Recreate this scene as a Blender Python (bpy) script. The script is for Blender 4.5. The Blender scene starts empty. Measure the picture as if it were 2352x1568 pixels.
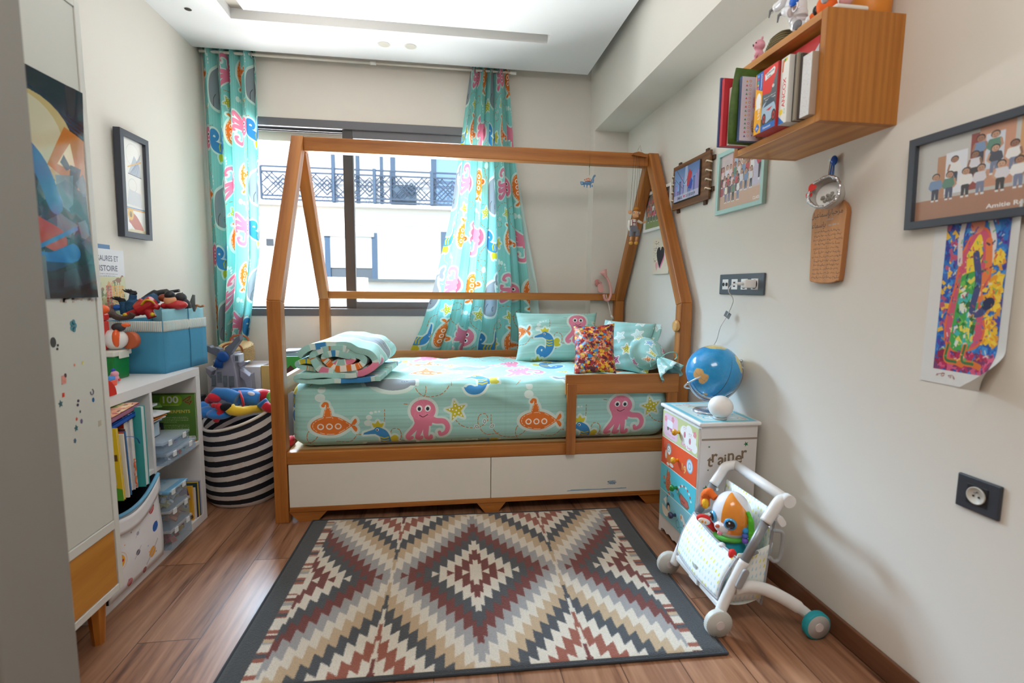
import bpy, bmesh, math, random
import numpy as np
from mathutils import Vector, Matrix, Euler
random.seed(7)
SC = bpy.context.scene
COL = SC.collection
PI = math.pi

# ---------------------------------------------------------------- camera, light, exposure
CAM_H = 1.122
F_PX = 1142.44
RT = Vector((0.99036978, -0.13808517, 0.01000921))
UP = Vector((0.00488166, 0.10708019, 0.9942384))
FW = Vector((0.13836137, 0.98461481, -0.10672307))
cam_d = bpy.data.cameras.new('camera')
cam_d.sensor_fit = 'HORIZONTAL'; cam_d.sensor_width = 36.0
cam_d.lens = F_PX / 2352 * 36.0
cam_d.clip_start = 0.03; cam_d.clip_end = 200
cam = bpy.data.objects.new('camera', cam_d); COL.objects.link(cam)
cam.matrix_world = Matrix(((RT.x, UP.x, -FW.x, 0), (RT.y, UP.y, -FW.y, 0), (RT.z, UP.z, -FW.z, CAM_H), (0, 0, 0, 1)))
cam_d.dof.use_dof = True; cam_d.dof.focus_distance = 2.6; cam_d.dof.aperture_fstop = 2.6
SC.camera = cam

SC.view_settings.view_transform = 'Standard'
SC.view_settings.look = 'None'
SC.view_settings.gamma = 1.0
SC.view_settings.use_curve_mapping = False
SC.cycles.transparent_max_bounces = 32
SC.view_settings.exposure = 0.46

world = bpy.data.worlds.new('sky'); SC.world = world; world.use_nodes = True
wn = world.node_tree.nodes; wl = world.node_tree.links
wn.clear()
w_out = wn.new('ShaderNodeOutputWorld'); w_bg = wn.new('ShaderNodeBackground'); w_sky = wn.new('ShaderNodeTexSky')
w_sky.sky_type = 'NISHITA'; w_sky.sun_disc = False
w_sky.sun_elevation = math.radians(48); w_sky.sun_rotation = math.radians(200)
w_bg.inputs['Strength'].default_value = 0.35
wl.new(w_sky.outputs['Color'], w_bg.inputs['Color']); wl.new(w_bg.outputs['Background'], w_out.inputs['Surface'])

def lamp(name, kind, loc, aim, energy, color=(1, 1, 1), size=1.0, size_y=None, angle=None):
    d = bpy.data.lights.new(name, kind); d.energy = energy; d.color = color
    if kind == 'AREA':
        d.size = size
        if size_y: d.shape = 'RECTANGLE'; d.size_y = size_y
    if kind == 'SUN' and angle: d.angle = angle
    o = bpy.data.objects.new(name, d); COL.objects.link(o); o.location = loc
    o.rotation_euler = (Vector(aim) - Vector(loc)).to_track_quat('-Z', 'Y').to_euler()
    return o
# sun high behind the house: lights the building across the street, never enters the room directly
lamp('sun', 'SUN', (0, -10, 14), (1.5, 4, 0), 4.8, (1.0, 0.97, 0.92), angle=math.radians(0.6))
# cool area lamp added outside, standing in for the open sky
lamp('sky_daylight', 'AREA', (-3.0, 6.2, 4.2), (0.9, 1.2, 0.5), 1900, (0.56, 0.78, 1.0), 4.0, 1.9)
# area lamps added below the sill brighten the ceiling, imitating bounced daylight
lamp('street_fill', 'AREA', (-2.2, 8.3, -1.0), (0.6, 1.0, 2.6), 1650, (1.0, 0.98, 0.96), 6.0, 3.0)
lamp('ledge_fill', 'AREA', (-0.4, 4.35, 0.3), (-0.1, 2.9, 2.6), 66, (1.0, 0.99, 0.97), 2.6, 0.9)
# fill lamp added overhead, out of view, to brighten the room
lamp('ceiling_lamp', 'AREA', (0.05, 0.15, 2.45), (0.0, 1.3, 0.3), 17, (1.0, 0.95, 0.89), 1.1, 0.7)

# ---------------------------------------------------------------- room constants (metres)
XL, XR, YB, YP, ZC = -1.488, 1.277, 3.532, 3.42, 2.554
XP, XB, ZB, YC = 0.977, 1.035, 2.194, 3.412
ZTOP = 2.66

def px(x, y, axis, val):
    """point where the line of sight through photo pixel (x, y) meets the plane axis = val"""
    d = FW + RT * ((x - 1176) / F_PX) - UP * ((y - 784) / F_PX)
    o = Vector((0, 0, CAM_H))
    return o + d * ((val - o[axis]) / d[axis])

# ---------------------------------------------------------------- mesh building
def lin(c):
    return tuple((v / 12.92 if v <= 0.04045 else ((v + 0.055) / 1.055) ** 2.4) for v in c)
def C8(r, g, b):
    return (r / 255, g / 255, b / 255)

class MB:
    def __init__(s): s.v = []; s.f = []; s.uv = []; s.mi = []; s.sm = []
    def add(s, verts, faces, uvs=None, mat=0, smooth=False, M=None):
        o = len(s.v)
        for p in verts:
            p = Vector(p)
            s.v.append(M @ p if M is not None else p)
        for k, f in enumerate(faces):
            s.f.append([i + o for i in f])
            s.uv.append(uvs[k] if uvs else [(0, 0)] * len(f))
            s.mi.append(mat[k] if isinstance(mat, (list, tuple)) else mat); s.sm.append(smooth)
        return s
    def box(s, a, b, M=None, mat=0, fm=None, taper=None):
        """axis aligned box from corner a to corner b; fm = {'-x': material index}; taper=(fx, fy) scales the top"""
        x0, y0, z0 = [min(a[i], b[i]) for i in range(3)]; x1, y1, z1 = [max(a[i], b[i]) for i in range(3)]
        V = [(x0, y0, z0), (x1, y0, z0), (x1, y1, z0), (x0, y1, z0), (x0, y0, z1), (x1, y0, z1), (x1, y1, z1), (x0, y1, z1)]
        if taper:
            cx, cy = (x0 + x1) / 2, (y0 + y1) / 2
            V = V[:4] + [(cx + (x - cx) * taper[0], cy + (y - cy) * taper[1], z) for x, y, z in V[4:]]
        F = {'-z': (3, 2, 1, 0), '+z': (4, 5, 6, 7), '-y': (0, 1, 5, 4), '+x': (1, 2, 6, 5), '+y': (2, 3, 7, 6), '-x': (3, 0, 4, 7)}
        ks = list(F)
        u = [[(0, 0), (1, 0), (1, 1), (0, 1)]] * 6
        return s.add(V, [F[k] for k in ks], u, [(fm or {}).get(k, mat) for k in ks], False, M)
    def tube(s, pts, r, n=10, mat=0, caps=True, M=None, flat=1.0, up=None, closed=False):
        P = [Vector(p) for p in pts]; m = len(P)
        R = list(r) if isinstance(r, (list, tuple)) else [r] * m
        T = []
        for i in range(m):
            if closed: t = P[(i + 1) % m] - P[i - 1]
            else: t = P[min(i + 1, m - 1)] - P[max(i - 1, 0)]
            T.append(t.normalized() if t.length > 1e-9 else Vector((0, 0, 1)))
        a = Vector(up) if up else Vector((0, 0, 1))
        if abs(a.dot(T[0])) > 0.95: a = Vector((1, 0, 0)) if abs(T[0].x) < .9 else Vector((0, 1, 0))
        N = (a - T[0] * a.dot(T[0])).normalized()
        V = []; 
        for i in range(m):
            if i: N = (N - T[i] * N.dot(T[i])).normalized()
            B = T[i].cross(N)
            for k in range(n):
                w = 2 * PI * k / n
                V.append(P[i] + (N * math.cos(w) * flat + B * math.sin(w)) * R[i])
        F = []; U = []
        mm = m if closed else m - 1
        for i in range(mm):
            for k in range(n):
                j = (i + 1) % m
                F.append((i * n + k, i * n + (k + 1) % n, j * n + (k + 1) % n, j * n + k))
                U.append([(k / n, i / mm), ((k + 1) / n, i / mm), ((k + 1) / n, (i + 1) / mm), (k / n, (i + 1) / mm)])
        s.add(V, F, U, mat, True, M)
        if caps and not closed:
            s.add(V[:n], [tuple(range(n))[::-1]], None, mat, False, M)
            s.add(V[-n:], [tuple(range(n))], None, mat, False, M)
        return s
    def lathe(s, prof, c=(0, 0, 0), n=24, mat=0, axis=(0, 0, 1), M=None, smooth=True):
        """prof = [(radius, height)] turned about axis through c"""
        A = Vector(axis).normalized(); q = Vector((0, 0, 1)).rotation_difference(A).to_matrix()
        V = []; F = []; U = []; m = len(prof)
        for (r, z) in prof:
            for k in range(n):
                w = 2 * PI * k / n
                V.append(Vector(c) + q @ Vector((r * math.cos(w), r * math.sin(w), z)))
        for i in range(m - 1):
            for k in range(n):
                F.append((i * n + k, i * n + (k + 1) % n, (i + 1) * n + (k + 1) % n, (i + 1) * n + k))
                U.append([(k / n, i / (m - 1)), ((k + 1) / n, i / (m - 1)), ((k + 1) / n, (i + 1) / (m - 1)), (k / n, (i + 1) / (m - 1))])
        s.add(V, F, U, mat, smooth, M)
        if prof[0][0] > 1e-6: s.add(V[:n], [tuple(range(n))[::-1]], None, mat, False, M)
        if prof[-1][0] > 1e-6: s.add(V[-n:], [tuple(range(n))], None, mat, False, M)
        return s
    def cyl(s, a, b, r, n=20, mat=0, r2=None, M=None):
        return s.lathe([(r, 0), (r if r2 is None else r2, (Vector(b) - Vector(a)).length)], a, n, mat, Vector(b) - Vector(a), M)
    def ell(s, c, rad, rot=(0, 0, 0), n=20, m=12, mat=0, M=None):
        if not isinstance(rad, (list, tuple)): rad = (rad,) * 3
        q = Euler(rot).to_matrix(); V = []; F = []; U = []
        for i in range(m + 1):
            t = PI * i / m
            for k in range(n + 1):
                w = 2 * PI * k / n
                V.append(Vector(c) + q @ Vector((rad[0] * math.sin(t) * math.cos(w), rad[1] * math.sin(t) * math.sin(w), -rad[2] * math.cos(t))))
        w_ = n + 1
        for i in range(m):
            for k in range(n):
                F.append((i * w_ + k, i * w_ + k + 1, (i + 1) * w_ + k + 1, (i + 1) * w_ + k))
                U.append([(k / n, i / m), ((k + 1) / n, i / m), ((k + 1) / n, (i + 1) / m), (k / n, (i + 1) / m)])
        return s.add(V, F, U, mat, True, M)
    def prism(s, poly, o, u, v, d, mat=0, M=None, smooth=False, uvbox=None):
        """polygon poly (2-D) drawn at o along unit vectors u, v, pushed through by vector d; front (at o) carries UV 0..1 of the bounding box"""
        o, u, v, d = Vector(o), Vector(u), Vector(v), Vector(d); n = len(poly)
        a = [o + u * p[0] + v * p[1] for p in poly]; b = [p + d for p in a]
        xs = [p[0] for p in poly]; ys = [p[1] for p in poly]
        x0, x1, y0, y1 = uvbox or (min(xs), max(xs), min(ys), max(ys))
        uvf = [((p[0] - x0) / (x1 - x0 + 1e-9), (p[1] - y0) / (y1 - y0 + 1e-9)) for p in poly]
        F = [tuple(range(n)), tuple(range(n, 2 * n))[::-1]]; U = [uvf, uvf[::-1]]
        s.add(a + b, F, U, mat if not isinstance(mat, tuple) else [mat[0], mat[1]], smooth, M)
        F = [(i, i + n, (i + 1) % n + n, (i + 1) % n) for i in range(n)]
        return s.add(a + b, F, [[(0, 0)] * 4] * n, mat if not isinstance(mat, tuple) else mat[1], False, M)
    def grid(s, fn, nu, nv, mat=0, uv=None, M=None, wrap=False, smooth=True):
        """surface fn(u, v), u and v in 0..1"""
        V = [fn(i / nu, j / nv) for j in range(nv + 1) for i in range(nu + 1)]; w = nu + 1
        uvf = uv or (lambda a, b: (a, b)); F = []; U = []
        for j in range(nv):
            for i in range(nu):
                F.append((j * w + i, j * w + i + 1, (j + 1) * w + i + 1, (j + 1) * w + i))
                U.append([uvf(i / nu, j / nv), uvf((i + 1) / nu, j / nv), uvf((i + 1) / nu, (j + 1) / nv), uvf(i / nu, (j + 1) / nv)])
        return s.add(V, F, U, mat, smooth, M)
    def build(s, name, mats, parent=None, bevel=0.0, seg=2, sub=0, solid=0.0, weld=True, fuse=0.0, smooth_it=0, offset=0.0, autosm=True):
        me = bpy.data.meshes.new(name)
        me.from_pydata([tuple(p) for p in s.v], [], s.f)
        if not isinstance(mats, (list, tuple)): mats = [mats]
        for m in mats: me.materials.append(m)
        uvl = me.uv_layers.new(name='UVMap')
        flat = [c for f in s.uv for p in f for c in p]
        uvl.data.foreach_set('uv', flat)
        me.polygons.foreach_set('material_index', s.mi)
        me.polygons.foreach_set('use_smooth', s.sm)
        if weld:
            bm = bmesh.new(); bm.from_mesh(me)
            bmesh.ops.remove_doubles(bm, verts=bm.verts, dist=1e-5)
            bmesh.ops.recalc_face_normals(bm, faces=bm.faces) if weld == 'normals' else None
            bm.to_mesh(me); bm.free()
        me.update()
        o = bpy.data.objects.new(name, me); COL.objects.link(o)
        if fuse:
            md = o.modifiers.new('union', 'REMESH'); md.mode = 'VOXEL'; md.voxel_size = fuse; md.use_smooth_shade = True
            md = o.modifiers.new('smooth', 'SMOOTH'); md.factor = 0.5; md.iterations = smooth_it or 4
        if solid:
            md = o.modifiers.new('thickness', 'SOLIDIFY'); md.thickness = solid; md.offset = offset
        if bevel:
            md = o.modifiers.new('bevel', 'BEVEL'); md.width = bevel; md.segments = seg; md.limit_method = 'ANGLE'; md.angle_limit = math.radians(40)
        if sub:
            md = o.modifiers.new('subdivision', 'SUBSURF'); md.levels = sub; md.render_levels = sub
        if parent is not None: adopt(o, parent)
        return o

def adopt(o, parent):
    o.parent = parent
    m = Matrix.Identity(4); q = parent
    chain = []
    while q is not None: chain.append(q); q = q.parent
    for q in reversed(chain): m = m @ q.matrix_parent_inverse @ q.matrix_basis
    o.matrix_parent_inverse = m.inverted()
    return o
def tag(o, label, cat, group=None):
    o['label'] = label; o['category'] = cat
    if group: o['group'] = group
    return o
def thing(name, label, cat, loc=(0, 0, 0), group=None):
    o = bpy.data.objects.new(name, None); COL.objects.link(o)
    o.location = loc; o.empty_display_size = 0.05
    return tag(o, label, cat, group)
def struct(o):
    o['kind'] = 'structure'; return o
def frame3(c, xdir, ydir):
    """matrix with columns xdir, ydir, xdir x ydir at c"""
    x = Vector(xdir).normalized(); z = x.cross(Vector(ydir)).normalized(); y = z.cross(x)
    return Matrix(((x.x, y.x, z.x, c[0]), (x.y, y.y, z.y, c[1]), (x.z, y.z, z.z, c[2]), (0, 0, 0, 1)))
def rotm(c, rx=0, ry=0, rz=0):
    return Matrix.Translation(Vector(c)) @ Euler((rx, ry, rz)).to_matrix().to_4x4()
def arc(c, r, a0, a1, n=12):
    return [(c[0] + r * math.cos(a0 + (a1 - a0) * i / n), c[1] + r * math.sin(a0 + (a1 - a0) * i / n)) for i in range(n + 1)]
def rrect(x0, y0, x1, y1, r, n=5):
    return arc((x1 - r, y1 - r), r, 0, PI / 2, n) + arc((x0 + r, y1 - r), r, PI / 2, PI, n) + arc((x0 + r, y0 + r), r, PI, 1.5 * PI, n) + arc((x1 - r, y0 + r), r, 1.5 * PI, 2 * PI, n)
def smoothcurve(pts, n=8):
    """Catmull-Rom through pts"""
    P = [Vector(p) for p in pts]; Q = [P[0] * 2 - P[1]] + P + [P[-1] * 2 - P[-2]]; out = []
    for i in range(1, len(Q) - 2):
        a, b, c, d = Q[i - 1], Q[i], Q[i + 1], Q[i + 2]
        for k in range(n):
            t = k / n
            out.append(0.5 * ((2 * b) + (c - a) * t + (2 * a - 5 * b + 4 * c - d) * t * t + (3 * b - a - 3 * c + d) * t ** 3))
    out.append(P[-1]); return out
# ---------------------------------------------------------------- materials
MATS = {}
def _new(name):
    m = bpy.data.materials.new(name); m.use_nodes = True
    nt = m.node_tree; b = nt.nodes['Principled BSDF']
    return m, nt, b
def mat(name, rgb, rough=0.5, metal=0.0, noise=0.04, scale=30.0, bump=0.0, bscale=200.0, alpha=1.0, trans=0.0, coat=0.0, sheen=0.0, sss=0.0):
    """plain surface of sRGB colour rgb (0-255) with a little procedural mottling"""
    if name in MATS: return MATS[name]
    m, nt, b = _new(name); c = lin(C8(*rgb))
    N, L = nt.nodes, nt.links
    tc = N.new('ShaderNodeTexCoord'); nz = N.new('ShaderNodeTexNoise'); nz.inputs['Scale'].default_value = scale; nz.inputs['Detail'].default_value = 3
    mx = N.new('ShaderNodeMix'); mx.data_type = 'RGBA'
    mx.inputs[6].default_value = tuple(max(0, v * (1 - noise)) for v in c) + (1,)
    mx.inputs[7].default_value = tuple(min(1, v * (1 + noise)) for v in c) + (1,)
    L.new(tc.outputs['Object'], nz.inputs['Vector']); L.new(nz.outputs['Fac'], mx.inputs[0]); L.new(mx.outputs[2], b.inputs['Base Color'])
    b.inputs['Roughness'].default_value = rough; b.inputs['Metallic'].default_value = metal
    if alpha < 1: b.inputs['Alpha'].default_value = alpha
    if trans: b.inputs['Transmission Weight'].default_value = trans
    if coat: b.inputs['Coat Weight'].default_value = coat
    if sheen: b.inputs['Sheen Weight'].default_value = sheen
    if bump:
        n2 = N.new('ShaderNodeTexNoise'); n2.inputs['Scale'].default_value = bscale; n2.inputs['Detail'].default_value = 2
        bp = N.new('ShaderNodeBump'); bp.inputs['Strength'].default_value = bump; bp.inputs['Distance'].default_value = 0.004
        L.new(tc.outputs['Object'], n2.inputs['Vector']); L.new(n2.outputs['Fac'], bp.inputs['Height']); L.new(bp.outputs['Normal'], b.inputs['Normal'])
    MATS[name] = m; return m
def wood(name, light, dark, axis='X', scale=1.0, rough=0.42, ring=1.0, turn=0.0):
    """oak-like grain running along the object axis"""
    if name in MATS: return MATS[name]
    m, nt, b = _new(name); N, L = nt.nodes, nt.links
    tc = N.new('ShaderNodeTexCoord'); mp = N.new('ShaderNodeMapping')
    st = {'X': (0.9, 16, 16), 'Y': (16, 0.9, 16), 'Z': (16, 16, 0.9)}[axis]
    mp.inputs['Scale'].default_value = tuple(v * scale for v in st)
    n1 = N.new('ShaderNodeTexNoise'); n1.inputs['Scale'].default_value = 2.0; n1.inputs['Detail'].default_value = 6; n1.inputs['Distortion'].default_value = 0.6
    n2 = N.new('ShaderNodeTexNoise'); n2.inputs['Scale'].default_value = 12.0; n2.inputs['Detail'].default_value = 3
    wv = N.new('ShaderNodeTexWave'); wv.wave_type = 'RINGS'; wv.rings_direction = axis; wv.inputs['Scale'].default_value = 0.55 * ring; wv.inputs['Distortion'].default_value = 5; wv.inputs['Detail'].default_value = 2
    add = N.new('ShaderNodeMath'); add.operation = 'MULTIPLY_ADD'; add.inputs[1].default_value = 0.35
    a2 = N.new('ShaderNodeMath'); a2.operation = 'MULTIPLY_ADD'; a2.inputs[1].default_value = 0.35
    r = N.new('ShaderNodeValToRGB'); r.color_ramp.elements[0].position = 0.28; r.color_ramp.elements[1].position = 0.78
    r.color_ramp.elements[0].color = lin(C8(*dark)) + (1,); r.color_ramp.elements[1].color = lin(C8(*light)) + (1,)
    pre = N.new('ShaderNodeMapping'); pre.inputs['Rotation'].default_value = (turn, 0, 0); L.new(tc.outputs['Object'], pre.inputs['Vector']); L.new(pre.outputs[0], mp.inputs['Vector'])
    for n in (n1, n2, wv): L.new(mp.outputs['Vector'], n.inputs['Vector'])
    L.new(wv.outputs['Fac'], add.inputs[0]); L.new(n1.outputs['Fac'], add.inputs[2])
    L.new(n2.outputs['Fac'], a2.inputs[0]); L.new(add.outputs[0], a2.inputs[2])
    s = N.new('ShaderNodeMath'); s.operation = 'MULTIPLY'; s.inputs[1].default_value = 0.62
    L.new(a2.outputs[0], s.inputs[0]); L.new(s.outputs[0], r.inputs['Fac']); L.new(r.outputs['Color'], b.inputs['Base Color'])
    bp = N.new('ShaderNodeBump'); bp.inputs['Strength'].default_value = 0.08; bp.inputs['Distance'].default_value = 0.003
    L.new(n2.outputs['Fac'], bp.inputs['Height']); L.new(bp.outputs['Normal'], b.inputs['Normal'])
    b.inputs['Roughness'].default_value = rough
    MATS[name] = m; return m
def imgmat(name, img, rough=0.6, translucent=0.0, bump=0.0, bscale=400, clip=False, coat=0.0, sheen=0.0, metal=0.0, rep=1.0):
    """printed surface: picture drawn by this script, laid on by UV"""
    m, nt, b = _new(name); N, L = nt.nodes, nt.links
    t = N.new('ShaderNodeTexImage'); t.image = img; t.interpolation = 'Linear'; t.extension = 'CLIP' if clip else 'REPEAT'
    if rep != 1.0:
        uv = N.new('ShaderNodeUVMap'); mp = N.new('ShaderNodeMapping'); mp.inputs['Scale'].default_value = (rep, rep, 1); L.new(uv.outputs[0], mp.inputs[0]); L.new(mp.outputs[0], t.inputs['Vector'])
    L.new(t.outputs['Color'], b.inputs['Base Color']); b.inputs['Roughness'].default_value = rough
    if coat: b.inputs['Coat Weight'].default_value = coat
    if sheen: b.inputs['Sheen Weight'].default_value = sheen
    b.inputs['Metallic'].default_value = metal
    if bump:
        tc = N.new('ShaderNodeTexCoord'); n2 = N.new('ShaderNodeTexNoise'); n2.inputs['Scale'].default_value = bscale
        bp = N.new('ShaderNodeBump'); bp.inputs['Strength'].default_value = bump; bp.inputs['Distance'].default_value = 0.004
        L.new(tc.outputs['Object'], n2.inputs['Vector']); L.new(n2.outputs['Fac'], bp.inputs['Height']); L.new(bp.outputs['Normal'], b.inputs['Normal'])
    if translucent:
        tr = N.new('ShaderNodeBsdfTranslucent'); mx = N.new('ShaderNodeMixShader'); mx.inputs[0].default_value = translucent
        L.new(t.outputs['Color'], tr.inputs['Color']); L.new(b.outputs[0], mx.inputs[1]); L.new(tr.outputs[0], mx.inputs[2])
        L.new(mx.outputs[0], N['Material Output'].inputs['Surface'])
    return m
def glassy(name, rgb=(235, 240, 242), amount=0.12, rough=0.03):
    """thin clear pane: mostly see-through with a glossy film"""
    if name in MATS: return MATS[name]
    m, nt, b = _new(name); N, L = nt.nodes, nt.links
    tr = N.new('ShaderNodeBsdfTransparent'); tr.inputs['Color'].default_value = lin(C8(*rgb)) + (1,)
    mx = N.new('ShaderNodeMixShader'); fr = N.new('ShaderNodeLayerWeight'); pw = N.new('ShaderNodeMath'); pw.operation = 'POWER'; pw.inputs[1].default_value = 4.0
    ad = N.new('ShaderNodeMath'); ad.operation = 'MULTIPLY_ADD'; ad.inputs[1].default_value = 0.5; ad.inputs[2].default_value = amount; ad.use_clamp = True
    gl = b; gl.inputs['Base Color'].default_value = lin(C8(*rgb)) + (1,); gl.inputs['Roughness'].default_value = rough
    L.new(fr.outputs['Facing'], pw.inputs[0]); L.new(pw.outputs[0], ad.inputs[0]); L.new(ad.outputs[0], mx.inputs[0]); L.new(tr.outputs[0], mx.inputs[1]); L.new(gl.outputs[0], mx.inputs[2])
    L.new(mx.outputs[0], N['Material Output'].inputs['Surface'])
    MATS[name] = m; return m

# ---------------------------------------------------------------- drawing canvas for prints, labels and pictures
_TXT = {}
def glyph_mesh(s, bold=False):
    k = (s, bold)
    if k in _TXT: return _TXT[k]
    cu = bpy.data.curves.new('text', 'FONT'); cu.body = s; cu.resolution_u = 3
    if bold: cu.offset = 0.02
    ob = bpy.data.objects.new('text', cu); COL.objects.link(ob)
    dg = bpy.context.evaluated_depsgraph_get(); me = ob.evaluated_get(dg).to_mesh()
    me.calc_loop_triangles()
    v = np.array([p.co[:2] for p in me.vertices], float).reshape(-1, 2); t = np.array([tuple(q.vertices) for q in me.loop_triangles], int).reshape(-1, 3)
    ob.evaluated_get(dg).to_mesh_clear(); bpy.data.objects.remove(ob); bpy.data.curves.remove(cu)
    if len(v):
        v[:, 0] -= v[:, 0].min()
    _TXT[k] = (v, t); return v, t

class Canvas:
    """w x h units drawn at res pixels per unit; y up; wrap = tile period"""
    def __init__(s, w, h, res, bg=(255, 255, 255), wrap=False):
        s.w, s.h, s.res = w, h, res; s.W, s.H = int(round(w * res)), int(round(h * res)); s.wrap = wrap
        s.a = np.empty((s.H, s.W, 3), np.float32); s.a[:] = C8(*bg)
        s.T = (0, 0, 1, 0, 1)
    def at(s, x=0, y=0, sc=1, rot=0, flip=1): s.T = (x, y, sc, rot, flip); return s
    def tf(s, P):
        x, y, sc, r, fl = s.T; P = np.asarray(P, float).reshape(-1, 2) * (sc * fl, sc); c, q = math.cos(r), math.sin(r)
        return np.stack((P[:, 0] * c - P[:, 1] * q + x, P[:, 0] * q + P[:, 1] * c + y), 1)
    def _reg(s, x0, y0, x1, y1):
        i0, i1 = max(0, int(x0 * s.res) - 1), min(s.W, int(x1 * s.res) + 2); j0, j1 = max(0, int(y0 * s.res) - 1), min(s.H, int(y1 * s.res) + 2)
        if i1 <= i0 or j1 <= j0: return None
        X, Y = np.meshgrid((np.arange(i0, i1) + .5) / s.res, (np.arange(j0, j1) + .5) / s.res)
        return i0, i1, j0, j1, X, Y
    def _offs(s): return [(a * s.w, b * s.h) for a in (-1, 0, 1) for b in (-1, 0, 1)] if s.wrap else [(0, 0)]
    def _put(s, reg, m, col, al):
        i0, i1, j0, j1 = reg[:4]; sub = s.a[j0:j1, i0:i1]; k = (m * al)[..., None].astype(np.float32)
        sub[:] = sub * (1 - k) + np.array(C8(*col), np.float32) * k
    def poly(s, P, col, al=1.0, raw=False):
        P0 = np.asarray(P, float) if raw else s.tf(P)
        for ox, oy in s._offs():
            Q = P0 + (ox, oy); reg = s._reg(*Q.min(0), *Q.max(0))
            if reg is None: continue
            X, Y = reg[4:]; m = np.zeros(X.shape, bool); n = len(Q)
            for i in range(n):
                (xa, ya), (xb, yb) = Q[i], Q[i - 1]
                if ya == yb: continue
                m ^= ((ya > Y) != (yb > Y)) & (X < (xb - xa) * (Y - ya) / (yb - ya) + xa)
            s._put(reg, m, col, al)
        return s
    def stroke(s, P, wd, col, al=1.0, dash=None, closed=False):
        Q = s.tf(P); wd = np.asarray(wd, float) * s.T[2]
        if closed: Q = np.vstack((Q, Q[:1]))
        W = np.broadcast_to(wd, (len(Q),)) / 2
        acc = np.concatenate(([0], np.cumsum(np.hypot(*np.diff(Q, axis=0).T))))
        for ox, oy in s._offs():
            R = Q + (ox, oy); mw = W.max(); reg = s._reg(*(R.min(0) - mw), *(R.max(0) + mw))
            if reg is None: continue
            i0, i1, j0, j1, X, Y = reg; m = np.zeros(X.shape, np.float32)
            for i in range(len(R) - 1):
                if dash and ((acc[i] + acc[i + 1]) / 2 % (dash[0] + dash[1])) > dash[0]: continue
                a, b = R[i], R[i + 1]; w = max(W[i], W[i + 1])
                x0, y0 = np.minimum(a, b) - w; x1, y1 = np.maximum(a, b) + w
                p0, p1 = max(0, int(x0 * s.res) - 1 - i0), int(x1 * s.res) + 2 - i0; q0, q1 = max(0, int(y0 * s.res) - 1 - j0), int(y1 * s.res) + 2 - j0
                if p1 <= 0 or q1 <= 0: continue
                xx, yy = X[q0:q1, p0:p1], Y[q0:q1, p0:p1]
                if not xx.size: continue
                d = b - a; L2 = d @ d + 1e-12; t = np.clip(((xx - a[0]) * d[0] + (yy - a[1]) * d[1]) / L2, 0, 1)
                dist = np.hypot(xx - a[0] - t * d[0], yy - a[1] - t * d[1]); ww = W[i] + (W[i + 1] - W[i]) * t
                mm = m[q0:q1, p0:p1]; np.maximum(mm, np.clip((ww - dist) * s.res + .5, 0, 1), out=mm)
            s._put(reg, m, col, al)
        return s
    def ell(s, cx, cy, rx, ry, col, al=1.0, rot=0):
        t = np.linspace(0, 2 * PI, 28, endpoint=False); c, q = math.cos(rot), math.sin(rot)
        x, y = rx * np.cos(t), ry * np.sin(t)
        return s.poly(np.stack((cx + x * c - y * q, cy + x * q + y * c), 1), col, al)
    def rect(s, x0, y0, x1, y1, col, al=1.0): return s.poly([(x0, y0), (x1, y0), (x1, y1), (x0, y1)], col, al)
    def text(s, t, x, y, size, col, align='l', rot=0, width=None, bold=True, al=1.0):
        v, tri = glyph_mesh(t, bold)
        if not len(v): return s
        w0 = v[:, 0].max(); k = size; kx = k if width is None else width / w0
        c, q = math.cos(rot), math.sin(rot); ox = {'l': 0, 'c': -w0 / 2, 'r': -w0}[align]
        X = (v[:, 0] + ox) * kx; Y = v[:, 1] * k
        P = s.tf(np.stack((x + X * c - Y * q, y + X * q + Y * c), 1))
        reg = s._reg(*P.min(0), *P.max(0))
        if reg is None: return s
        i0, i1, j0, j1, XX, YY = reg; m = np.zeros(XX.shape, bool)
        for a, b, d in tri:
            A, B, D = P[a], P[b], P[d]; lo = np.minimum(np.minimum(A, B), D); hi = np.maximum(np.maximum(A, B), D)
            p0, p1 = max(0, int(lo[0] * s.res) - i0 - 1), max(0, int(hi[0] * s.res) + 2 - i0); q0, q1 = max(0, int(lo[1] * s.res) - j0 - 1), max(0, int(hi[1] * s.res) + 2 - j0)
            xx, yy = XX[q0:q1, p0:p1], YY[q0:q1, p0:p1]
            if not xx.size: continue
            e = lambda U, V: (V[0] - U[0]) * (yy - U[1]) - (V[1] - U[1]) * (xx - U[0])
            e1, e2, e3 = e(A, B), e(B, D), e(D, A)
            m[q0:q1, p0:p1] |= ((e1 >= 0) & (e2 >= 0) & (e3 >= 0)) | ((e1 <= 0) & (e2 <= 0) & (e3 <= 0))
        s._put(reg, m.astype(np.float32), col, al); return s
    def scribble(s, x0, x1, y, h, col, al=1.0, seed=0):
        """a line of small writing too fine to read"""
        r = random.Random(seed); x = x0
        while x < x1:
            w = h * r.uniform(.5, 2.2); s.rect(x, y, min(x + w, x1), y + h * r.uniform(.35, .6), col, al); x += w + h * r.uniform(.3, .7)
        return s
    def image(s, name):
        im = bpy.data.images.new(name, s.W, s.H); o = np.ones((s.H, s.W, 4), np.float32); o[..., :3] = np.clip(s.a, 0, 1)
        im.pixels.foreach_set(o.ravel()); im.update(); im.pack(); return im
def spiral(c, r0, r1, a0, turns, n=40):
    return [(c[0] + (r0 + (r1 - r0) * i / n) * math.cos(a0 + turns * 2 * PI * i / n), c[1] + (r0 + (r1 - r0) * i / n) * math.sin(a0 + turns * 2 * PI * i / n)) for i in range(n + 1)]
def sm2(pts, n=6): return [(p.x, p.y) for p in smoothcurve([(a, b, 0) for a, b in pts], n)]
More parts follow.
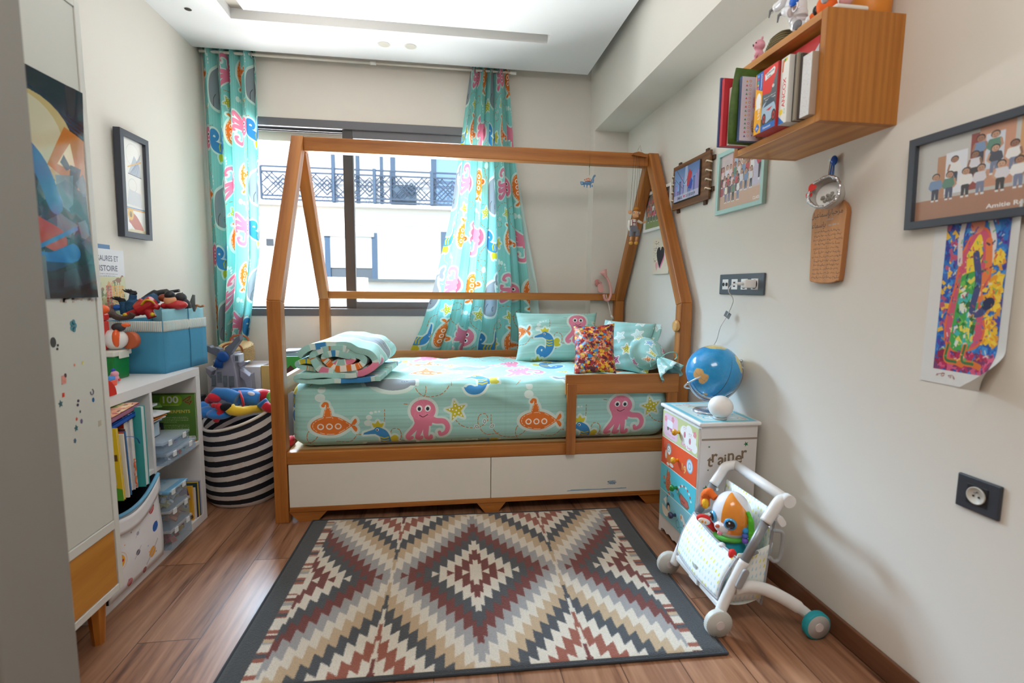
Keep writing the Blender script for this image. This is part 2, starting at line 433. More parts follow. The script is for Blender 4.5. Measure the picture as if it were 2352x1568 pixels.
# ---------------------------------------------------------------- printed fabrics
AQUA = (166, 216, 208); HALO = (214, 234, 226)
def sub_motif(c, x, y, sc=1, rot=0, fl=1):
    c.at(x, y, sc, rot, fl)
    t = np.linspace(0, 2 * PI, 48, endpoint=False); X = .095 * np.cos(t); k = np.where(X > 0, 1 - .72 * (X / .095) ** 2.2, 1); Y = .047 * np.sin(t) * k
    body = np.stack((X, Y), 1); tower = sm2([(-.045, .035), (-.036, .05), (-.03, .078), (-.015, .09), (-.002, .078), (.004, .05), (.014, .035)], 5)
    peri = sm2([(-.017, .085), (-.018, .105), (-.03, .108), (-.036, .098)], 5); ta = sm2([(.088, 0), (.1, .022), (.112, .034), (.118, .018), (.107, .002)], 4); tb = [(a, -b) for a, b in ta]
    for P, w in ((body, .03), (tower, .028), (ta, .026), (tb, .026)): c.stroke(P, w, HALO, closed=True).poly(P, HALO)
    c.stroke(peri, .034, HALO)
    O = (232, 122, 42)
    for P in (body, tower, ta, tb): c.poly(P, O)
    c.stroke(peri, .013, O).ell(-.036, .098, .009, .008, O)
    c.stroke(body * .9, .0028, (250, 225, 200), dash=(.008, .006), closed=True)
    c.stroke([(a * .8 - .003, b * .93 + .004) for a, b in tower], .0025, (250, 225, 200), dash=(.008, .006))
    for i in (-.05, -.01, .03): c.ell(i, -.004, .0155, .0155, (250, 240, 230)).ell(i, -.004, .0095, .0095, O)
def octo_motif(c, x, y, sc=1, rot=0, fl=1):
    c.at(x, y, sc, rot, fl); Pk = (232, 132, 160)
    t = np.linspace(0, 2 * PI, 40, endpoint=False); head = np.stack((.06 * np.cos(t), .053 * np.sin(t) + .045), 1)
    arms = [sm2([(-.02, .0), (-.035, -.035), (-.058, -.062), (-.075, -.085), (-.068, -.1), (-.055, -.092)], 6), sm2([(-.005, 0), (-.012, -.04), (-.025, -.075), (-.028, -.095), (-.015, -.1), (-.008, -.09)], 6),
            sm2([(.012, 0), (.014, -.04), (.012, -.075), (.02, -.098), (.035, -.098), (.037, -.085)], 6), sm2([(.03, .01), (.06, -.005), (.1, -.01), (.118, -.035), (.11, -.065), (.085, -.078), (.078, -.065)], 6)]
    c.stroke(head, .028, HALO, closed=True).poly(head, HALO)
    for a in arms: c.stroke(a, .045, HALO)
    skirt = [(-.05, .02), (.052, .02), (.04, -.03), (-.035, -.03)]
    c.poly(skirt, Pk).poly(head, Pk)
    for a in arms: c.stroke(a, np.linspace(.03, .017, len(a)), Pk)
    r = random.Random(3)
    for _ in range(34):
        a, b = r.uniform(-.045, .045), r.uniform(.0, .085); w = r.uniform(0, PI)
        c.stroke([(a, b), (a + .022 * math.cos(w), b + .022 * math.sin(w))], .0014, (244, 170, 190), .6)
    for i in (-.018, .022): c.ell(i, .055, .0145, .0155, (250, 250, 248)).ell(i, .053, .008, .009, (38, 44, 58))
    c.stroke(sm2([(-.017, .024), (0, .015), (.022, .026)], 6), .003, (70, 30, 45))
def whale_motif(c, x, y, sc=1, rot=0, fl=1):
    c.at(x, y, sc, rot, fl); G = (142, 152, 158)
    body = sm2([(-.10, .035), (-.085, .0), (-.05, -.04), (.02, -.06), (.095, -.05), (.125, -.01), (.12, .035), (.07, .062), (.02, .058), (-.03, .03), (-.075, .02)], 5)
    tail = sm2([(-.1, .028), (-.125, .03), (-.142, .05), (-.128, .06), (-.105, .05), (-.085, .062), (-.068, .056), (-.075, .032)], 4)
    for P in (body, tail): c.stroke(P, .03, HALO, closed=True).poly(P, HALO)
    c.poly(body, G).poly(tail, G)
    c.stroke(sm2([(.05, -.012), (.075, -.026), (.115, -.028)], 6), .0032, (60, 62, 70))
    c.stroke(sm2([(.065, .022), (.08, .016), (.095, .022)], 5), .0028, (60, 62, 70))
    for i in (.07, .08, .09): c.stroke([(i, .018), (i - .003, .028)], .002, (60, 62, 70))
    c.stroke(sm2([(-.04, .05), (-.035, .075), (-.05, .085)], 4), .004, HALO)
def horse_motif(c, x, y, sc=1, rot=0, fl=1):
    c.at(x, y, sc, rot, fl); B = (58, 140, 200); Yl = (206, 196, 48)
    spine = sm2([(.0, .075), (.028, .055), (.038, .015), (.03, -.03), (.005, -.062), (-.03, -.065), (-.045, -.04), (-.03, -.018), (-.008, -.026), (-.012, -.044)], 7)
    wd = np.concatenate((np.linspace(.046, .055, 18), np.linspace(.055, .012, len(spine) - 18)))
    wing = sm2([(.055, .03), (.085, .05), (.105, .035), (.1, .015), (.11, .0), (.08, -.012), (.058, .005)], 4); mane = sm2([(-.022, .095), (-.03, .12), (-.012, .118), (.0, .135), (.012, .118), (.03, .12), (.022, .095)], 4)
    snout = [(-.02, .085), (-.075, .066), (-.078, .056), (-.015, .058)]
    c.stroke(spine, wd + .022, HALO)
    for P in (wing, mane, snout): c.stroke(P, .022, HALO, closed=True)
    c.poly(mane, Yl).poly(wing, Yl).stroke(spine, wd, B).poly(snout, B)
    for i, q in enumerate((.03, .012, -.006)): c.stroke([(.012, q + .008), (.03, q), (.052, q + .006)], .008, Yl)
    c.ell(-.004, .082, .008, .008, (245, 248, 250)).ell(-.005, .081, .0045, .005, (30, 40, 60))
def star_motif(c, x, y, sc=1, rot=0, col=(200, 192, 44), dot=(246, 246, 236), halo=HALO):
    c.at(x, y, sc, rot)
    P = [((.052 if i % 2 == 0 else .023) * math.cos(PI / 2 + i * PI / 5), (.052 if i % 2 == 0 else .023) * math.sin(PI / 2 + i * PI / 5)) for i in range(10)]
    c.stroke(P, .022, halo, closed=True).poly(P, col)
    for a, b in ((0, 0), (.016, .008), (-.016, .008), (0, .022), (.01, -.015), (-.01, -.015), (.03, .012), (-.03, .012), (0, .037), (.019, -.028), (-.019, -.028)): c.ell(a, b, .0042, .0042, dot)
def bubbles(c, x, y, sc=1, rot=0):
    c.at(x, y, sc, rot)
    for a, b, r in ((0, 0, .024), (.006, .036, .018), (.02, .062, .011), (.045, .068, .009), (.066, .07, .007)): c.ell(a, b, r, r * .82, (222, 240, 234))
def curl(c, x, y, sc=1, rot=0, fl=1):
    c.at(x, y, sc, rot, fl)
    c.stroke(sm2([(-.11, -.03), (-.06, -.05), (-.015, -.02), (-.005, .02), (-.03, .035), (-.045, .01), (-.015, -.03), (.05, -.04), (.1, -.01), (.12, .04)], 8), .0032, (196, 120, 66), dash=(.014, .008))
def splash(c, x, y, sc=1):
    c.at(x, y, sc)
    for a, b, r in ((-.03, 0, 2.5), (0, .022, 1.6), (.03, 0, .7)):
        P = [(a + .02 * math.cos(r) * t + .006 * math.sin(PI * t) * math.sin(r) * k, b + .02 * math.sin(r) * t - .006 * math.sin(PI * t) * math.cos(r) * k) for k in (1, -1) for t in (np.linspace(0, 1, 6) if k == 1 else np.linspace(1, 0, 6))]
        c.stroke(P, .012, HALO, closed=True).stroke(P, .003, (130, 140, 146), closed=True)
def sea_fabric(name, base=AQUA, res=1150):
    c = Canvas(1.0, 1.0, res, base, wrap=True); r = np.random.RandomState(5)
    row = np.convolve(r.rand(c.H + 24), np.ones(9) / 9, 'same')[:c.H]; col = np.convolve(r.rand(c.W + 60), np.ones(40) / 40, 'same')[:c.W]
    c.a *= (1 + (row[:, None, None] - .5) * .16 + (col[None, :, None] - .5) * .08 + (r.rand(c.H, c.W, 1) - .5) * .03).astype(np.float32)
    for a in ((.30, .12, 1), (.62, .30, 1), (.86, .14, -1), (.10, .42, 1), (.45, .52, -1), (.80, .56, 1), (.25, .74, 1), (.62, .82, -1), (.92, .86, 1), (.05, .08, -1), (.5, .08, 1)): curl(c, a[0], a[1], 1.15, .3 * a[2], a[2])
    sub_motif(c, .17, .13); octo_motif(c, .60, .15); whale_motif(c, .42, .36, 1.12); horse_motif(c, .86, .36, 1.05)
    star_motif(c, .76, .19, 1.0, .2); bubbles(c, .12, .265); bubbles(c, .34, .14, .8); splash(c, .90, .10); horse_motif(c, .385, .03, .9, 0, 1)
    octo_motif(c, .12, .62, 1.0); sub_motif(c, .62, .60, 1.0); whale_motif(c, .86, .74, 1.1, 0, -1); star_motif(c, .36, .58, .9, .6)
    horse_motif(c, .34, .82, 1.05, 0, -1); sub_motif(c, .60, .90, .9, 0, -1); bubbles(c, .78, .58); bubbles(c, .48, .74, .9); octo_motif(c, .10, .88, .95, 0, -1); splash(c, .22, .48); star_motif(c, .74, .88, .8, 1.0)
    return c.image(name)
def curtain_fabric():
    c = Canvas(.60, .62, 1500, (138, 210, 205), wrap=True); r = np.random.RandomState(5)
    row = np.convolve(r.rand(c.H + 12), np.ones(6) / 6, 'same')[:c.H]; c.a *= (1 + (row[:, None, None] - .5) * .16).astype(np.float32)
    for a in ((.29, .18, 1), (.04, .22, 1), (.56, .2, -1), (.31, .43, -1), (.02, .42, 1), (.28, .60, 1)): curl(c, a[0], a[1], 1.0, .5 * a[2], a[2])
    sub_motif(c, .13, .09, .82); octo_motif(c, .43, .10, .9); whale_motif(c, .17, .31, .95); horse_motif(c, .45, .315, .95); octo_motif(c, .13, .52, .82, 0, -1); sub_motif(c, .43, .51, .8, 0, -1)
    star_motif(c, .29, .20, .75, .3); bubbles(c, .28, .05, .7); bubbles(c, .02, .2, .8); star_motif(c, .28, .5, .7, .8); bubbles(c, .56, .42, .7); splash(c, .31, .41, .8)
    return c.image('curtain print')
SEA_IMG = sea_fabric('sea print')
M_SHEET = imgmat('sea_print_cotton', SEA_IMG, 0.8, bump=0.12, bscale=900, sheen=0.15)
M_CURT = imgmat('sea_print_curtain', curtain_fabric(), 0.75, translucent=0.27)
def star_fabric(name):
    c = Canvas(.5, .5, 1100, (158, 211, 208), wrap=True); r = random.Random(11); P = []
    for k in range(400):
        x, y = r.random() * .5, r.random() * .5
        if all((min(abs(x - a), .5 - abs(x - a)) ** 2 + min(abs(y - b), .5 - abs(y - b)) ** 2) ** .5 > .082 for a, b in P): P.append((x, y))
    cols = [(190, 226, 224), (190, 226, 224), (235, 140, 60), (196, 230, 226), (205, 80, 140), (196, 230, 226), (206, 198, 60), (110, 175, 215)]
    for i, (x, y) in enumerate(P): star_motif(c, x, y, .62, r.random() * 2, cols[i % 8], (240, 248, 246), (232, 244, 242))
    return c.image(name)
M_STARF = imgmat('star_print_cotton', star_fabric('star print'), 0.8, bump=0.1, bscale=900, sheen=0.15, rep=2.0)
def confetti(name, w, h, res, cols, n, smin, smax, bg, seed=1):
    c = Canvas(w, h, res, bg); r = random.Random(seed)
    for _ in range(n):
        x, y = r.random() * w, r.random() * h; s_ = r.uniform(smin, smax); a = r.random() * PI
        c.at(x, y, s_, a).poly([(r.uniform(.4, 1) * math.cos(k * 2 * PI / 5), r.uniform(.4, .7) * math.sin(k * 2 * PI / 5)) for k in range(5)], r.choice(cols))
    c.at(); return c
M_SEQUIN = imgmat('sequin_print', confetti('sq', .3, .3, 1300, [(190, 30, 30), (230, 120, 30), (240, 190, 40), (40, 150, 210), (120, 20, 50), (225, 150, 130), (150, 120, 60), (200, 50, 40), (90, 20, 40), (235, 170, 120)], 1500, .007, .02, (170, 40, 36)).image('sequins'), 0.32, bump=0.5, bscale=260)

# ---------------------------------------------------------------- rug
RUG_L, RUG_W = 1.513, 1.026
def rug_img():
    res = 900; c = Canvas(RUG_L, RUG_W, res, (66, 67, 70)); X, Y = np.meshgrid((np.arange(c.W) + .5) / res - RUG_L / 2, (np.arange(c.H) + .5) / res - RUG_W / 2)
    rs = np.random.RandomState(2)
    Xj = X + (rs.rand(*X.shape) - .5) * .005; Yj = Y + (rs.rand(*X.shape) - .5) * .006
    cream, red, char, grey, tan, brown = (218, 207, 190), (112, 50, 42), (70, 72, 76), (158, 154, 152), (192, 164, 130), (150, 82, 62)
    seq = [cream, red, cream, char, red, grey, cream, tan, char, cream, brown, cream, red, cream]
    half = RUG_L / 2 - .108; P = half; wc = P / 22; Q = RUG_W / 2 - .012; hh = Q / 6.4
    u = np.abs(Xj); u = np.minimum(u, np.abs(2 * P - u)); um = np.where(u > P / 2, P - u, u); v = np.abs(Yj)
    # every strip steps half a band lower than the one before; its edge rises again within the strip
    ui = um / wc + .2; k = np.floor(ui); lev = v / hh + .5 * k - .28 * (ui - k) + .50
    lev = np.where(um < .0105, lev - .5, lev); lev = np.where((P / 2 - um) < .0105, lev + .5, lev)
    lev = np.where((v < .3 * hh) & (um < .0105), lev + .5, lev)
    idx = np.clip(np.floor(lev), 0, len(seq) - 1).astype(int)
    pal = np.array([C8(*q) for q in seq], np.float32); c.a[:] = pal[idx]
    # narrow mixed stripes and plain charcoal bands at both short ends
    ax = np.abs(Xj); st = (ax > half) & (ax < half + .034)
    pal2 = np.array([C8(*q) for q in (cream, brown, cream, tan, brown, cream, char, cream, red, cream, cream, brown, grey, cream)], np.float32)
    wob = rs.rand(c.H + 1); ii = (np.floor((Yj + 3 + .004 * np.sin(Yj * 300)) / .014).astype(int) * 5 % 14)
    c.a[st] = pal2[ii[st]]
    c.a[ax >= half + .034] = C8(64, 66, 68); c.a[np.abs(Y) > RUG_W / 2 - .012] = C8(64, 66, 68)
    c.a *= (1 + (rs.rand(c.H, c.W, 1) - .5) * .16).astype(np.float32)
    return c.image('kilim')
M_RUG = imgmat('rug_pile', rug_img(), 0.95, bump=0.9, bscale=330, sheen=0.2)

# ---------------------------------------------------------------- pictures
SKIN = [(196, 150, 120), (170, 120, 92), (210, 165, 135), (150, 105, 80)]
def class_photo(name, w, h, seed, bg, floor, panels, rows, caption, res=2600, tops=None):
    c = Canvas(w, h, res, bg); r = random.Random(seed)
    for x0, x1, y0, y1, col in panels: c.rect(x0 * w, y0 * h, x1 * w, y1 * h, col)
    c.rect(0, 0, w, .26 * h, floor)
    tops = tops or [(240, 240, 238), (225, 225, 232), (120, 150, 190), (60, 66, 84), (236, 206, 210), (200, 70, 80), (90, 140, 120), (246, 240, 225)]
    for (y, n, x0, x1, s, sit) in rows:
        for i in range(n):
            x = (x0 + (x1 - x0) * (i + .5) / n) * w + r.uniform(-.004, .004); b = y * h + r.uniform(-.01, .01) * h; sz = s * h
            sk = r.choice(SKIN); top = r.choice(tops); leg = r.choice([(50, 56, 76), (70, 80, 110), (40, 40, 44), (120, 130, 160)])
            c.at(x, b, sz)
            c.poly([(-.13, -.0), (.13, 0), (.12, -.55), (.03, -.55), (0, -.2), (-.03, -.55), (-.12, -.55)], leg)
            c.rect(-.13, -.62, -.03, -.54, (235, 235, 235)).rect(.03, -.62, .13, -.54, (235, 235, 235))
            c.poly([(-.17, .36), (.17, .36), (.22, .05), (.15, -.05), (-.15, -.05), (-.22, .05)], top)
            c.stroke([(-.17, .3), (-.22, .05), (-.14, -.06)], .07, sk if r.random() < .5 else top).stroke([(.17, .3), (.22, .05), (.14, -.06)], .07, sk if r.random() < .5 else top)
            c.ell(0, .53, .14, .16, (42, 30, 26)).ell(0, .5, .115, .135, sk).ell(-.04, .52, .015, .015, (30, 24, 24)).ell(.04, .52, .015, .015, (30, 24, 24)).stroke([(-.04, .44), (0, .42), (.04, .44)], .02, (150, 70, 66))
    c.at()
    if caption: c.text(caption, w * .97, h * .05, h * .07, (250, 250, 250), 'r')
    return imgmat(name, c.image(name), 0.35)
M_PIC_TEAL = class_photo('class_photo_teal_frame', .34, .24, 4, (214, 196, 196), (214, 176, 150), [(0, .1, .26, .8, (170, 60, 66)), (.1, .22, .3, .9, (206, 190, 190)), (.3, .46, .3, 1, (196, 120, 96)), (.34, .43, .4, .9, (170, 190, 214)), (.5, .7, .3, 1, (214, 170, 130)), (.72, 1, .3, 1, (206, 200, 220)), (.18, .3, .08, .2, (190, 60, 56)), (.52, .64, .1, .24, (226, 150, 50))],
    [(.74, 2, .5, .72, .34, 0), (.6, 8, .02, .8, .3, 0), (.44, 7, .05, .8, .29, 0), (.3, 4, .1, .5, .3, 1), (.66, 1, .86, 1.0, .5, 0)], 'CLASSE')
M_PIC_BLACK = class_photo('class_photo_black_frame', .25, .22, 9, (200, 200, 196), (176, 128, 100), [(.18, .25, .25, .78, (190, 140, 104)), (.25, .42, .3, .8, (232, 236, 244)), (.44, .5, .3, .95, (150, 60, 50)), (.5, .75, .3, 1, (206, 150, 120)), (.55, .68, .5, .9, (214, 222, 234)), (.78, 1, .35, 1, (210, 160, 110)), (.9, .92, .55, .95, (50, 50, 54))],
    [(.74, 2, .46, .66, .27, 0), (.58, 5, .24, .98, .26, 0), (.4, 7, .1, .98, .27, 0)], 'Amitie Rentree')
M_PIC_WHITE = class_photo('class_photo_white_frame', .35, .23, 21, (126, 110, 96), (120, 146, 70), [(0, 1, .26, .34, (96, 120, 70)), (.3, .5, .5, 1, (150, 130, 110))],
    [(.72, 6, .05, .95, .32, 0), (.54, 8, .02, .98, .3, 0), (.38, 7, .05, .95, .3, 0)], None, tops=[(200, 60, 50), (230, 120, 40), (240, 240, 236), (220, 80, 120), (210, 50, 60)])
def city_pic():
    c = Canvas(.275, .165, 2600, (120, 160, 220)); r = random.Random(6)
    c.a *= np.linspace(1.25, .8, c.H)[:, None, None].astype(np.float32); c.a = np.clip(c.a, 0, 1)
    for i in range(13):
        x = i * .022 - .005; h = r.uniform(.05, .125); col = r.choice([(70, 90, 150), (110, 90, 160), (150, 130, 190), (60, 70, 120)]); c.rect(x, .0, x + .019, h, col)
        for k in range(5): c.rect(x + .003 + k * .003, .03, x + .0045 + k * .003, h - .006, (190, 200, 230), .5)
    c.poly([(.11, .0), (.16, 0), (.15, .165), (.125, .165)], (225, 230, 245), .55)
    c.stroke([(.03, .16), (.12, .08), (.2, .13)], .004, (80, 90, 110)).stroke([(.01, .12), (.1, .06)], .003, (80, 90, 110))
    c.poly([(.15, .06), (.19, .07), (.2, .12), (.17, .145), (.15, .11)], (196, 40, 60)).poly([(.16, .05), (.2, .04), (.21, .08), (.19, .1)], (50, 80, 180))
    c.rect(0, 0, .275, .032, (206, 208, 226), .75)
    c.text('ISMAEL', .045, .009, .018, (40, 40, 90)).text('21/10/2019', .14, .009, .018, (40, 40, 90), width=.1)
    c.at(.122, .016, .009).poly(sm2([(0, -1), (-.9, .1), (-.7, .8), (0, .45), (.7, .8), (.9, .1), (0, -1)], 4), (220, 60, 100)); c.at()
    return imgmat('city_picture', c.image('city picture'), 0.2)
M_CITY = city_pic()
def heart_pic():
    c = Canvas(.24, .22, 1800, (232, 220, 200)); r = random.Random(2)
    H = sm2([(0, -1), (-.62, .0), (-.6, .62), (-.2, .78), (0, .5), (.2, .78), (.6, .62), (.62, 0), (0, -1)], 6)
    for _ in range(90): c.ell(r.uniform(.02, .1), r.uniform(.06, .2), *([r.uniform(.0006, .003)] * 2), r.choice([(130, 50, 60), (150, 40, 50), (90, 50, 60)]))
    for _ in range(40): c.ell(r.uniform(.02, .22), r.uniform(.02, .2), *([r.uniform(.0006, .002)] * 2), (160, 110, 100))
    c.at(.128, .088, .06).poly(H, (226, 120, 160)); c.at(.115, .105, .072).poly(H, (52, 50, 54)); c.at(.073, .05, .032).poly(H, (232, 172, 170)); c.at()
    return imgmat('heart_drawing', c.image('heart drawing'), 0.85)
M_HEART = heart_pic()
def painting():
    w, h = .2, .40; c = confetti('p', w, h, 1500, [(40, 120, 200), (30, 90, 180), (70, 150, 220), (90, 70, 170), (60, 60, 150)], 900, .006, .02, (50, 120, 200), 5); r = random.Random(8)
    def patch(x0, x1, y0, y1, cols, n):
        for _ in range(n): c.at(r.uniform(x0, x1), r.uniform(y0, y1), r.uniform(.005, .014), r.random() * 3).poly([(-1, -.6), (1, -.5), (.8, .6), (-.7, .5)], r.choice(cols))
    patch(.14, .19, .08, .3, [(245, 200, 40), (250, 215, 70), (235, 160, 40)], 150); patch(0, .2, 0, .05, [(190, 40, 90), (150, 30, 70), (220, 90, 130), (120, 60, 110)], 190); patch(0, .035, .1, .4, [(60, 110, 200), (190, 90, 120), (240, 190, 60)], 40)
    c.at(); coat = sm2([(.06, .3), (.1, .36), (.14, .34), (.15, .24), (.12, .2), (.15, .12), (.13, .07), (.05, .06), (.03, .12), (.05, .22)], 5)
    c.stroke(coat, .012, (232, 110, 60), closed=True); c.poly(coat, (214, 90, 120))
    c.poly(sm2([(.075, .3), (.11, .35), (.125, .3), (.11, .25), (.08, .25)], 5), (246, 214, 60)); c.poly(sm2([(.065, .25), (.12, .25), (.125, .14), (.11, .06), (.05, .065), (.055, .16)], 5), (70, 170, 80))
    patch(.06, .12, .07, .24, [(40, 130, 60), (110, 200, 90), (70, 190, 190), (240, 220, 90), (50, 110, 60), (230, 235, 220)], 75)
    c.at(); c.ell(.1, .375, .022, .024, (226, 140, 110)); c.stroke(sm2([(.06, .4), (.05, .34), (.055, .28)], 5), .016, (222, 214, 210)); c.stroke(sm2([(.135, .385), (.155, .33), (.15, .28)], 5), .014, (226, 222, 220))
    c.stroke(sm2([(.14, .33), (.145, .26), (.125, .22), (.13, .19)], 5), .02, (236, 130, 70)); c.stroke(sm2([(.105, .3), (.12, .23), (.11, .16), (.135, .155), (.155, .175)], 6), .02, (70, 80, 130)); c.ell(.157, .178, .02, .014, (40, 50, 90), rot=.5)
    for x in (.045, .1): c.stroke(sm2([(x, .07), (x - .005, .03), (x + .03, .025), (x + .05, .02)], 5), .016, (226, 120, 50)); c.stroke(sm2([(x, .07), (x - .005, .03), (x + .03, .025)], 5), .007, (60, 120, 70))
    for _ in range(230): c.at(r.uniform(.02, .18), r.uniform(.03, .39), r.uniform(.002, .005), r.random() * 3).poly([(-1.6, -.5), (1.4, -.4), (1.2, .5), (-1.3, .6)], r.choice([(240, 220, 120), (60, 120, 200), (210, 70, 90), (90, 180, 110), (236, 140, 60), (40, 50, 100), (236, 232, 226), (130, 70, 150)]), .75)
    c.at(); return imgmat('saxophone_painting', c.image('painting'), 0.6)
M_PAINT = painting()
def hero_poster():
    w, h = .5, .6; c = Canvas(w, h, 1100, (34, 38, 52)); r = random.Random(14)
    for i in range(10): c.stroke(sm2([(-.02, .6 - i * .012), (.2, .57 - i * .011), (.52, .5 - i * .012)], 5), .006, (30 + i * 4, 50 + i * 6, 80 + i * 8), .8)
    c.ell(.3, .42, .16, .12, (196, 176, 120)).ell(.27, .43, .14, .1, (206, 200, 170)); c.poly([(.34, .36), (.5, .3), (.5, .46), (.42, .48)], (196, 120, 50)); c.poly([(.38, .37), (.46, .36), (.44, .44)], (240, 220, 180))
    for _ in range(60): c.at(r.uniform(0, .5), r.uniform(.05, .4), r.uniform(.02, .06), r.random() * 3).poly([(-1, -.5), (.9, -.7), (.7, .6), (-.6, .5)], r.choice([(60, 78, 98), (84, 104, 124), (44, 56, 74), (110, 128, 142), (30, 40, 56)]), .85)
    c.at(); c.stroke(sm2([(.02, .46), (.16, .43), (.3, .36), (.36, .26)], 6), .06, (44, 108, 170)); c.stroke(sm2([(.04, .3), (.16, .26), (.24, .2), (.36, .16)], 6), .07, (190, 62, 52)); c.stroke(sm2([(.18, .16), (.3, .1), (.42, .13)], 6), .05, (40, 118, 190)); c.poly([(.04, .08), (.18, .12), (.2, .2), (.1, .18)], (200, 66, 50)); c.stroke(sm2([(.06, .06), (.24, .12), (.44, .2)], 6), .012, (60, 130, 190))
    c.rect(0, 0, .5, .1, (40, 44, 52), .6); c.stroke([(.1, .0), (.16, .1)], .02, (96, 110, 118)); c.stroke([(.3, 0), (.3, .11)], .014, (110, 124, 130))
    return imgmat('comic_poster', c.image('comic poster'), 0.12, bump=0.5, bscale=9, coat=.4)
M_HERO = hero_poster()
def left_drawing():
    c = Canvas(.17, .43, 1500, (238, 236, 228)); r = random.Random(4)
    c.stroke(spiral((.09, .36), .05, .05, 0, 1), .002, (200, 200, 190))
    for i in range(9): c.stroke([(.06 + i * .008, .27), (.1 + i * .006, .31 + i * .008)], .002, (60, 80, 120))
    c.poly([(.05, .27), (.15, .265), (.14, .32), (.1, .36)], (120, 140, 170), .5).stroke([(.05, .3), (.15, .34)], .006, (220, 170, 80)).stroke([(.05, .27), (.15, .265)], .003, (60, 60, 70))
    c.stroke(spiral((.08, .22), .03, .03, 0, 1), .002, (190, 190, 186)); c.poly([(.03, .13), (.15, .125), (.14, .19), (.05, .2)], (200, 205, 212), .7)
    c.rect(0, .105, .17, .112, (230, 170, 90)).rect(0, .113, .17, .118, (110, 150, 190))
    c.poly(sm2([(.05, .1), (.1, .08), (.15, .02), (.1, .01), (.04, .05)], 5), (196, 96, 62)).ell(.055, .085, .022, .028, (240, 190, 70)).ell(.055, .085, .01, .014, (150, 120, 60)).rect(0, 0, .17, .018, (226, 214, 170)).ell(.03, .03, .03, .018, (250, 250, 250))
    return imgmat('framed_drawing', c.image('framed drawing'), 0.25)
M_LDRAW = left_drawing()
# ---------------------------------------------------------------- room shell
M_WALL = mat('wall_paint', (229, 223, 213), 0.85, noise=0.015, scale=3, bump=0.05, bscale=60)
M_CEIL = mat('ceiling_paint', (240, 240, 240), 0.9, noise=0.01, scale=3)
M_ALU = mat('grey_aluminium', (106, 106, 110), 0.45, 0.2)
M_ALUD = mat('dark_aluminium', (66, 66, 70), 0.5, 0.2)
def floor_mat():
    m, nt, b = _new('laminate_planks'); N, L = nt.nodes, nt.links
    tc = N.new('ShaderNodeTexCoord'); rot = N.new('ShaderNodeMapping'); rot.inputs['Rotation'].default_value = (0, 0, PI / 2); rot.inputs['Location'].default_value = (0.35, 0.03, 0)
    br = N.new('ShaderNodeTexBrick'); br.offset = 0.37; br.inputs['Scale'].default_value = 1.0; br.inputs['Brick Width'].default_value = 1.25; br.inputs['Row Height'].default_value = 0.185
    br.inputs['Mortar Size'].default_value = 0.0016; br.inputs['Mortar Smooth'].default_value = 0.3; br.inputs['Color1'].default_value = (0, 0, 0, 1); br.inputs['Color2'].default_value = (1, 1, 1, 1); br.inputs['Mortar'].default_value = (.5, .5, .5, 1)
    mp = N.new('ShaderNodeMapping'); mp.inputs['Scale'].default_value = (13, 0.95, 1)
    n1 = N.new('ShaderNodeTexNoise'); n1.inputs['Scale'].default_value = 1.6; n1.inputs['Detail'].default_value = 7; n1.inputs['Distortion'].default_value = 1.1
    n2 = N.new('ShaderNodeTexNoise'); n2.inputs['Scale'].default_value = 9; n2.inputs['Detail'].default_value = 3
    of = N.new('ShaderNodeVectorMath'); of.operation = 'ADD'; sc = N.new('ShaderNodeVectorMath'); sc.operation = 'SCALE'; sc.inputs['Scale'].default_value = 7.0
    L.new(tc.outputs['Object'], rot.inputs['Vector']); L.new(rot.outputs['Vector'], br.inputs['Vector'])
    L.new(br.outputs['Color'], sc.inputs[0]); L.new(tc.outputs['Object'], of.inputs[0]); L.new(sc.outputs[0], of.inputs[1]); L.new(of.outputs[0], mp.inputs['Vector'])
    L.new(mp.outputs[0], n1.inputs['Vector']); L.new(mp.outputs[0], n2.inputs['Vector'])
    mt = N.new('ShaderNodeMath'); mt.operation = 'MULTIPLY_ADD'; mt.inputs[1].default_value = 0.3; L.new(n2.outputs['Fac'], mt.inputs[0]); L.new(n1.outputs['Fac'], mt.inputs[2])
    r = N.new('ShaderNodeValToRGB'); e = r.color_ramp.elements; e[0].position = .40; e[0].color = lin(C8(92, 60, 44)) + (1,); e[1].position = .86; e[1].color = lin(C8(176, 130, 100)) + (1,)
    k = e.new(.58); k.color = lin(C8(146, 101, 74)) + (1,)
    L.new(mt.outputs[0], r.inputs['Fac'])
    hv = N.new('ShaderNodeHueSaturation'); v = N.new('ShaderNodeMapRange'); v.inputs[3].default_value = .88; v.inputs[4].default_value = 1.1
    L.new(br.outputs['Color'], v.inputs[0]); L.new(v.outputs[0], hv.inputs['Value']); L.new(r.outputs['Color'], hv.inputs['Color'])
    mx = N.new('ShaderNodeMix'); mx.data_type = 'RGBA'; mx.inputs[7].default_value = lin(C8(70, 46, 34)) + (1,)
    L.new(br.outputs['Fac'], mx.inputs[0]); L.new(hv.outputs[0], mx.inputs[6]); L.new(mx.outputs[2], b.inputs['Base Color'])
    b.inputs['Roughness'].default_value = 0.34
    bp = N.new('ShaderNodeBump'); bp.inputs['Strength'].default_value = .12; bp.inputs['Distance'].default_value = .002; L.new(mt.outputs[0], bp.inputs['Height']); L.new(bp.outputs[0], b.inputs['Normal'])
    return m
struct(MB().box((XL - .2, -1.2, -.1), (XR + .2, YB + .2, 0)).build('floor', floor_mat()))
struct(MB().box((XL - .2, -1.2, ZTOP), (XR + .2, YB + .2, ZTOP + .12)).build('ceiling', M_CEIL))
struct(MB().box((XL - .15, -1.2, 0), (XL, YB, ZTOP)).build('wall_left', M_WALL))
struct(MB().box((XR, -1.2, 0), (XR + .15, YB, ZTOP)).build('wall_right', M_WALL))
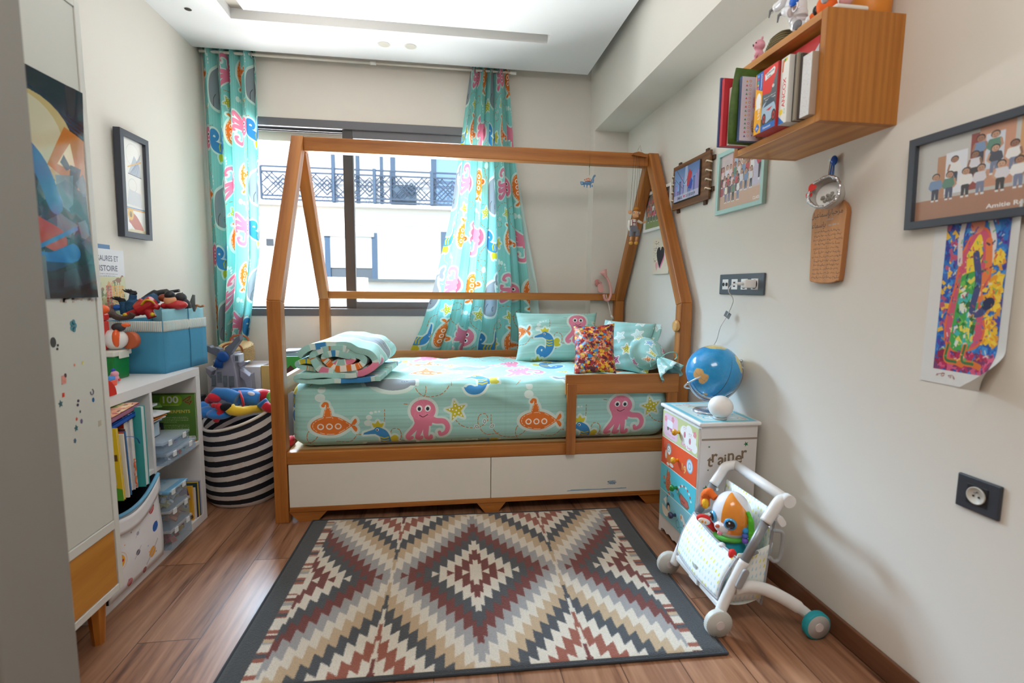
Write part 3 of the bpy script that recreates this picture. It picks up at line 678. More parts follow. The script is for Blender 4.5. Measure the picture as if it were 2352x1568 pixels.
struct(MB().box((XL - .15, -1.2, 0), (XR + .15, -1.05, ZTOP)).build('wall_rear', M_WALL))
# window wall with its opening
WX0, WX1, WZ0, WZ1 = -1.42, 0.40, 0.921, 2.203
wb = MB()
for a, b in (((XL - .15, YB, 0), (WX0, YB + .2, ZTOP)), ((WX1, YB, 0), (XR + .15, YB + .2, ZTOP)), ((WX0, YB, 0), (WX1, YB + .2, WZ0)), ((WX0, YB, WZ1), (WX1, YB + .2, ZTOP))): wb.box(a, b)
struct(wb.build('wall_back', M_WALL, weld=False))
struct(MB().box((XB, YC, 0), (XR, YB, ZTOP)).build('trim_column', M_WALL))
struct(MB().box((XB, -1.05, ZB), (XR, YC, ZTOP)).build('trim_beam', M_WALL))
struct(MB().box((XR - .012, -1.05, 0), (XR, YC, .072)).build('baseboard_right', wood('dark_skirting', (128, 84, 58), (84, 52, 36), 'Y', 1.0, .35), bevel=.003))
struct(MB().box((XB, YB - .012 - (YB - YC), 0), (XR - .012, YC, .072)).build('baseboard_column', MATS['dark_skirting'], bevel=.003))
struct(MB().box((XL, YB - .012, 0), (XB, YB, .072)).build('baseboard_back', MATS['dark_skirting'], bevel=.003))
# foreground wall end beside the wardrobe
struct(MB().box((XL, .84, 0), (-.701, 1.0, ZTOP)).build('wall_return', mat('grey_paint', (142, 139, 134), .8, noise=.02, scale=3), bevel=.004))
# dropped ceiling panel with a light slot cut in it
SX, SY, SL, IX, IY = -1.124, 3.041, .619, -1.024, 2.94
cp = MB(); Z1 = ZC + .055
for a, b in (((XL, SY, ZC), (XP, YP, Z1)), ((XL, -1.05, ZC), (SX, SY, Z1)), ((IX, -1.05, ZC), (XP, IY, Z1)), ((SL, IY, ZC), (XP, SY, Z1))): cp.box(a, b)
struct(cp.build('ceiling_panel', M_CEIL, weld=False))
M_SLOT = mat('slot_inside', (206, 198, 186), .9)
struct(MB().box((SX - .01, -1.05, Z1 + .001), (SL + .01, SY + .01, Z1 + .012)).build('trim_slot_back', M_SLOT))
M_SPOT = mat('spot_rim', (236, 234, 226), .5); M_SPOTI = mat('spot_bowl', (214, 208, 196), .4); M_HOLE = mat('dark_hole', (70, 66, 62), .8)
for (x, y, r, lab, im) in ((-.336, 3.206, .037, 'round cream recessed ceiling spot farther from the light slot end', M_SPOTI), (-.181, 3.208, .037, 'round cream recessed ceiling spot nearer the right hand curtain', M_SPOTI), (-1.309, 2.98, .019, 'small dark empty spot hole in the ceiling by the wall', M_HOLE)):
    t = thing('ceiling_spotlight', lab, 'ceiling light', (x, y, ZC), 'recessed ceiling spots' if r > .02 else None)
    MB().lathe([(r * .86, -.0005), (r, -.0015), (r, .0), (r * .86, .0)], (x, y, ZC), 28).build('rim', M_SPOT, t)
    MB().lathe([(r * .87, -.0012), (r * .8, -.001), (r * .7, -.0009), (0, -.0008)], (x, y, ZC), 28).build('bowl', im, t)

# sliding window: outer frame, one sash, glass
def framebar(m, x0, x1, z0, z1, y0, y1): m.box((x0, y0, z0), (x1, y1, z1))
win = thing('window_1', 'grey aluminium sliding window above the bed', 'window', ((WX0 + WX1) / 2, YB + .06, WZ0)); win['kind'] = 'structure'
m = MB(); Y0, Y1 = YB - .006, YB + .11
framebar(m, WX0, WX1, WZ1 - .052, WZ1, Y0, Y1); framebar(m, WX0, WX1, WZ0, WZ0 + .05, Y0, Y1); framebar(m, WX0, WX0 + .045, WZ0, WZ1, Y0, Y1); framebar(m, WX1 - .045, WX1, WZ0, WZ1, Y0, Y1)
m.build('window_frame', M_ALU, win, weld=False, bevel=.003)
m = MB()
for k in range(2):
    m.box((WX0 + .04, Y0 + .035 + .035 * k, WZ1 - .066), (WX1 - .04, Y0 + .043 + .035 * k, WZ1 - .05)); m.box((WX0 + .04, Y0 + .035 + .035 * k, WZ0 + .05), (WX1 - .04, Y0 + .043 + .035 * k, WZ0 + .062))
m.build('track', M_ALUD, win, weld=False)
mx0 = px(792, 500, 1, YB + .03).x; mx1 = px(815, 500, 1, YB + .03).x
m = MB(); s0, s1 = YB + .012, YB + .05; zb_, zt_ = WZ0 + .045, WZ1 - .048
framebar(m, mx0, WX1 - .04, zt_ - .055, zt_, s0, s1); framebar(m, mx0, WX1 - .04, zb_, zb_ + .052, s0, s1); framebar(m, WX1 - .1, WX1 - .04, zb_, zt_, s0, s1)
m.build('sash_rail', M_ALU, win, weld=False, bevel=.003)
MB().box((mx0, s0 - .002, zb_), (mx1, s1 + .002, zt_)).build('meeting_stile', mat('charcoal_aluminium', (74, 72, 72), .45, .2), win, bevel=.003)
MB().box((mx1 - .002, s0 + .016, zb_ + .05), (WX1 - .1, s0 + .02, zt_ - .05)).build('glass_pane', glassy('window_glass', (244, 247, 248), .03, .0), win)
# shutter box lip outside
struct(MB().box((WX0, YB + .13, WZ1 - .11), (WX1, YB + .2, WZ1)).build('trim_shutter_box', mat('shutter_cream', (232, 222, 206), .7)))

# ---------------------------------------------------------------- the building across the street
FY = 12.0
struct(MB().box((-30, YB + 3, -9.2), (30, 40, -9)).build('ground', mat('street_asphalt', (168, 164, 158), .9)))
bd = thing('apartment_building', 'white sunlit apartment building across the street with a balcony', 'building', (0, FY, -9))
M_FAC = mat('white_render', (238, 237, 234), .9, noise=.02, scale=.6)
MB().box((-12, FY, -9), (13, FY + 6, 11)).build('wall', M_FAC, bd)
def fp(x, y, d=0): q = px(x, y, 1, FY - d); return q
M_RAIL = mat('rail_blue_grey', (52, 74, 98), .6); M_DARKG = mat('facade_glass', (120, 156, 196), .3); M_SH = mat('facade_shutter', (176, 184, 190), .6); M_DKF = mat('facade_frame', (58, 84, 110), .6)
# balcony slab and railing
bz0 = fp(900, 466, .2).z; bz1 = fp(900, 393, .2).z; bx0 = fp(600, 430, .2).x; bx1 = fp(1240, 430, .2).x
MB().box((bx0 - 1, FY - .22, bz0 - .10), (bx1 + .8, FY, bz0 - .04)).build('balcony_slab', M_FAC, bd)
m = MB(); ry = FY - .2
for z in (bz0, bz0 + .08, bz1 - .11, bz1): m.box((bx0, ry - .018, z - .016), (bx1, ry + .018, z + .016))
W = .92; n = int((bx1 - bx0) / W)
def bar(m, x0, z0, x1, z1, t=.011): m.tube([(x0, ry, z0), (x1, ry, z1)], t, 4, caps=False)
H0, H1 = bz0 + .08, bz1 - .11; hm = (H0 + H1) / 2; hh = (H1 - H0) / 2
for i in range(n):
    cx = bx0 + (i + .5) * W
    m.box((bx0 + i * W - .02, ry - .02, bz0), (bx0 + i * W + .02, ry + .02, bz1))
    for s in (1, -1):
        for k in (0, .1, .2): bar(m, cx - .46 + k, hm + s * hh, cx, hm + s * (hh - .46 + k)); bar(m, cx + .46 - k, hm + s * hh, cx, hm + s * (hh - .46 + k))
        bar(m, cx - .46, hm, cx - .46 + hh, hm + s * hh); bar(m, cx + .46, hm, cx + .46 - hh, hm + s * hh)
    for s in (1, -1): bar(m, cx - .12, hm, cx, hm + s * .12); bar(m, cx + .12, hm, cx, hm + s * .12)
m.build('balcony_railing', M_RAIL, bd, weld=False)
for (x, w) in ((858, 7), (988, 8), (766, 5)): a, b = fp(x, 500, .2), fp(x + w, 500, .2); MB().box((a.x, ry - .05, bz0 - .02), (b.x, ry + .05, bz1 + .03)).build('railing_post', M_DKF, bd)
# tall balcony doors behind the railing
for (x0, x1) in ((762, 770), (818, 826), (873, 880), (897, 908), (990, 1002)):
    MB().box((fp(x0, 400).x, FY - .06, bz0), (fp(x1, 400).x, FY + .05, bz0 + 2.4)).build('balcony_door_frame', M_DKF, bd)
MB().box((fp(1000, 400).x, FY - .03, bz0), (fp(1130, 400).x, FY + .05, bz0 + 2.3)).build('balcony_door_glass', M_DARKG, bd)
MB().box((fp(905, 450, .1).x, FY - .15, bz0), (fp(955, 450, .1).x, FY - .02, bz0 + .42)).build('balcony_planter', mat('planter_grey', (70, 92, 112), .7), bd)
# lower window with a half drawn blind
a, b = fp(742, 532), fp(862, 640)
MB().box((a.x, FY - .1, a.z - .1), (b.x, FY + .02, a.z)).build('blind_box', M_SH, bd)
MB().box((a.x + .06, FY - .02, b.z), (b.x, FY + .03, a.z - .1)).build('window', mat('lower_glass', (70, 84, 98), .2), bd)
MB().box((a.x + .06, FY - .05, (a.z + b.z) / 2 - .28), (b.x - .04, FY - .02, a.z - .1)).build('blind', mat('blind_white', (236, 236, 234), .8), bd)
for x in (a.x + .1, b.x): MB().box((x - .06, FY - .07, b.z), (x + .06, FY + .03, a.z)).build('window_jamb', M_DKF, bd)
q0, q1 = fp(612, 548), fp(629, 564); MB().box((q0.x, FY - .03, q1.z), (q1.x, FY + .02, q0.z)).build('air_vent', mat('vent_grey', (62, 70, 78), .6), bd)
q0, q1 = fp(840, 640), fp(1000, 648); MB().box((q0.x, FY - .2, q1.z), (q1.x, FY + .02, q0.z)).build('ledge_cap', mat('ledge_grey', (84, 96, 100), .7), bd)
q0, q1 = fp(1012, 532), fp(1030, 600); MB().box((q0.x, FY - .03, q1.z), (q1.x, FY + .02, q0.z)).build('window', M_DKF, bd)
MB().box((fp(815, 515).x, FY - .015, fp(815, 515).z), (fp(1025, 515).x, FY + .01, fp(815, 517).z)).build('render_joint', M_SH, bd)
# rough parapet nearer to us
pz = px(750, 636, 1, 9.0); MB().box((px(600, 640, 1, 9.0).x, 9.0, -9), (px(838, 640, 1, 9.0).x, 9.4, pz.z)).build('low_parapet', mat('stained_render', (232, 222, 208), .95, noise=.12, scale=2.5), tag(thing('parapet_wall', 'low stained parapet wall in front of the white building', 'wall', (0, 9.2, -9)), 'low stained parapet wall in front of the white building', 'wall'))
# ---------------------------------------------------------------- house bed
LIGHT_O, DARK_O = (198, 127, 57), (146, 83, 30)
WX = wood('oak_along_x', LIGHT_O, DARK_O, 'X'); WY = wood('oak_along_y', LIGHT_O, DARK_O, 'Y'); WZ = wood('oak_along_z', LIGHT_O, DARK_O, 'Z')
T = .061; BX0, BX1, BY0, BY1, ZK, ZA = -.788, 1.260, 2.382, 3.411, 1.056, 1.915
YM = (BY0 + BY1) / 2
bed = thing('house_bed', 'oak house-shaped bed frame with a ridge beam and guard rails', 'bed', ((BX0 + BX1) / 2, YM, 0))
for x in (BX0, BX1 - T):
    for s in (1, -1):
        yo = BY0 if s == 1 else BY1
        P = [(yo, 0), (yo + s * T, 0), (yo + s * T, ZK - .016), (yo, ZK)]
        MB().prism(P, (x, 0, 0), (0, 1, 0), (0, 0, 1), (T, 0, 0)).build('post', WZ, bed, bevel=.004, weld='normals')
        P = [(yo, ZK), (yo + s * T, ZK - .016), (YM, ZA - .07), (YM, ZA), (YM - s * .03, ZA)]
        rf = MB().prism(P, (x, 0, 0), (0, 1, 0), (0, 0, 1), (T, 0, 0)).build('rafter', wood('oak_rafter_%s' % ('front' if s == 1 else 'rear'), LIGHT_O, DARK_O, 'Z', .9, turn=s * .513), bed, bevel=.004, weld='normals')
xa, xb = BX0 + T, BX1 - T
MB().box((xa, YM - .03, ZA - .077), (xb, YM + .03, ZA - .004)).build('ridge_beam', WX, bed, bevel=.004)
MB().box((xa, BY1 - T + .005, 1.043), (xb, BY1 - .01, 1.091)).build('eave_rail', WX, bed, bevel=.003)
MB().box((xa, BY1 - .045, .604), (xb, BY1 - .02, .698)).build('rear_guard_rail', WX, bed, bevel=.003)
MB().box((BX0 + .012, BY0 + T, .597), (BX0 + .04, BY1 - T, .685)).build('end_rail', WY, bed, bevel=.003)
MB().box((BX1 - .04, BY0 + T, .597), (BX1 - .012, BY1 - T, .685)).build('end_rail', WY, bed, bevel=.003)
MB().box((BX0 + .012, BY0 + T, .28), (BX0 + .04, BY1 - T, .345)).build('end_rail', WY, bed, bevel=.003)
MB().box((xa, BY0 + .002, .286), (xb, BY0 + .045, .345)).build('base_rail', WX, bed, bevel=.003)
MB().box((xa, BY1 - .045, .26), (xb, BY1 - .002, .345)).build('base_rail', WX, bed, bevel=.003)
MB().box((xa, BY0 + .045, .32), (xb, BY1 - .045, .343)).build('slat_base', mat('pale_plywood', (214, 180, 136), .7), bed)
MB().box((.604, BY0 - .016, .598), (xb, BY0 + .006, .697)).build('guard_rail', WX, bed, bevel=.004)
MB().box((.609, BY0 - .03, .294), (.657, BY0 - .014, .655)).build('guard_post', WZ, bed, bevel=.003)
MB().box((1.142, BY0 - .014, .345), (1.195, BY0 + .012, .6)).build('guard_post', WZ, bed, bevel=.003)
MB().lathe([(.026, 0), (.03, .004), (.03, .014), (.024, .02)], (xb, 2.41, .937), 24, axis=(-1, 0, 0)).build('wooden_knob', wood('pale_wood', (226, 176, 106), (200, 144, 80), 'X'), bed)
# trundle under the bed
tr = thing('trundle_drawer', 'white-fronted trundle drawer on oak feet under the bed', 'drawer', (.2, 2.4, 0))
M_WHITE_L = mat('cream_laminate', (232, 226, 214), .45, noise=.01)
fy = BY0 + .004
MB().box((-.722, fy, .075), (.2345, fy + .018, .284)).build('drawer_front', M_WHITE_L, tr, bevel=.0015)
MB().box((.2375, fy, .075), (1.19, fy + .018, .284)).build('drawer_front', M_WHITE_L, tr, bevel=.0015)
MB().box((-.722, fy - .002, .052), (1.19, fy + .02, .075)).build('bottom_rail', WX, tr, bevel=.001)
MB().box((-.71, fy + .02, .06), (1.18, BY1 - .08, .26)).build('drawer_body', mat('dark_underbed', (92, 66, 46), .8), tr)
for x, w in ((-.64, .09), (.24, .075), (1.10, .09)):
    MB().prism([(x - w, .052), (x + w, .052), (x + w * .45, 0), (x - w * .45, 0)], (0, fy + .004, 0), (1, 0, 0), (0, 0, 1), (0, .02, 0)).build('foot', WX, tr, weld='normals')
# crayon scribble on the right front
r = random.Random(3); m = MB()
def crayon(name, pts, col, w=.0012):
    mm = MB()
    for P in pts: mm.tube(P, w, 4, caps=False, flat=.2, up=(0, 1, 0))
    return mm
ct = [[(.84 + .05 * r.random(), fy - .0004, .118 + .02 * r.random()) for _ in range(9)] for _ in range(9)] + [[(.62 + .1 * k + .03 * r.random(), fy - .0004, .092 + .006 * r.random()) for k in range(4)] for _ in range(4)]
cr = crayon('c', ct, None).build('crayon_scribble', mat('blue_crayon', (148, 176, 196), .8), tr, weld=False); cr['label'] = 'pale blue crayon scribble'

# ---------------------------------------------------------------- mattress with fitted sheet
def mattress():
    x0, x1, y0, y1, z0, z1 = -.715, 1.172, 2.415, 3.352, .346, .662
    cx, cy, cz = (x0 + x1) / 2, (y0 + y1) / 2, (z0 + z1) / 2; hx, hy, hz = (x1 - x0) / 2, (y1 - y0) / 2, (z1 - z0) / 2
    bm = bmesh.new(); bmesh.ops.create_cube(bm, size=2); bmesh.ops.subdivide_edges(bm, edges=bm.edges, cuts=46, use_grid_fill=True)
    uvl = bm.loops.layers.uv.new('UVMap'); rn = random.Random(4); P0 = {v: v.co.copy() for v in bm.verts}
    def wr(x, y): return .0060 * math.sin(17 * x + 9 * y) * math.sin(6 * y - 4 * x) + .0036 * math.sin(31 * x - 23 * y + 2 * math.sin(9 * y))
    for v in bm.verts:
        p = P0[v]; q = Vector((p.x * hx, p.y * hy, p.z * hz)); R = .075
        c = Vector((max(-hx + R, min(hx - R, q.x)), max(-hy + R, min(hy - R, q.y)), max(-hz + R, min(hz - R, q.z))))
        d = q - c
        if d.length > 1e-6: q = c + d.normalized() * R
        X, Y = q.x + cx, q.y + cy
        if p.z > -.9: q.z += wr(X, Y) * (1 if p.z > .5 else .4) * min(1, (p.z + 1))
        if abs(p.y + 1) < .1: q.y += .006 * math.sin(9 * X + 14 * q.z) * (1 - p.z ** 2) + .004 * math.sin(40 * q.z + 3 * X) * (1 - p.z ** 2) - .014 * (1 - p.z ** 2)
        if p.z > .9: q.z -= .012 * max(0, (X - .95) / .2) 
        # long diagonal pull across the front
        t = (X - .1) * .75 + (q.z - .14) * 2.2; q.y -= .010 * math.exp(-(t / .035) ** 2) * (1 if p.y < -.9 else 0) * max(0, 1 - abs(X - .15) / .45)
        v.co = q + Vector((cx, cy, cz))
    for f in bm.faces:
        f.smooth = True; n = f.normal
        c0 = sum((P0[v] for v in f.verts), Vector()) / len(f.verts); k = max(range(3), key=lambda i: abs(c0[i]))
        for l in f.loops:
            p = l.vert.co
            # sheet falls over the edges: continue the print down the front and the ends
            if k == 2: u, w = p.x, p.y
            elif k == 1: u, w = p.x, (y0 - (z1 - p.z) if c0.y < 0 else y1 + (z1 - p.z))
            else: u, w = ((x0 - (z1 - p.z)) if c0.x < 0 else (x1 + (z1 - p.z))), p.y
            l[uvl].uv = ((u + SHEET_DU) / SHEET_T, (w + SHEET_DV) / SHEET_T)
    me = bpy.data.meshes.new('mattress'); bm.to_mesh(me); bm.free(); me.materials.append(M_SHEET)
    o = bpy.data.objects.new('mattress', me); COL.objects.link(o)
    return tag(o, 'mattress in an aqua sheet printed with octopuses, submarines and whales', 'mattress')
SHEET_T = 1.0; SHEET_DU = .17 + .525 + .0; SHEET_DV = .13 - (2.415 - .20)
mattress()
# something red tucked between mattress and end rail
tag(MB().ell((-.742, 2.50, .365), (.02, .05, .025), n=14, m=10).build('red_cloth', mat('red_cloth', (206, 36, 40), .8, bump=.3, bscale=60)), 'crumpled red cloth tucked beside the mattress at the bed post', 'cloth')

# ---------------------------------------------------------------- folded duvet
def duvet():
    # cross-section path in x-z: an oval roll over two looser folds
    t = thing('folded_duvet', 'folded and rolled aqua sea-print duvet on the end of the bed', 'duvet', (-.47, 2.62, .665))
    cx, cz = -.475, .775; path = []
    for i in range(0, 86):
        a = PI * 1.02 + i / 85 * 2 * PI * 2.9; k = 1 - .86 * (i / 85); tilt = -.11
        x, z = .185 * k * math.cos(-a), .083 * k * math.sin(-a) * (1.05 - .12 * k)
        path.append((cx + x * math.cos(tilt) - z * math.sin(tilt), cz + x * math.sin(tilt) + z * math.cos(tilt) + .01 * (1 - k)))
    def ribbon(name, P, y0, y1, th, wave, uoff, skew=0.10, parent=t, sm=.010):
        m = MB(); n = len(P); acc = [0]
        for i in range(1, n): acc.append(acc[-1] + math.hypot(P[i][0] - P[i - 1][0], P[i][1] - P[i - 1][1]))
        rr = random.Random(uoff * 97)
        ph = [rr.random() * 6 for _ in range(4)]
        def fn(u, v):
            f = u * (n - 1); i = min(int(f), n - 2); q = f - i
            x = P[i][0] + (P[i + 1][0] - P[i][0]) * q; z = P[i][1] + (P[i + 1][1] - P[i][1]) * q; y = y0 + (y1 - y0) * v
            s = acc[i] + (acc[i + 1] - acc[i]) * q
            w = wave * (math.sin(38 * s + ph[0]) * math.sin(9 * y + ph[1]) + .6 * math.sin(66 * s + ph[2] + 5 * y))
            return (x + skew * (y - 2.4) + w, y + .006 * math.sin(30 * s + ph[3]), z + w * .8 + .02 * (y - 2.4))
        L = acc[-1]
        m.grid(fn, n * 2, 26, uv=lambda u, v: (u * L * 1.0 + uoff, v * (y1 - y0) + uoff * .37))
        return m.build(name, M_SHEET, parent, solid=th, offset=0, bevel=th * .38, seg=3)
    ribbon('rolled_layer', path, 2.40, 2.84, .030, .0042, .31)
    low = [(-.29, .690), (-.40, .683), (-.55, .680), (-.64, .681), (-.672, .692), (-.66, .706), (-.62, .708), (-.5, .706), (-.40, .708)]
    ribbon('lower_fold', [(p.x, p.y) for p in smoothcurve([(a, b, 0) for a, b in low], 5)], 2.385, 2.82, .022, .0022, .77)
    low = [(-.36, .732), (-.50, .731), (-.62, .736), (-.665, .748), (-.67, .764), (-.64, .774), (-.60, .768), (-.58, .752)]
    ribbon('middle_fold', [(p.x, p.y) for p in smoothcurve([(a, b, 0) for a, b in low], 5)], 2.41, 2.82, .022, .0022, .12)
    return t
duvet()

# ---------------------------------------------------------------- pillows
def pillow_mesh(w, h, d, n=30, pinch=.055, ruf=.0, seed=0, uv=None, pw=.42):
    """cushion lying in its own x-y plane; +z is the face"""
    m = MB(); rr = random.Random(seed); ph = [rr.random() * 6 for _ in range(6)]
    for s in (1, -1):
        def fn(u, v, s=s):
            a, b = 2 * u - 1, 2 * v - 1
            e = (max(0, 1 - a * a) ** pw) * (max(0, 1 - b * b) ** pw)
            x = a * w / 2 * (1 - pinch * (1 - b * b) * 0 - pinch * (1 - abs(a)) * 0) * (1 - pinch * (1 - b * b) * abs(a)); y = b * h / 2 * (1 - pinch * (1 - a * a) * abs(b))
            z = s * d / 2 * e + .004 * math.sin(9 * a + ph[0] + 4 * b) * e + .003 * math.sin(17 * b + ph[1] - 6 * a) * e
            return (x, y, z + (ruf * math.sin(7 * a + ph[2]) if abs(b) > .97 else 0))
        m.grid(fn, n, n, uv=(lambda u, v, s=s: ((u if s == 1 else 1 - u) * w + (uv or (0, 0))[0], v * h + (uv or (0, 0))[1])))
        if s == -1:
            k = (n) * (n)
            for i in range(len(m.f) - k, len(m.f)): m.f[i] = m.f[i][::-1]; m.uv[i] = m.uv[i][::-1]
    return m
def put(m, M):
    m.v = [M @ p for p in m.v]; return m
def scaled_uv(m, s):
    m.uv = [[(a * s, b * s) for a, b in f] for f in m.uv]; return m
# large pillow against the rear rail
pm = pillow_mesh(.53, .34, .17, 34, uv=(.20, -.06), seed=1, pinch=.085)
tag(put(pm, frame3((.725, 3.105, .812), (.985, -.17, .01), (.02, .42, .90))).build('pillow', M_SHEET, weld=True), 'large aqua pillow with octopus and submarine leaning on the rear rail', 'pillow')
# pillow with the flanged star print
sp = thing('pillow', 'aqua starfish-print pillow with a flat flange behind the sequin cushion', 'pillow', (1.02, 2.75, .67))
pm = pillow_mesh(.33, .30, .13, 30, uv=(.06, .1), seed=2)
Mst = frame3((1.03, 2.735, .80), (.64, -.76, -.02), (.42, .18, .88))
put(pm, Mst).build('filling', M_STARF, sp)
fl = MB(); fl.grid(lambda u, v: Mst @ Vector((.150 + .05 * u + .004 * math.sin(9 * v), (v - .5) * .295, .012 * math.sin(6 * v) + .006 * u)), 4, 20, uv=lambda u, v: (.05 * u + .3, v * .315))
fl.build('flange', M_STARF, sp, solid=.004)
# sequin cushion
pm = pillow_mesh(.23, .29, .10, 26, seed=5, uv=(0, 0), pinch=.08); scaled_uv(pm, 3.4)
tag(put(pm, frame3((.832, 2.645, .792), (.92, -.36, .08), (.50, .18, .84))).build('cushion', M_SEQUIN), 'small cushion covered in multicoloured red and orange sequins', 'cushion')
# bolster with its tied end over the guard rail
bo = thing('bolster', 'aqua bolster cushion with its tied ruffled end over the guard rail', 'bolster', (1.105, 2.75, .67))
prof = [(.0, -.01), (.012, .0), (.030, .02), (.052, .045), (.075, .08), (.086, .13), (.09, .2), (.09, .40), (.084, .46), (.05, .50), (.0, .51)]
m = MB(); ax = Vector((-.02, 1, .04)).normalized(); cb = Vector((1.115, 2.435, .762))
n = 40; V = []; F = []; U = []; q = Vector((0, 0, 1)).rotation_difference(ax).to_matrix()
for i, (r_, z_) in enumerate(prof):
    for k in range(n + 1):
        w = 2 * PI * k / n; pl = 1 + (.10 * math.sin(w * 11) if z_ < .09 else 0) * (1 - z_ / .09 if z_ < .09 else 0)
        V.append(cb + q @ Vector((r_ * pl * math.cos(w), r_ * pl * math.sin(w), z_)))
for i in range(len(prof) - 1):
    for k in range(n):
        F.append((i * (n + 1) + k, i * (n + 1) + k + 1, (i + 1) * (n + 1) + k + 1, (i + 1) * (n + 1) + k)); U.append([(k / n * .55, prof[i][1]), ((k + 1) / n * .55, prof[i][1]), ((k + 1) / n * .55, prof[i + 1][1]), (k / n * .55, prof[i + 1][1])])
m.add(V, F, U, 0, True); m.build('filling', M_STARF, bo, sub=1)
# gathered ruffle hanging forward and down
m = MB(); c0 = cb + Vector((.0, -.002, .0)); dirv = Vector((.30, -.78, -.55)).normalized(); qa = Vector((0, 0, 1)).rotation_difference(dirv).to_matrix()
m.grid(lambda u, v: c0 + qa @ Vector(((.012 + .050 * v ** .8 * (1 + .2 * math.sin(u * 2 * PI * 7))) * math.cos(u * 2 * PI), (.012 + .050 * v ** .8 * (1 + .2 * math.sin(u * 2 * PI * 7))) * math.sin(u * 2 * PI), v * .115 + .006 * math.sin(u * 2 * PI * 5) * v)), 84, 8, uv=lambda u, v: (u * .4 + .1, v * .1 + .33))
m.build('ruffle', M_STARF, bo, solid=.0015)
m = MB(); m.tube([(c0.x + .015 * math.cos(w), c0.y + .006, c0.z + .015 * math.sin(w)) for w in np.linspace(0, 2 * PI, 16, endpoint=False)], .004, 6, closed=True)
m.tube(smoothcurve([c0 + Vector(p) for p in ((.005, -.012, .01), (.03, -.03, .035), (.07, -.035, .04), (.085, -.03, .015), (.075, -.025, -.0))], 6), .004, 6, flat=.5)
m.tube(smoothcurve([c0 + Vector(p) for p in ((-.005, -.012, .01), (-.03, -.03, .02), (-.06, -.03, .0), (-.055, -.028, -.035))], 6), .004, 6, flat=.5)
m.build('tie_ribbon', mat('aqua_ribbon', (150, 208, 204), .7), bo, weld=False)
# ---------------------------------------------------------------- curtains and rod
ROD_Y, ROD_Z = 3.468, 2.553
rod = thing('curtain_rod', 'thin white telescopic curtain rod under the ceiling edge', 'curtain rod', (-.5, ROD_Y, ROD_Z))
M_RODW = mat('rod_white', (226, 220, 208), .4)
MB().cyl((-1.474, ROD_Y, ROD_Z), (-.42, ROD_Y, ROD_Z), .0095, 14).build('outer_tube', M_RODW, rod)
MB().cyl((-.42, ROD_Y, ROD_Z), (.46, ROD_Y, ROD_Z), .0078, 14).build('inner_tube', M_RODW, rod)
MB().cyl((.455, ROD_Y, ROD_Z), (.497, ROD_Y, ROD_Z), .011, 14).build('end_cap', mat('rod_cap', (240, 238, 232), .4), rod)
MB().cyl((-.452, ROD_Y, ROD_Z), (-.415, ROD_Y, ROD_Z), .0115, 14).build('joint_sleeve', MATS['rod_cap'], rod)
def interp(z, tab):
    for (a, p), (b, q) in zip(tab, tab[1:]):
        if (a >= z >= b): t = (a - z) / (a - b); return p + (q - p) * t
    return tab[0][1] if z > tab[0][0] else tab[-1][1]
def curtain(label, ltab, rtab, zbot, nf, width, amp, uo, vo, phase, lining=None, eyelets=()):
    t = thing('curtain', label, 'curtain', ((ltab[0][1] + rtab[0][1]) / 2, ROD_Y, 2.56)); ZT = 2.612
    def fn(u, v):
        zb = zbot(u); z = ZT + (zb - ZT) * v
        l, r = interp(z, ltab), interp(z, rtab); d = v
        uu = u + .025 * math.sin(2 * PI * u * 1.7 + 1.1 + 2.0 * d)
        ph = 2 * PI * nf * uu + phase
        x = l + (r - l) * (u + .55 / (2 * PI * nf) * math.sin(2 * ph + .5))
        a = amp[0] + (amp[1] - amp[0]) * d
        y = ROD_Y + a * (math.sin(ph) + .28 * math.sin(2.3 * ph + 3 * d) * d) + .006 * math.sin(9 * z + 7 * u) * d
        return (x, min(y, YB - .005), z)
    m = MB().grid(fn, 150, 70, uv=lambda u, v: ((v * 1.95 + uo) / .66, (u * width + vo) / .68))
    m.build('cloth', M_CURT, t)
    if lining:
        def fl(u, v):
            zb = zbot(1) + .02; z = ZT + (zb - ZT) * v; r = interp(z, rtab); k = interp(z, lining)
            return (r - .02 + (k + .02) * u, ROD_Y + .022 + .008 * math.sin(8 * u + 3 * z) , z)
        MB().grid(fl, 14, 40, uv=lambda u, v: (v * 1.95 + uo, u * .2 + .5 + vo)).build('lining', M_LINING, t)
    for x in eyelets:
        MB().tube([(x, ROD_Y + .021 * math.cos(w), ROD_Z + .021 * math.sin(w)) for w in np.linspace(0, 2 * PI, 20, endpoint=False)], .004, 8, closed=True, up=(1, 0, 0)).build('eyelet', mat('eyelet_steel', (150, 150, 150), .25, .9), t)
    return t
M_LINING = mat('pale_lining', (206, 232, 228), .8, noise=.05, scale=6)
curtain('aqua sea-print curtain gathered beside the shelf unit and the window', [(2.62, -1.470), (1.6, -1.468), (.5, -1.47)], [(2.62, -1.150), (2.0, -1.155), (1.3, -1.172), (.78, -1.265), (.4, -1.29)],
        lambda u: .46 + .30 * min(1, max(0, (u - .30) / .25)), 4.5, 1.0, (.032, .036), .62, .10, .4, eyelets=(-1.168,))
curtain('aqua sea-print curtain gathered in the middle and flaring behind the bed', [(2.62, .203), (2.08, .128), (1.6, .06), (1.12, -.05), (.85, -.13), (.70, -.20), (.45, -.26)], [(2.62, .432), (2.08, .474), (1.6, .535), (1.12, .60), (.70, .625), (.4, .64)],
        lambda u: .50 + .10 * (1 - u), 4.3, 1.12, (.034, .030), .05, .35, 2.1, lining=[(2.62, .012), (2.0, .02), (1.4, .05), (1.1, .07), (.7, .075)], eyelets=(.222, .378))

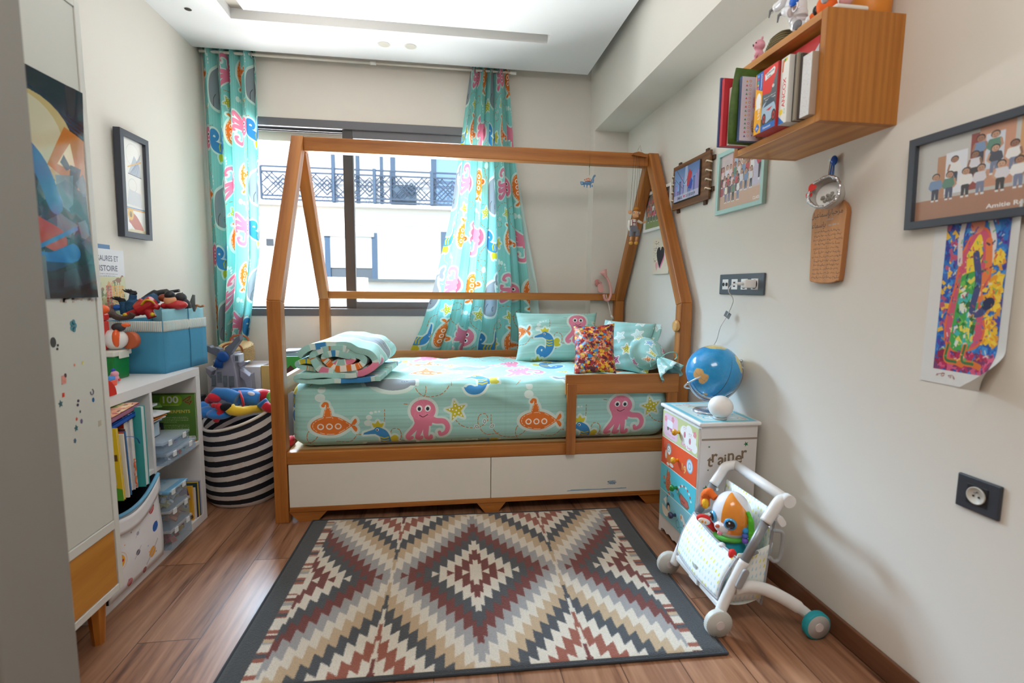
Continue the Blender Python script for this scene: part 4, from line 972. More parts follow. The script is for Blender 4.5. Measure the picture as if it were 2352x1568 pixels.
# ---------------------------------------------------------------- clip lamp on the eave rail
lp = thing('clip_lamp', 'pink bendy clip-on lamp on the rear bed rail', 'lamp', (1.11, 3.36, 1.07))
M_PINK = mat('pink_plastic', (232, 172, 166), .4)
M_PINKD = mat('pink_pad', (214, 150, 146), .5)
yl = 3.33
def q(x, y, Y=yl): return px(x, y, 1, Y)
MB().prism(rrect(-.02, -.03, .02, .03, .018), q(1380, 662) + Vector((0, 0, 0)), (1, 0, .15), (-.15, 0, 1), (0, .012, 0)).build('clip_jaw', M_PINK, lp, bevel=.003, weld='normals')
MB().prism(rrect(-.016, -.022, .016, .022, .015), q(1377, 655) + Vector((0, .05, .02)), (1, 0, .15), (-.15, 0, 1), (0, .012, 0)).build('clip_jaw', M_PINKD, lp, bevel=.003, weld='normals')
MB().tube([q(1380, 650) + Vector((0, -.003, 0)), q(1380, 650) + Vector((0, .07, .02))], .008, 10).build('clip_hinge', M_PINKD, lp)
MB().tube(smoothcurve([q(*p) - Vector((0, .012, 0)) for p in ((1385, 676), (1389, 688), (1397, 688), (1402, 672), (1400, 655), (1394, 640), (1390, 634))], 6), .0085, 12).build('gooseneck', M_PINK, lp)
ha = (q(1384, 622) - q(1391, 638)).normalized()
MB().lathe([(.009, 0), (.012, .012), (.02, .035), (.026, .055), (.023, .054), (.012, .03), (.0, .02)], q(1391, 638) - Vector((0, .012, 0)), 24, axis=ha).build('lamp_head', M_PINK, lp)
MB().tube(smoothcurve([q(1392, 676), q(1398, 700), q(1403, 722), q(1406, 730)], 6), .0028, 8).build('cord', mat('white_cord', (240, 238, 234), .5), lp)
MB().tube([q(1404, 724), q(1408, 733)], .007, 10).build('plug', MATS['white_cord'], lp)

# ---------------------------------------------------------------- glass animal hanging from the ridge beam
og = thing('hanging_ornament', 'blue glass animal ornament hanging on a thread from the ridge beam', 'ornament', (.851, YM - .035, 1.74))
def q(x, y, Y=YM - .036): return px(x, y, 1, Y)
M_GLB = mat('blue_glass', (110, 160, 205), .08, trans=.45, coat=.5)
m = MB(); m.ell(q(1350, 420), (.024, .012, .012)); m.tube(smoothcurve([q(1340, 418), q(1336, 423), q(1334, 416)], 4), [.008] * 4 + [.006] * 4 + [.003], 8); m.tube(smoothcurve([q(1360, 420), q(1362, 410), q(1365, 404), q(1368, 403)], 4), [.009] * 4 + [.006] * 8 + [.005], 8)
for a, b in ((1342, 430), (1348, 431), (1356, 431), (1360, 430)): m.tube([q(a, 424), q(a, b)], .004, 6)
m.build('glass_body', M_GLB, og, fuse=.0025, smooth_it=3)
m = MB()
for i, (a, b) in enumerate(((1343, 413), (1347, 411), (1351, 410), (1355, 411), (1350, 415), (1346, 416), (1355, 415))): m.ell(q(a, b, YM - .045), .0045, n=8, m=6)
m.build('coloured_beads', mat('orange_beads', (222, 120, 80), .3), og, weld=False)
MB().tube([q(1354, 402), q(1354, 386), q(1355, 372), q(1356, 352)], .0009, 5).build('thread', mat('dark_thread', (70, 90, 80), .6), og)
MB().tube([q(1353.6, 384), q(1354, 376)], .0025, 6).build('swivel', mat('swivel_brass', (120, 110, 80), .4, .6), og)

# ---------------------------------------------------------------- string puppet
pu = thing('string_puppet', 'wooden string puppet in grey shorts and white shirt hanging on the ridge beam', 'puppet', (1.14, 2.83, 1.9))
PY = 2.80
def q(x, y, d=0): return px(x, y, 1, PY + d)
M_SKINW = mat('puppet_wood', (226, 170, 122), .45); M_SHIRT = mat('puppet_shirt', (236, 232, 222), .85); M_SHORT = mat('puppet_denim', (122, 124, 134), .85, noise=.15, scale=80); M_OCH = mat('puppet_shoe', (206, 148, 46), .5)
M_HAIRO = mat('puppet_hair', (196, 128, 40), .9, bump=.8, bscale=220); M_BURG = mat('puppet_brace', (130, 50, 62), .8)
MB().ell(q(1460, 492), (.019, .018, .021)).ell(q(1464, 497, -.012), (.008, .006, .007)).build('head', M_SKINW, pu, fuse=.0022, smooth_it=2)
m = MB(); m.ell(q(1447, 487), (.0115, .005, .012)).build('ear', M_SKINW, pu); MB().ell(q(1470, 489, .012), (.006, .004, .008)).build('ear', M_SKINW, pu)
MB().ell(q(1461, 480), (.016, .014, .011)).build('hair', M_HAIRO, pu)
for a in (1456, 1466):
    e = MB().ell(q(a, 488, -.0165), (.0045, .003, .005), n=10, m=8).build('eye', mat('eye_white', (240, 240, 236), .2), pu); MB().ell(q(a, 488.4, -.0192), (.0025, .0015, .003), n=8, m=6).build('pupil', mat('eye_dark', (36, 40, 52), .2), e)
MB().prism([(-.018, -.02), (.018, -.02), (.016, .022), (-.016, .022)], q(1457, 512, -.012), (1, 0, 0), (0, 0, 1), (0, .024, 0)).build('shirt', M_SHIRT, pu, bevel=.006, seg=3, weld='normals')
m = MB()
for a in (1453, 1461): m.tube([q(a, 504, -.014), q(a, 518, -.014)], .0022, 6)
m.tube([q(1453, 511, -.0145), q(1461, 511, -.0145)], .0022, 6); m.build('braces', M_BURG, pu, weld=False)
m = MB(); m.prism([(-.021, -.014), (.021, -.014), (.019, .02), (-.019, .02)], q(1457, 526, -.013), (1, 0, 0), (0, 0, 1), (0, .026, 0))
for a in (1450, 1463): m.tube([q(a, 527), q(a, 542)], [.0135, .0145], 12)
m.build('shorts', M_SHORT, pu, weld=False)
for a, b in ((1450, 1449), (1463, 1461)):
    MB().tube([q(a, 540), q(b, 553)], [.007, .006], 10).build('leg', M_SKINW, pu); MB().ell(q(b, 558, -.006), (.011, .017, .010)).build('shoe', M_OCH, pu)
MB().tube([q(1446, 506), q(1444, 520), q(1447, 530)], [.008, .0075, .006], 10).build('sleeve', M_SHIRT, pu); MB().ell(q(1448, 534), (.006, .006, .009)).build('hand', M_SKINW, pu)
MB().tube([q(1465, 507), q(1474, 512)], [.008, .007], 10).build('sleeve', M_SHIRT, pu); MB().tube([q(1474, 512), q(1481, 510), q(1485, 506)], [.0055, .005, .003], 8).build('hand', M_SKINW, pu)
MB().prism([(-.045, -.008), (.045, -.008), (.04, .006), (.012, .016), (-.012, .016), (-.04, .004)], px(1470, 355, 1, 2.845), (1, 0, -.12), (.12, 0, 1), (0, .016, 0)).build('control_bar', WX, pu, bevel=.002, weld='normals')
bz = px(1470, 352, 1, 2.85); m = MB()
for a, (b, c, d) in ((-.035, (1447, 485, 0)), (-.01, (1461, 472, 0)), (.0, (1466, 475, 0)), (.03, (1480, 510, 0)), (-.02, (1449, 532, 0))): m.tube([bz + Vector((a, -.002, -.005)), q(b, c, d)], .0007, 4)
m.tube([bz + Vector((-.015, 0, .014)), bz + Vector((.0, 0, .045)), bz + Vector((.008, 0, .012))], .0008, 4); m.build('strings', mat('puppet_string', (60, 56, 54), .7), pu, weld=False)
# ---------------------------------------------------------------- things hanging on the wall by the bed
M_GLASSF = glassy('picture_glass', (255, 255, 255), .05, .02)
def wall_frame(name, label, cat, y0, y1, z0, z1, bw, th, fm, pic, axis=-1, xw=XR, glass=True, mount=None, tilt=0.0, partname='frame', topout=0.0):
    """picture frame on a side wall; y0 is its left edge as seen from the room; axis -1: wall on +x side"""
    W, H = abs(y0 - y1), z1 - z0; c = Vector((xw + axis * .0005, (y0 + y1) / 2, (z0 + z1) / 2))
    u = Vector((0, axis, 0)); v = Vector((0, 0, 1)); n = Vector((axis, 0, 0))
    if topout: v = (v + n * topout).normalized(); n = u.cross(v) if (u.cross(v)).dot(n) > 0 else v.cross(u)
    if tilt: R = Matrix.Rotation(tilt, 3, n); u = R @ u; v = R @ v
    c = c + n * (.5 * H * topout if topout else 0)
    M = Matrix(((u.x, v.x, n.x, c.x), (u.y, v.y, n.y, c.y), (u.z, v.z, n.z, c.z), (0, 0, 0, 1)))
    t = thing(name, label, cat, c)
    a, b = W / 2, H / 2; m = MB()
    for P in ([(-a, -b), (a, -b), (a - bw, -b + bw), (-a + bw, -b + bw)], [(a, -b), (a, b), (a - bw, b - bw), (a - bw, -b + bw)], [(a, b), (-a, b), (-a + bw, b - bw), (a - bw, b - bw)], [(-a, b), (-a, -b), (-a + bw, -b + bw), (-a + bw, b - bw)]):
        m.prism(P, (0, 0, th), (1, 0, 0), (0, 1, 0), (0, 0, -th), M=M)
    m.build(partname, fm, t, weld='normals', bevel=.0015)
    MB().grid(lambda p, q: M @ Vector(((p - .5) * (W - 2 * bw + .004), (q - .5) * (H - 2 * bw + .004), th * .45)), 1, 1).build('photo', pic, t)
    if glass: MB().grid(lambda p, q: M @ Vector(((p - .5) * (W - 2 * bw + .002), (q - .5) * (H - 2 * bw + .002), th * .6)), 1, 1).build('glass', M_GLASSF, t)
    MB().box((-a + .003, -b + .003, 0), (a - .003, b - .003, th * .3), M=M).build('backing', mat('frame_backing', (120, 96, 70), .8), t)
    return t, M, W, H
wall_frame('framed_photo', 'mint green frame with a class photo, under the wall shelf', 'picture', 2.215, 1.868, 1.466, 1.742, .019, .018, mat('mint_frame', (176, 214, 208), .45), M_PIC_TEAL)
wall_frame('framed_photo', 'white framed group photo behind the bed post', 'picture', 3.06, 2.69, 1.476, 1.715, .017, .016, mat('white_frame', (238, 238, 234), .4), M_PIC_WHITE)
wall_frame('framed_photo', 'black framed class photo above the saxophone painting', 'picture', 1.229, .885, 1.291, 1.528, .020, .022, mat('black_frame', (66, 72, 82), .4), M_PIC_BLACK, topout=.03)
wall_frame('framed_drawing', 'tall narrow black frame with a drawing on the wall above the toys', 'picture', 2.575, 2.80, 1.343, 1.833, .027, .03, mat('dark_frame', (58, 62, 74), .42), M_LDRAW, axis=1, xw=XL, topout=.02)
# wooden plaque with a city picture, laced at both sides
pl = thing('wooden_plaque', 'brown wooden plaque with a city picture, a name and a date', 'plaque', (XR, 2.48, 1.665))
M_BRW = wood('walnut_plaque', (136, 92, 54), (84, 52, 30), 'Y', 1.6, .5)
MB().box((XR - .022, 2.275, 1.553), (XR - .010, 2.655, 1.782)).build('board', M_BRW, pl, bevel=.002)
for y in (2.61, 2.33):
    MB().box((XR - .0095, y - .012, 1.535), (XR - .001, y + .012, 1.80)).build('batten', mat('dark_batten', (80, 52, 34), .6), pl)
for z in (1.60, 1.745): MB().box((XR - .0095, 2.258, z - .01), (XR - .001, 2.31, z + .01)).build('batten', MATS['dark_batten'], pl)
MB().box((XR - .030, 2.352, 1.585), (XR - .0225, 2.622, 1.757)).build('slate_edge', mat('slate_black', (44, 44, 48), .7, bump=.8, bscale=120), pl, bevel=.002)
MB().grid(lambda u, v: Vector((XR - .0306, 2.619 - .264 * u, 1.589 + .165 * v)), 1, 1).build('picture', M_CITY, pl)
for y, a in ((2.305, -1), (2.638, 1)):
    for k in range(4):
        z = 1.60 + .042 * k + .005; e = 2.275 if a == -1 else 2.655
        MB().tube(smoothcurve([(XR - .023, y, z), (XR - .03, (y + e) / 2, z + .003), (XR - .024, e + a * .003, z - .004), (XR - .012, e + a * .003, z - .006)], 4), .0035, 8).build('lacing', mat('cream_lacing', (232, 216, 190), .8), pl)
# paper with hearts behind the post
hp = MB().grid(lambda u, v: Vector((XR - .002 - .004 * abs(math.sin(3 * u + 2 * v)) - .008 * (1 - v) ** 3 * u, 2.93 - .235 * u, 1.213 + .216 * v)), 12, 12).build('paper_drawing', M_HEART)
tag(hp, 'cream paper with a painted black heart and red splashes, behind the post', 'drawing')

# four-gang outlet plate
M_ANTH = mat('anthracite_plastic', (78, 88, 98), .35); M_WHP = mat('white_plastic', (240, 240, 238), .35); M_BLK = mat('black_plastic', (34, 34, 38), .4)
op = thing('outlet_plate', 'anthracite four-gang wall outlet plate with a charger plugged in', 'wall outlet', (XR, 1.997, 1.149))
MB().box((XR - .009, 1.836, 1.104), (XR, 2.158, 1.193)).build('plate', M_ANTH, op, bevel=.003)
ys = (2.107, 2.036, 1.965, 1.894)
for i, y in enumerate(ys):
    w = .0225
    md = MB().box((XR - .0115, y - w, 1.148 - w), (XR - .0085, y + w, 1.148 + w)).build('module', M_WHP, op, bevel=.001)
    if i == 0:
        for s in (.012, -.012): MB().cyl((XR - .013, y + s, 1.148), (XR - .0112, y + s, 1.148), .0085, 16).build('aerial_socket', M_BLK, md)
    elif i == 1:
        for s in (.008, -.008): MB().box((XR - .0125, y - .007, 1.148 + s - .003), (XR - .0112, y + .007, 1.148 + s + .003)).build('data_port', M_BLK, md)
    else: MB().cyl((XR - .0122, y, 1.148), (XR - .0112, y, 1.148), .0195, 24).build('socket_recess', M_BLK, md)
ch = thing('charger', 'white phone charger plugged into the four-gang outlet', 'charger', (XR - .04, 1.894, 1.148))
MB().box((XR - .062, 1.877, 1.132), (XR - .0125, 1.911, 1.166)).build('adapter', M_WHP, ch, bevel=.005, seg=3)
cb_ = thing('charging_cable', 'thin white cable hanging from the charger down to the globe', 'cable', (XR - .07, 1.894, 1.148))
MB().cyl((XR - .090, 1.894, 1.149), (XR - .0625, 1.894, 1.149), .0065, 12).build('plug', M_WHP, cb_)
c0 = Vector((XR - .090, 1.894, 1.149))
tg = px(1671, 723, 0, XR - .03); pts = [c0, c0 + Vector((-.018, .0, -.004)), c0 + Vector((-.03, .005, -.03)), px(1684, 690, 0, XR - .06), tg, px(1655, 750, 0, XR - .05), px(1647, 778, 0, XR - .03), px(1638, 800, 0, XR - .012), px(1638, 840, 0, XR - .008)]
MB().tube(smoothcurve(pts, 8), .0019, 8).build('cord', mat('cable_white', (226, 226, 224), .5), cb_)
MB().box((-.001, -.016, -.013), (.001, .016, .013), M=rotm(tg, 0, 0, .3) @ Euler((.5, 0, 0)).to_matrix().to_4x4()).build('paper_tag', mat('grey_tag', (120, 124, 130), .6), cb_)
# single socket
ws = thing('wall_socket', 'black single wall socket with a cream round inset near the skirting', 'wall outlet', (XR, .981, .637))
MB().box((XR - .009, .932, .596), (XR, 1.030, .679)).build('plate', mat('black_socket', (58, 62, 70), .35), ws, bevel=.003)
MB().box((XR - .0105, .957, .614), (XR - .0085, 1.005, .661)).build('inner_frame', M_BLK, ws, bevel=.001)
MB().lathe([(.0, .0005), (.017, .0005), (.019, .004), (.021, .004), (.021, 0)], (XR - .0105, .981, .638), 28, axis=(-1, 0, 0)).build('socket_well', mat('cream_socket', (204, 200, 190), .4), ws)
for y in (.0062, -.0062): MB().cyl((XR - .0125, .981 + y, .636), (XR - .0108, .981 + y, .636), .0024, 10).build('contact_hole', M_BLK, ws)
MB().cyl((XR - .018, .981, .6465), (XR - .0108, .981, .6465), .0022, 10).build('earth_pin', mat('steel_pin', (170, 170, 172), .3, .8), ws)

# prayer-style wooden writing tablet
def tablet_img():
    w, h = .155, .275; c = Canvas(w, h, 2600, (206, 146, 94)); r = np.random.RandomState(3)
    g = np.convolve(r.rand(c.W + 30), np.ones(30) / 30, 'same')[:c.W]; c.a *= (1 + (g[None, :, None] - .5) * .35).astype(np.float32)
    ink = (72, 52, 48)
    def ar(cps, x, y, size, al=1.0):
        c.text(''.join(chr(k) for k in reversed(cps)), x, y, size, ink, 'r', al=al, bold=False)
    mar = [0xFEE3, 0xFEAE, 0xFEA3, 0xFE92, 0xFE8E]; bis = [0xFE91, 0xFE88, 0xFEB3, 0xFEE4, 0xFE8E, 0xFECB, 0xFEF4, 0xFEDE]
    ar(mar, .140, .222, .024); ar(bis, .088, .220, .024); ar(bis, .068, .186, .024)
    c.scribble(.07, .1, .206, .006, (196, 180, 170), .9, 3); c.scribble(.082, .128, .187, .008, (188, 176, 170), .9, 5)
    rr = random.Random(9)
    for i in range(12):
        y = .170 - i * .0138; x = rr.uniform(.014, .026); xe = rr.uniform(.126, .14)
        while x < xe:
            n = rr.randint(3, 6); P = [(x, y)]
            for _ in range(n): P.append((P[-1][0] + rr.uniform(.0018, .004), y + rr.uniform(-.0022, .0035)))
            c.stroke(P, .0012, ink, .8)
            if rr.random() < .6: c.stroke([(x + .001, y), (x + .0012, y + rr.uniform(.005, .0075))], .0011, ink, .8)
            if rr.random() < .5: c.ell(x + .003, y + rr.choice([.006, -.004]), .0008, .0008, ink, .9)
            if rr.random() < .35: c.stroke(arc((P[-1][0], y), .003, PI, 2 * PI, 6), .0011, ink, .8)
            x = P[-1][0] + rr.uniform(.002, .006)
    c.text('.', .05, .258, .01, ink)
    return imgmat('tablet_wood', c.image('tablet'), .55)
tb = thing('wooden_tablet', 'wooden tablet with handwritten lines hanging below the foil bowl', 'tablet', (XR, 1.507, 1.28))
P = [(-.066, -.122), (-.06, -.131), (-.02, -.137), (.03, -.137), (.055, -.130), (.066, -.115)] + [(.0725, .05), (.074, .085), (.066, .108), (.045, .125), (.015, .136), (-.015, .136), (-.045, .125), (-.066, .108), (-.0745, .085), (-.073, .05)]
P = [(a, b) for a, b in sm2(P + [P[0]], 4)[:-1]]
MB().prism(P, (XR - .022, 1.507, 1.286), (0, -1, 0), (0, 0, 1), (.019, 0, 0), mat=(0, 1)).build('slab', [tablet_img(), wood('tablet_edge', (176, 116, 66), (140, 86, 46), 'Z')], tb, bevel=.004, weld='normals')
hk = Vector((XR - .012, 1.512, 1.545))
MB().ell(hk, (.009, .011, .016)).build('blue_toggle', mat('blue_resin', (24, 90, 196), .25), tb)
m = MB()
for d in (-.012, -.004, .006, .013): m.tube([hk + Vector((-.003, d * .5, -.008)), Vector((XR - .022, 1.512 + d, 1.42))], .0015, 6)
m.build('hanging_cord', mat('pale_blue_cord', (60, 120, 200), .6), tb, weld=False)
# foil bowl with hearts
fb = thing('foil_bowl', 'small silver foil bowl with two red hearts and pebbles inside, hung on the wall', 'bowl', (XR - .05, 1.545, 1.45))
M_FOIL = mat('crumpled_foil', (206, 206, 208), .22, .9, bump=1.0, bscale=140); M_CARD = mat('grey_card', (186, 182, 176), .8)
bc = px(1893, 441, 0, XR - .085); bax = Vector((-.80, -.30, .18)).normalized()
MB().lathe([(.0, -.052), (.036, -.052), (.046, -.03), (.050, 0), (.047, 0), (.043, -.028), (.033, -.046), (.0, -.046)], bc, 32, axis=bax).build('bowl', M_CARD, fb)
qb = Vector((0, 0, 1)).rotation_difference(bax).to_matrix(); rr = random.Random(5)
MB().tube([bc + qb @ Vector(((.0485 + rr.uniform(-.002, .002)) * math.cos(w), (.0485 + rr.uniform(-.002, .002)) * math.sin(w), rr.uniform(-.002, .003))) for w in np.linspace(0, 2 * PI, 34, endpoint=False)], [rr.uniform(.004, .0065) for _ in range(34)], 7, closed=True).build('foil_rim', M_FOIL, fb)
MB().lathe([(.0, -.0455), (.032, -.0455), (.041, -.029)], bc, 24, axis=bax).build('foil_lining', mat('white_paper', (238, 238, 236), .8), fb)
m = MB()
for _ in range(26): w = rr.uniform(0, 2 * PI); a = rr.uniform(0, .02); m.ell(bc + qb @ Vector((a * math.cos(w), a * math.sin(w), -.030 + rr.uniform(0, .006))) + Vector((0, 0, -.012)), (.0065, .0055, .005), (rr.random(), rr.random(), 0), 8, 6)
pb = m.build('pebbles', mat('grey_pebbles', (150, 146, 138), .4, noise=.3, scale=90), fb, weld=False); pb['kind'] = 'stuff'
HP = sm2([(0, -1), (-.62, .0), (-.6, .62), (-.2, .78), (0, .5), (.2, .78), (.6, .62), (.62, 0), (0, -1)], 5)[:-1]
for (pxx, pyy, s, w) in ((1864, 432, .017, -.5), (1857, 450, .014, -.2)):
    o = px(pxx, pyy, 0, XR - .10); a, b = Vector((.45, -.9, 0)).normalized(), Vector((.1, .0, 1)).normalized(); R = Matrix.Rotation(w, 3, a.cross(b))
    MB().prism([(x * s, y * s) for x, y in HP], o, R @ a, R @ b, a.cross(b) * -.002).build('paper_heart', mat('red_felt', (228, 58, 52), .7), fb, weld='normals')
MB().tube([bc + Vector((.01, .0, .047)), Vector((XR - .012, 1.527, 1.548))], .0012, 6).build('hanging_string', mat('brown_string', (150, 110, 70), .8), fb)
MB().cyl((XR - .016, 1.527, 1.549), (XR, 1.527, 1.549), .004, 10).build('nail', mat('pale_nail', (206, 214, 210), .3, .5), fb)

# painting on paper, bottom corner curling off the wall
def paper(u, v):
    y = 1.157 - .205 * u; z = .888 + .44 * v
    k = max(0, (u - .72) / .28) * max(0, (.22 - v) / .22); e = max(0, (u - .85) / .15) * .012
    return Vector((XR - .0025 - .075 * k ** 1.3 - e, y + .035 * k ** 1.6, z + .012 * k))
pp = thing('wall_painting', 'colourful painting of a saxophone player on curling white paper', 'painting', (XR, 1.055, 1.1))
MB().grid(paper, 30, 40).build('paper', mat('art_paper', (228, 228, 226), .8, noise=.02), pp)
def pin(u, v): p = paper((1.157 - (1.124 - .147 * u)) / .205, (.925 + .385 * v - .888) / .44); return p + Vector((-.0008, 0, 0))
MB().grid(pin, 20, 24).build('print', M_PAINT, pp)
m = MB(); rr = random.Random(4)
for a, b in ((.18, .055), (.30, .05)): m.tube([paper(a + rr.uniform(0, .1) + .012 * i, b + rr.uniform(-.012, .016)) + Vector((-.001, 0, 0)) for i in range(8)], .0008, 4, caps=False)
m.build('pencil_signature', mat('pink_pencil', (226, 178, 180), .8), pp, weld=False)
# ---------------------------------------------------------------- oak cube shelf on the wall
SX0, SY0, SY1, SZ0, SZ1, ST = 1.036, 1.302, 1.714, 1.592, 1.888, .021
ws_ = thing('wall_shelf', 'open oak cube shelf mounted high on the wall', 'shelf', (1.15, 1.51, SZ0))
OSY = wood('oak_shelf', (214, 150, 72), (172, 108, 42), 'Y', 1.0, .4); OSZ = wood('oak_shelf_side', (190, 124, 48), (160, 96, 30), 'Z', 2.4, .45)
MB().box((SX0, SY0 + ST, SZ1 - ST), (XR, SY1 - ST, SZ1)).build('top_panel', OSY, ws_, bevel=.0012)
MB().box((SX0, SY0 + ST, SZ0), (XR, SY1 - ST, SZ0 + ST)).build('bottom_panel', OSY, ws_, bevel=.0012)
MB().box((SX0, SY0, SZ0), (XR, SY0 + ST, SZ1)).build('side_panel', OSZ, ws_, bevel=.0012)
MB().box((SX0, SY1 - ST, SZ0), (XR, SY1, SZ1)).build('side_panel', OSZ, ws_, bevel=.0012)
MB().box((XR - .006, SY0 + ST, SZ0 + ST), (XR - .0005, SY1 - ST, SZ1 - ST)).build('back_panel', OSY, ws_)
Z0 = SZ0 + ST + .0003
def facebox(name, label, cat, x0, y0, y1, z1, depth, sidecol, facemat=None, z0=Z0, topcol=None, rough=.55, group=None, bevel=.0015, sidemat=None):
    """box on the shelf whose front (towards the room, -x) may carry a print"""
    sm = sidemat or mat(name + '_' + '_'.join(map(str, sidecol)), sidecol, rough)
    o = MB().box((x0, y0, z0), (x0 + depth, y1, z1)).build(name, sm, None, bevel=bevel)
    tag(o, label, cat, group)
    if facemat:
        f = MB().grid(lambda u, v: Vector((x0 - .0006, y1 - .001 - (y1 - y0 - .002) * u, z0 + .001 + (z1 - z0 - .002) * v)), 1, 1).build('printed_front', facemat, o)
    return o
sp_ = confetti('speckle', .09, .17, 2400, [(206, 200, 196), (214, 206, 200), (192, 180, 178), (226, 220, 214)], 900, .001, .0024, (222, 222, 222), 3)
facebox('magazine_file', 'pale speckled box file at the near end of the shelf', 'box', 1.018, SY0 + ST + .001, 1.362, 1.783, .055, (172, 150, 132), imgmat('speckled_paper', sp_.image('speckle'), .8))
facebox('thin_book', 'thin dark grey book between the speckled file and a grey book', 'book', 1.016, 1.364, 1.371, 1.795, .055, (70, 62, 56))
facebox('thin_book', 'thin grey-brown book beside the white game box', 'book', 1.010, 1.372, 1.382, 1.80, .06, (150, 140, 124))
facebox('thin_book', 'thin black book pressed against the white game box', 'book', 1.012, 1.383, 1.389, 1.80, .06, (44, 42, 44))
def ancox():
    c = Canvas(.04, .19, 3600, (236, 234, 228)); c.text('ANCOX', .0275, .046, .020, (214, 52, 56), rot=PI / 2, width=.085)
    c.scribble(.0, .0, .0, .001, (0, 0, 0)); 
    rr = random.Random(1); x = .05
    for k in range(14): c.rect(.010, .06 + k * .004, .0125, .0625 + k * .004, (150, 150, 170))
    P = [((.011 if i % 2 == 0 else .007) * math.cos(i * PI / 9), (.011 if i % 2 == 0 else .007) * math.sin(i * PI / 9)) for i in range(18)]
    c.at(.012, .034).poly(P, (244, 214, 40)); c.at(.028, .034).ell(0, 0, .004, .007, (130, 190, 120)).ell(0, 0, .003, .0055, (236, 234, 228)); c.at()
    c.poly([(0, 0), (.03, 0), (0, .025)], (40, 120, 200)).poly([(.006, .15), (.012, .15), (.014, .175), (.03, .18), (.03, .186), (.008, .184)], (232, 120, 60)).rect(.014, .178, .022, .186, (90, 160, 80)).rect(.022, .178, .03, .187, (232, 200, 40))
    return imgmat('white_game_print', c.image('white game'), .4)
facebox('board_game_box', 'white board game box with red letters on its spine', 'box', .998, 1.390, 1.4275, 1.802, .068, (206, 204, 198), ancox())
def science():
    w, h = .118, .185; c = Canvas(w, h, 2600, (96, 104, 110)); rr = random.Random(2)
    c.a[:, :] *= np.linspace(.8, 1.15, c.H)[:, None, None].astype(np.float32)
    c.poly([(.04, .185), (.118, .185), (.118, .17), (.085, .105), (.04, .112)], (226, 52, 46)); c.poly([(.052, .15), (.1, .158), (.104, .172), (.098, .178), (.05, .168)], (232, 234, 234))
    c.text('Science', .056, .163, .011, (70, 90, 100), width=.042, rot=.10); c.text('& jeu', .064, .154, .009, (70, 90, 100), rot=.10)
    c.scribble(.05, .112, .096, .004, (230, 230, 232), .8, 2); c.scribble(.06, .112, .088, .006, (240, 240, 242), .9, 4); c.ell(.098, .122, .006, .005, (210, 214, 216))
    c.poly(sm2([(.04, .04), (.045, .075), (.07, .085), (.105, .075), (.118, .05), (.112, .035), (.07, .02)], 5), (170, 196, 216)); c.poly(sm2([(.05, .07), (.075, .09), (.1, .088), (.11, .075)], 5), (70, 84, 100)); c.poly([(.065, .06), (.1, .064), (.085, .054)], (214, 60, 60))
    for x in (.056, .108): c.ell(x, .035, .011, .017, (44, 46, 52)).ell(x, .035, .007, .012, (190, 70, 66)).ell(x, .035, .003, .005, (50, 50, 54))
    c.rect(.04, 0, w, .018, (40, 110, 196)).text('Clementoni', .052, .006, .009, (240, 240, 245)); 
    c.rect(0, 0, .04, h, (246, 176, 30)); c.poly([(.004, .185), (.04, .185), (.04, .125), (.004, .14)], (34, 96, 180)); c.text('Clementoni', .034, .132, .010, (240, 240, 250), rot=PI / 2, width=.046)
    for i, k in enumerate(((240, 90, 130), (246, 190, 40), (90, 190, 90), (230, 80, 70), (120, 190, 240))): c.rect(.009, .137 + i * .009, .017, .144 + i * .009, k)
    c.ell(.02, .1, .014, .024, (244, 244, 244)).poly([(.006, .085), (.034, .085), (.034, .074), (.02, .078), (.006, .074)], (244, 244, 244)); c.text("L'HE", .031, .044, .017, (246, 244, 240), rot=PI / 2, width=.032)
    c.poly([(.02, .004), (.034, .018), (.02, .034), (.006, .018)], (40, 110, 200)).text('8+', .0135, .013, .012, (246, 246, 250))
    return imgmat('science_print', c.image('science game'), .3)
facebox('board_game_box', 'yellow, red and grey science game box with a car on its front', 'box', .990, 1.429, 1.535, 1.800, .075, (176, 34, 36), science())
# wide boxes lying deeper on the shelf, showing above the front row
def redbox():
    c = Canvas(.16, .21, 1800, (214, 36, 40)); c.poly([(.0, .1), (.16, .19), (.16, .12), (.02, .03)], (236, 238, 244)).poly([(.06, .12), (.14, .17), (.15, .12)], (70, 140, 220)).text('GEOS', .03, .135, .02, (246, 246, 246), rot=.5)
    return imgmat('red_box_print', c.image('red box'), .35)
o = facebox('board_game_box', 'tall red game box with a white band behind the front row', 'box', 1.078, 1.376, 1.50, 1.855, .03, (196, 30, 34), redbox())
def kraft():
    c = Canvas(.05, .22, 2400, (186, 150, 104)); c.rect(0, .0, .006, .22, (190, 40, 40))
    for i, (ch_, k) in enumerate(zip('CREA', ((196, 60, 50), (60, 130, 70), (220, 150, 40), (60, 100, 170)))): c.text(ch_, .022, .196 - i * .013, .013, k, 'c')
    for i, (ch_, k) in enumerate(zip('MAND', ((60, 130, 160), (200, 60, 60), (60, 60, 60), (70, 130, 70)))): c.text(ch_, .036, .196 - i * .013, .013, k, 'c')
    return imgmat('kraft_print', c.image('kraft'), .8)
facebox('activity_box', 'brown kraft activity box with coloured letters at the back corner of the shelf', 'box', 1.078, SY0 + ST + .002, 1.372, 1.858, .03, (176, 140, 98), kraft())
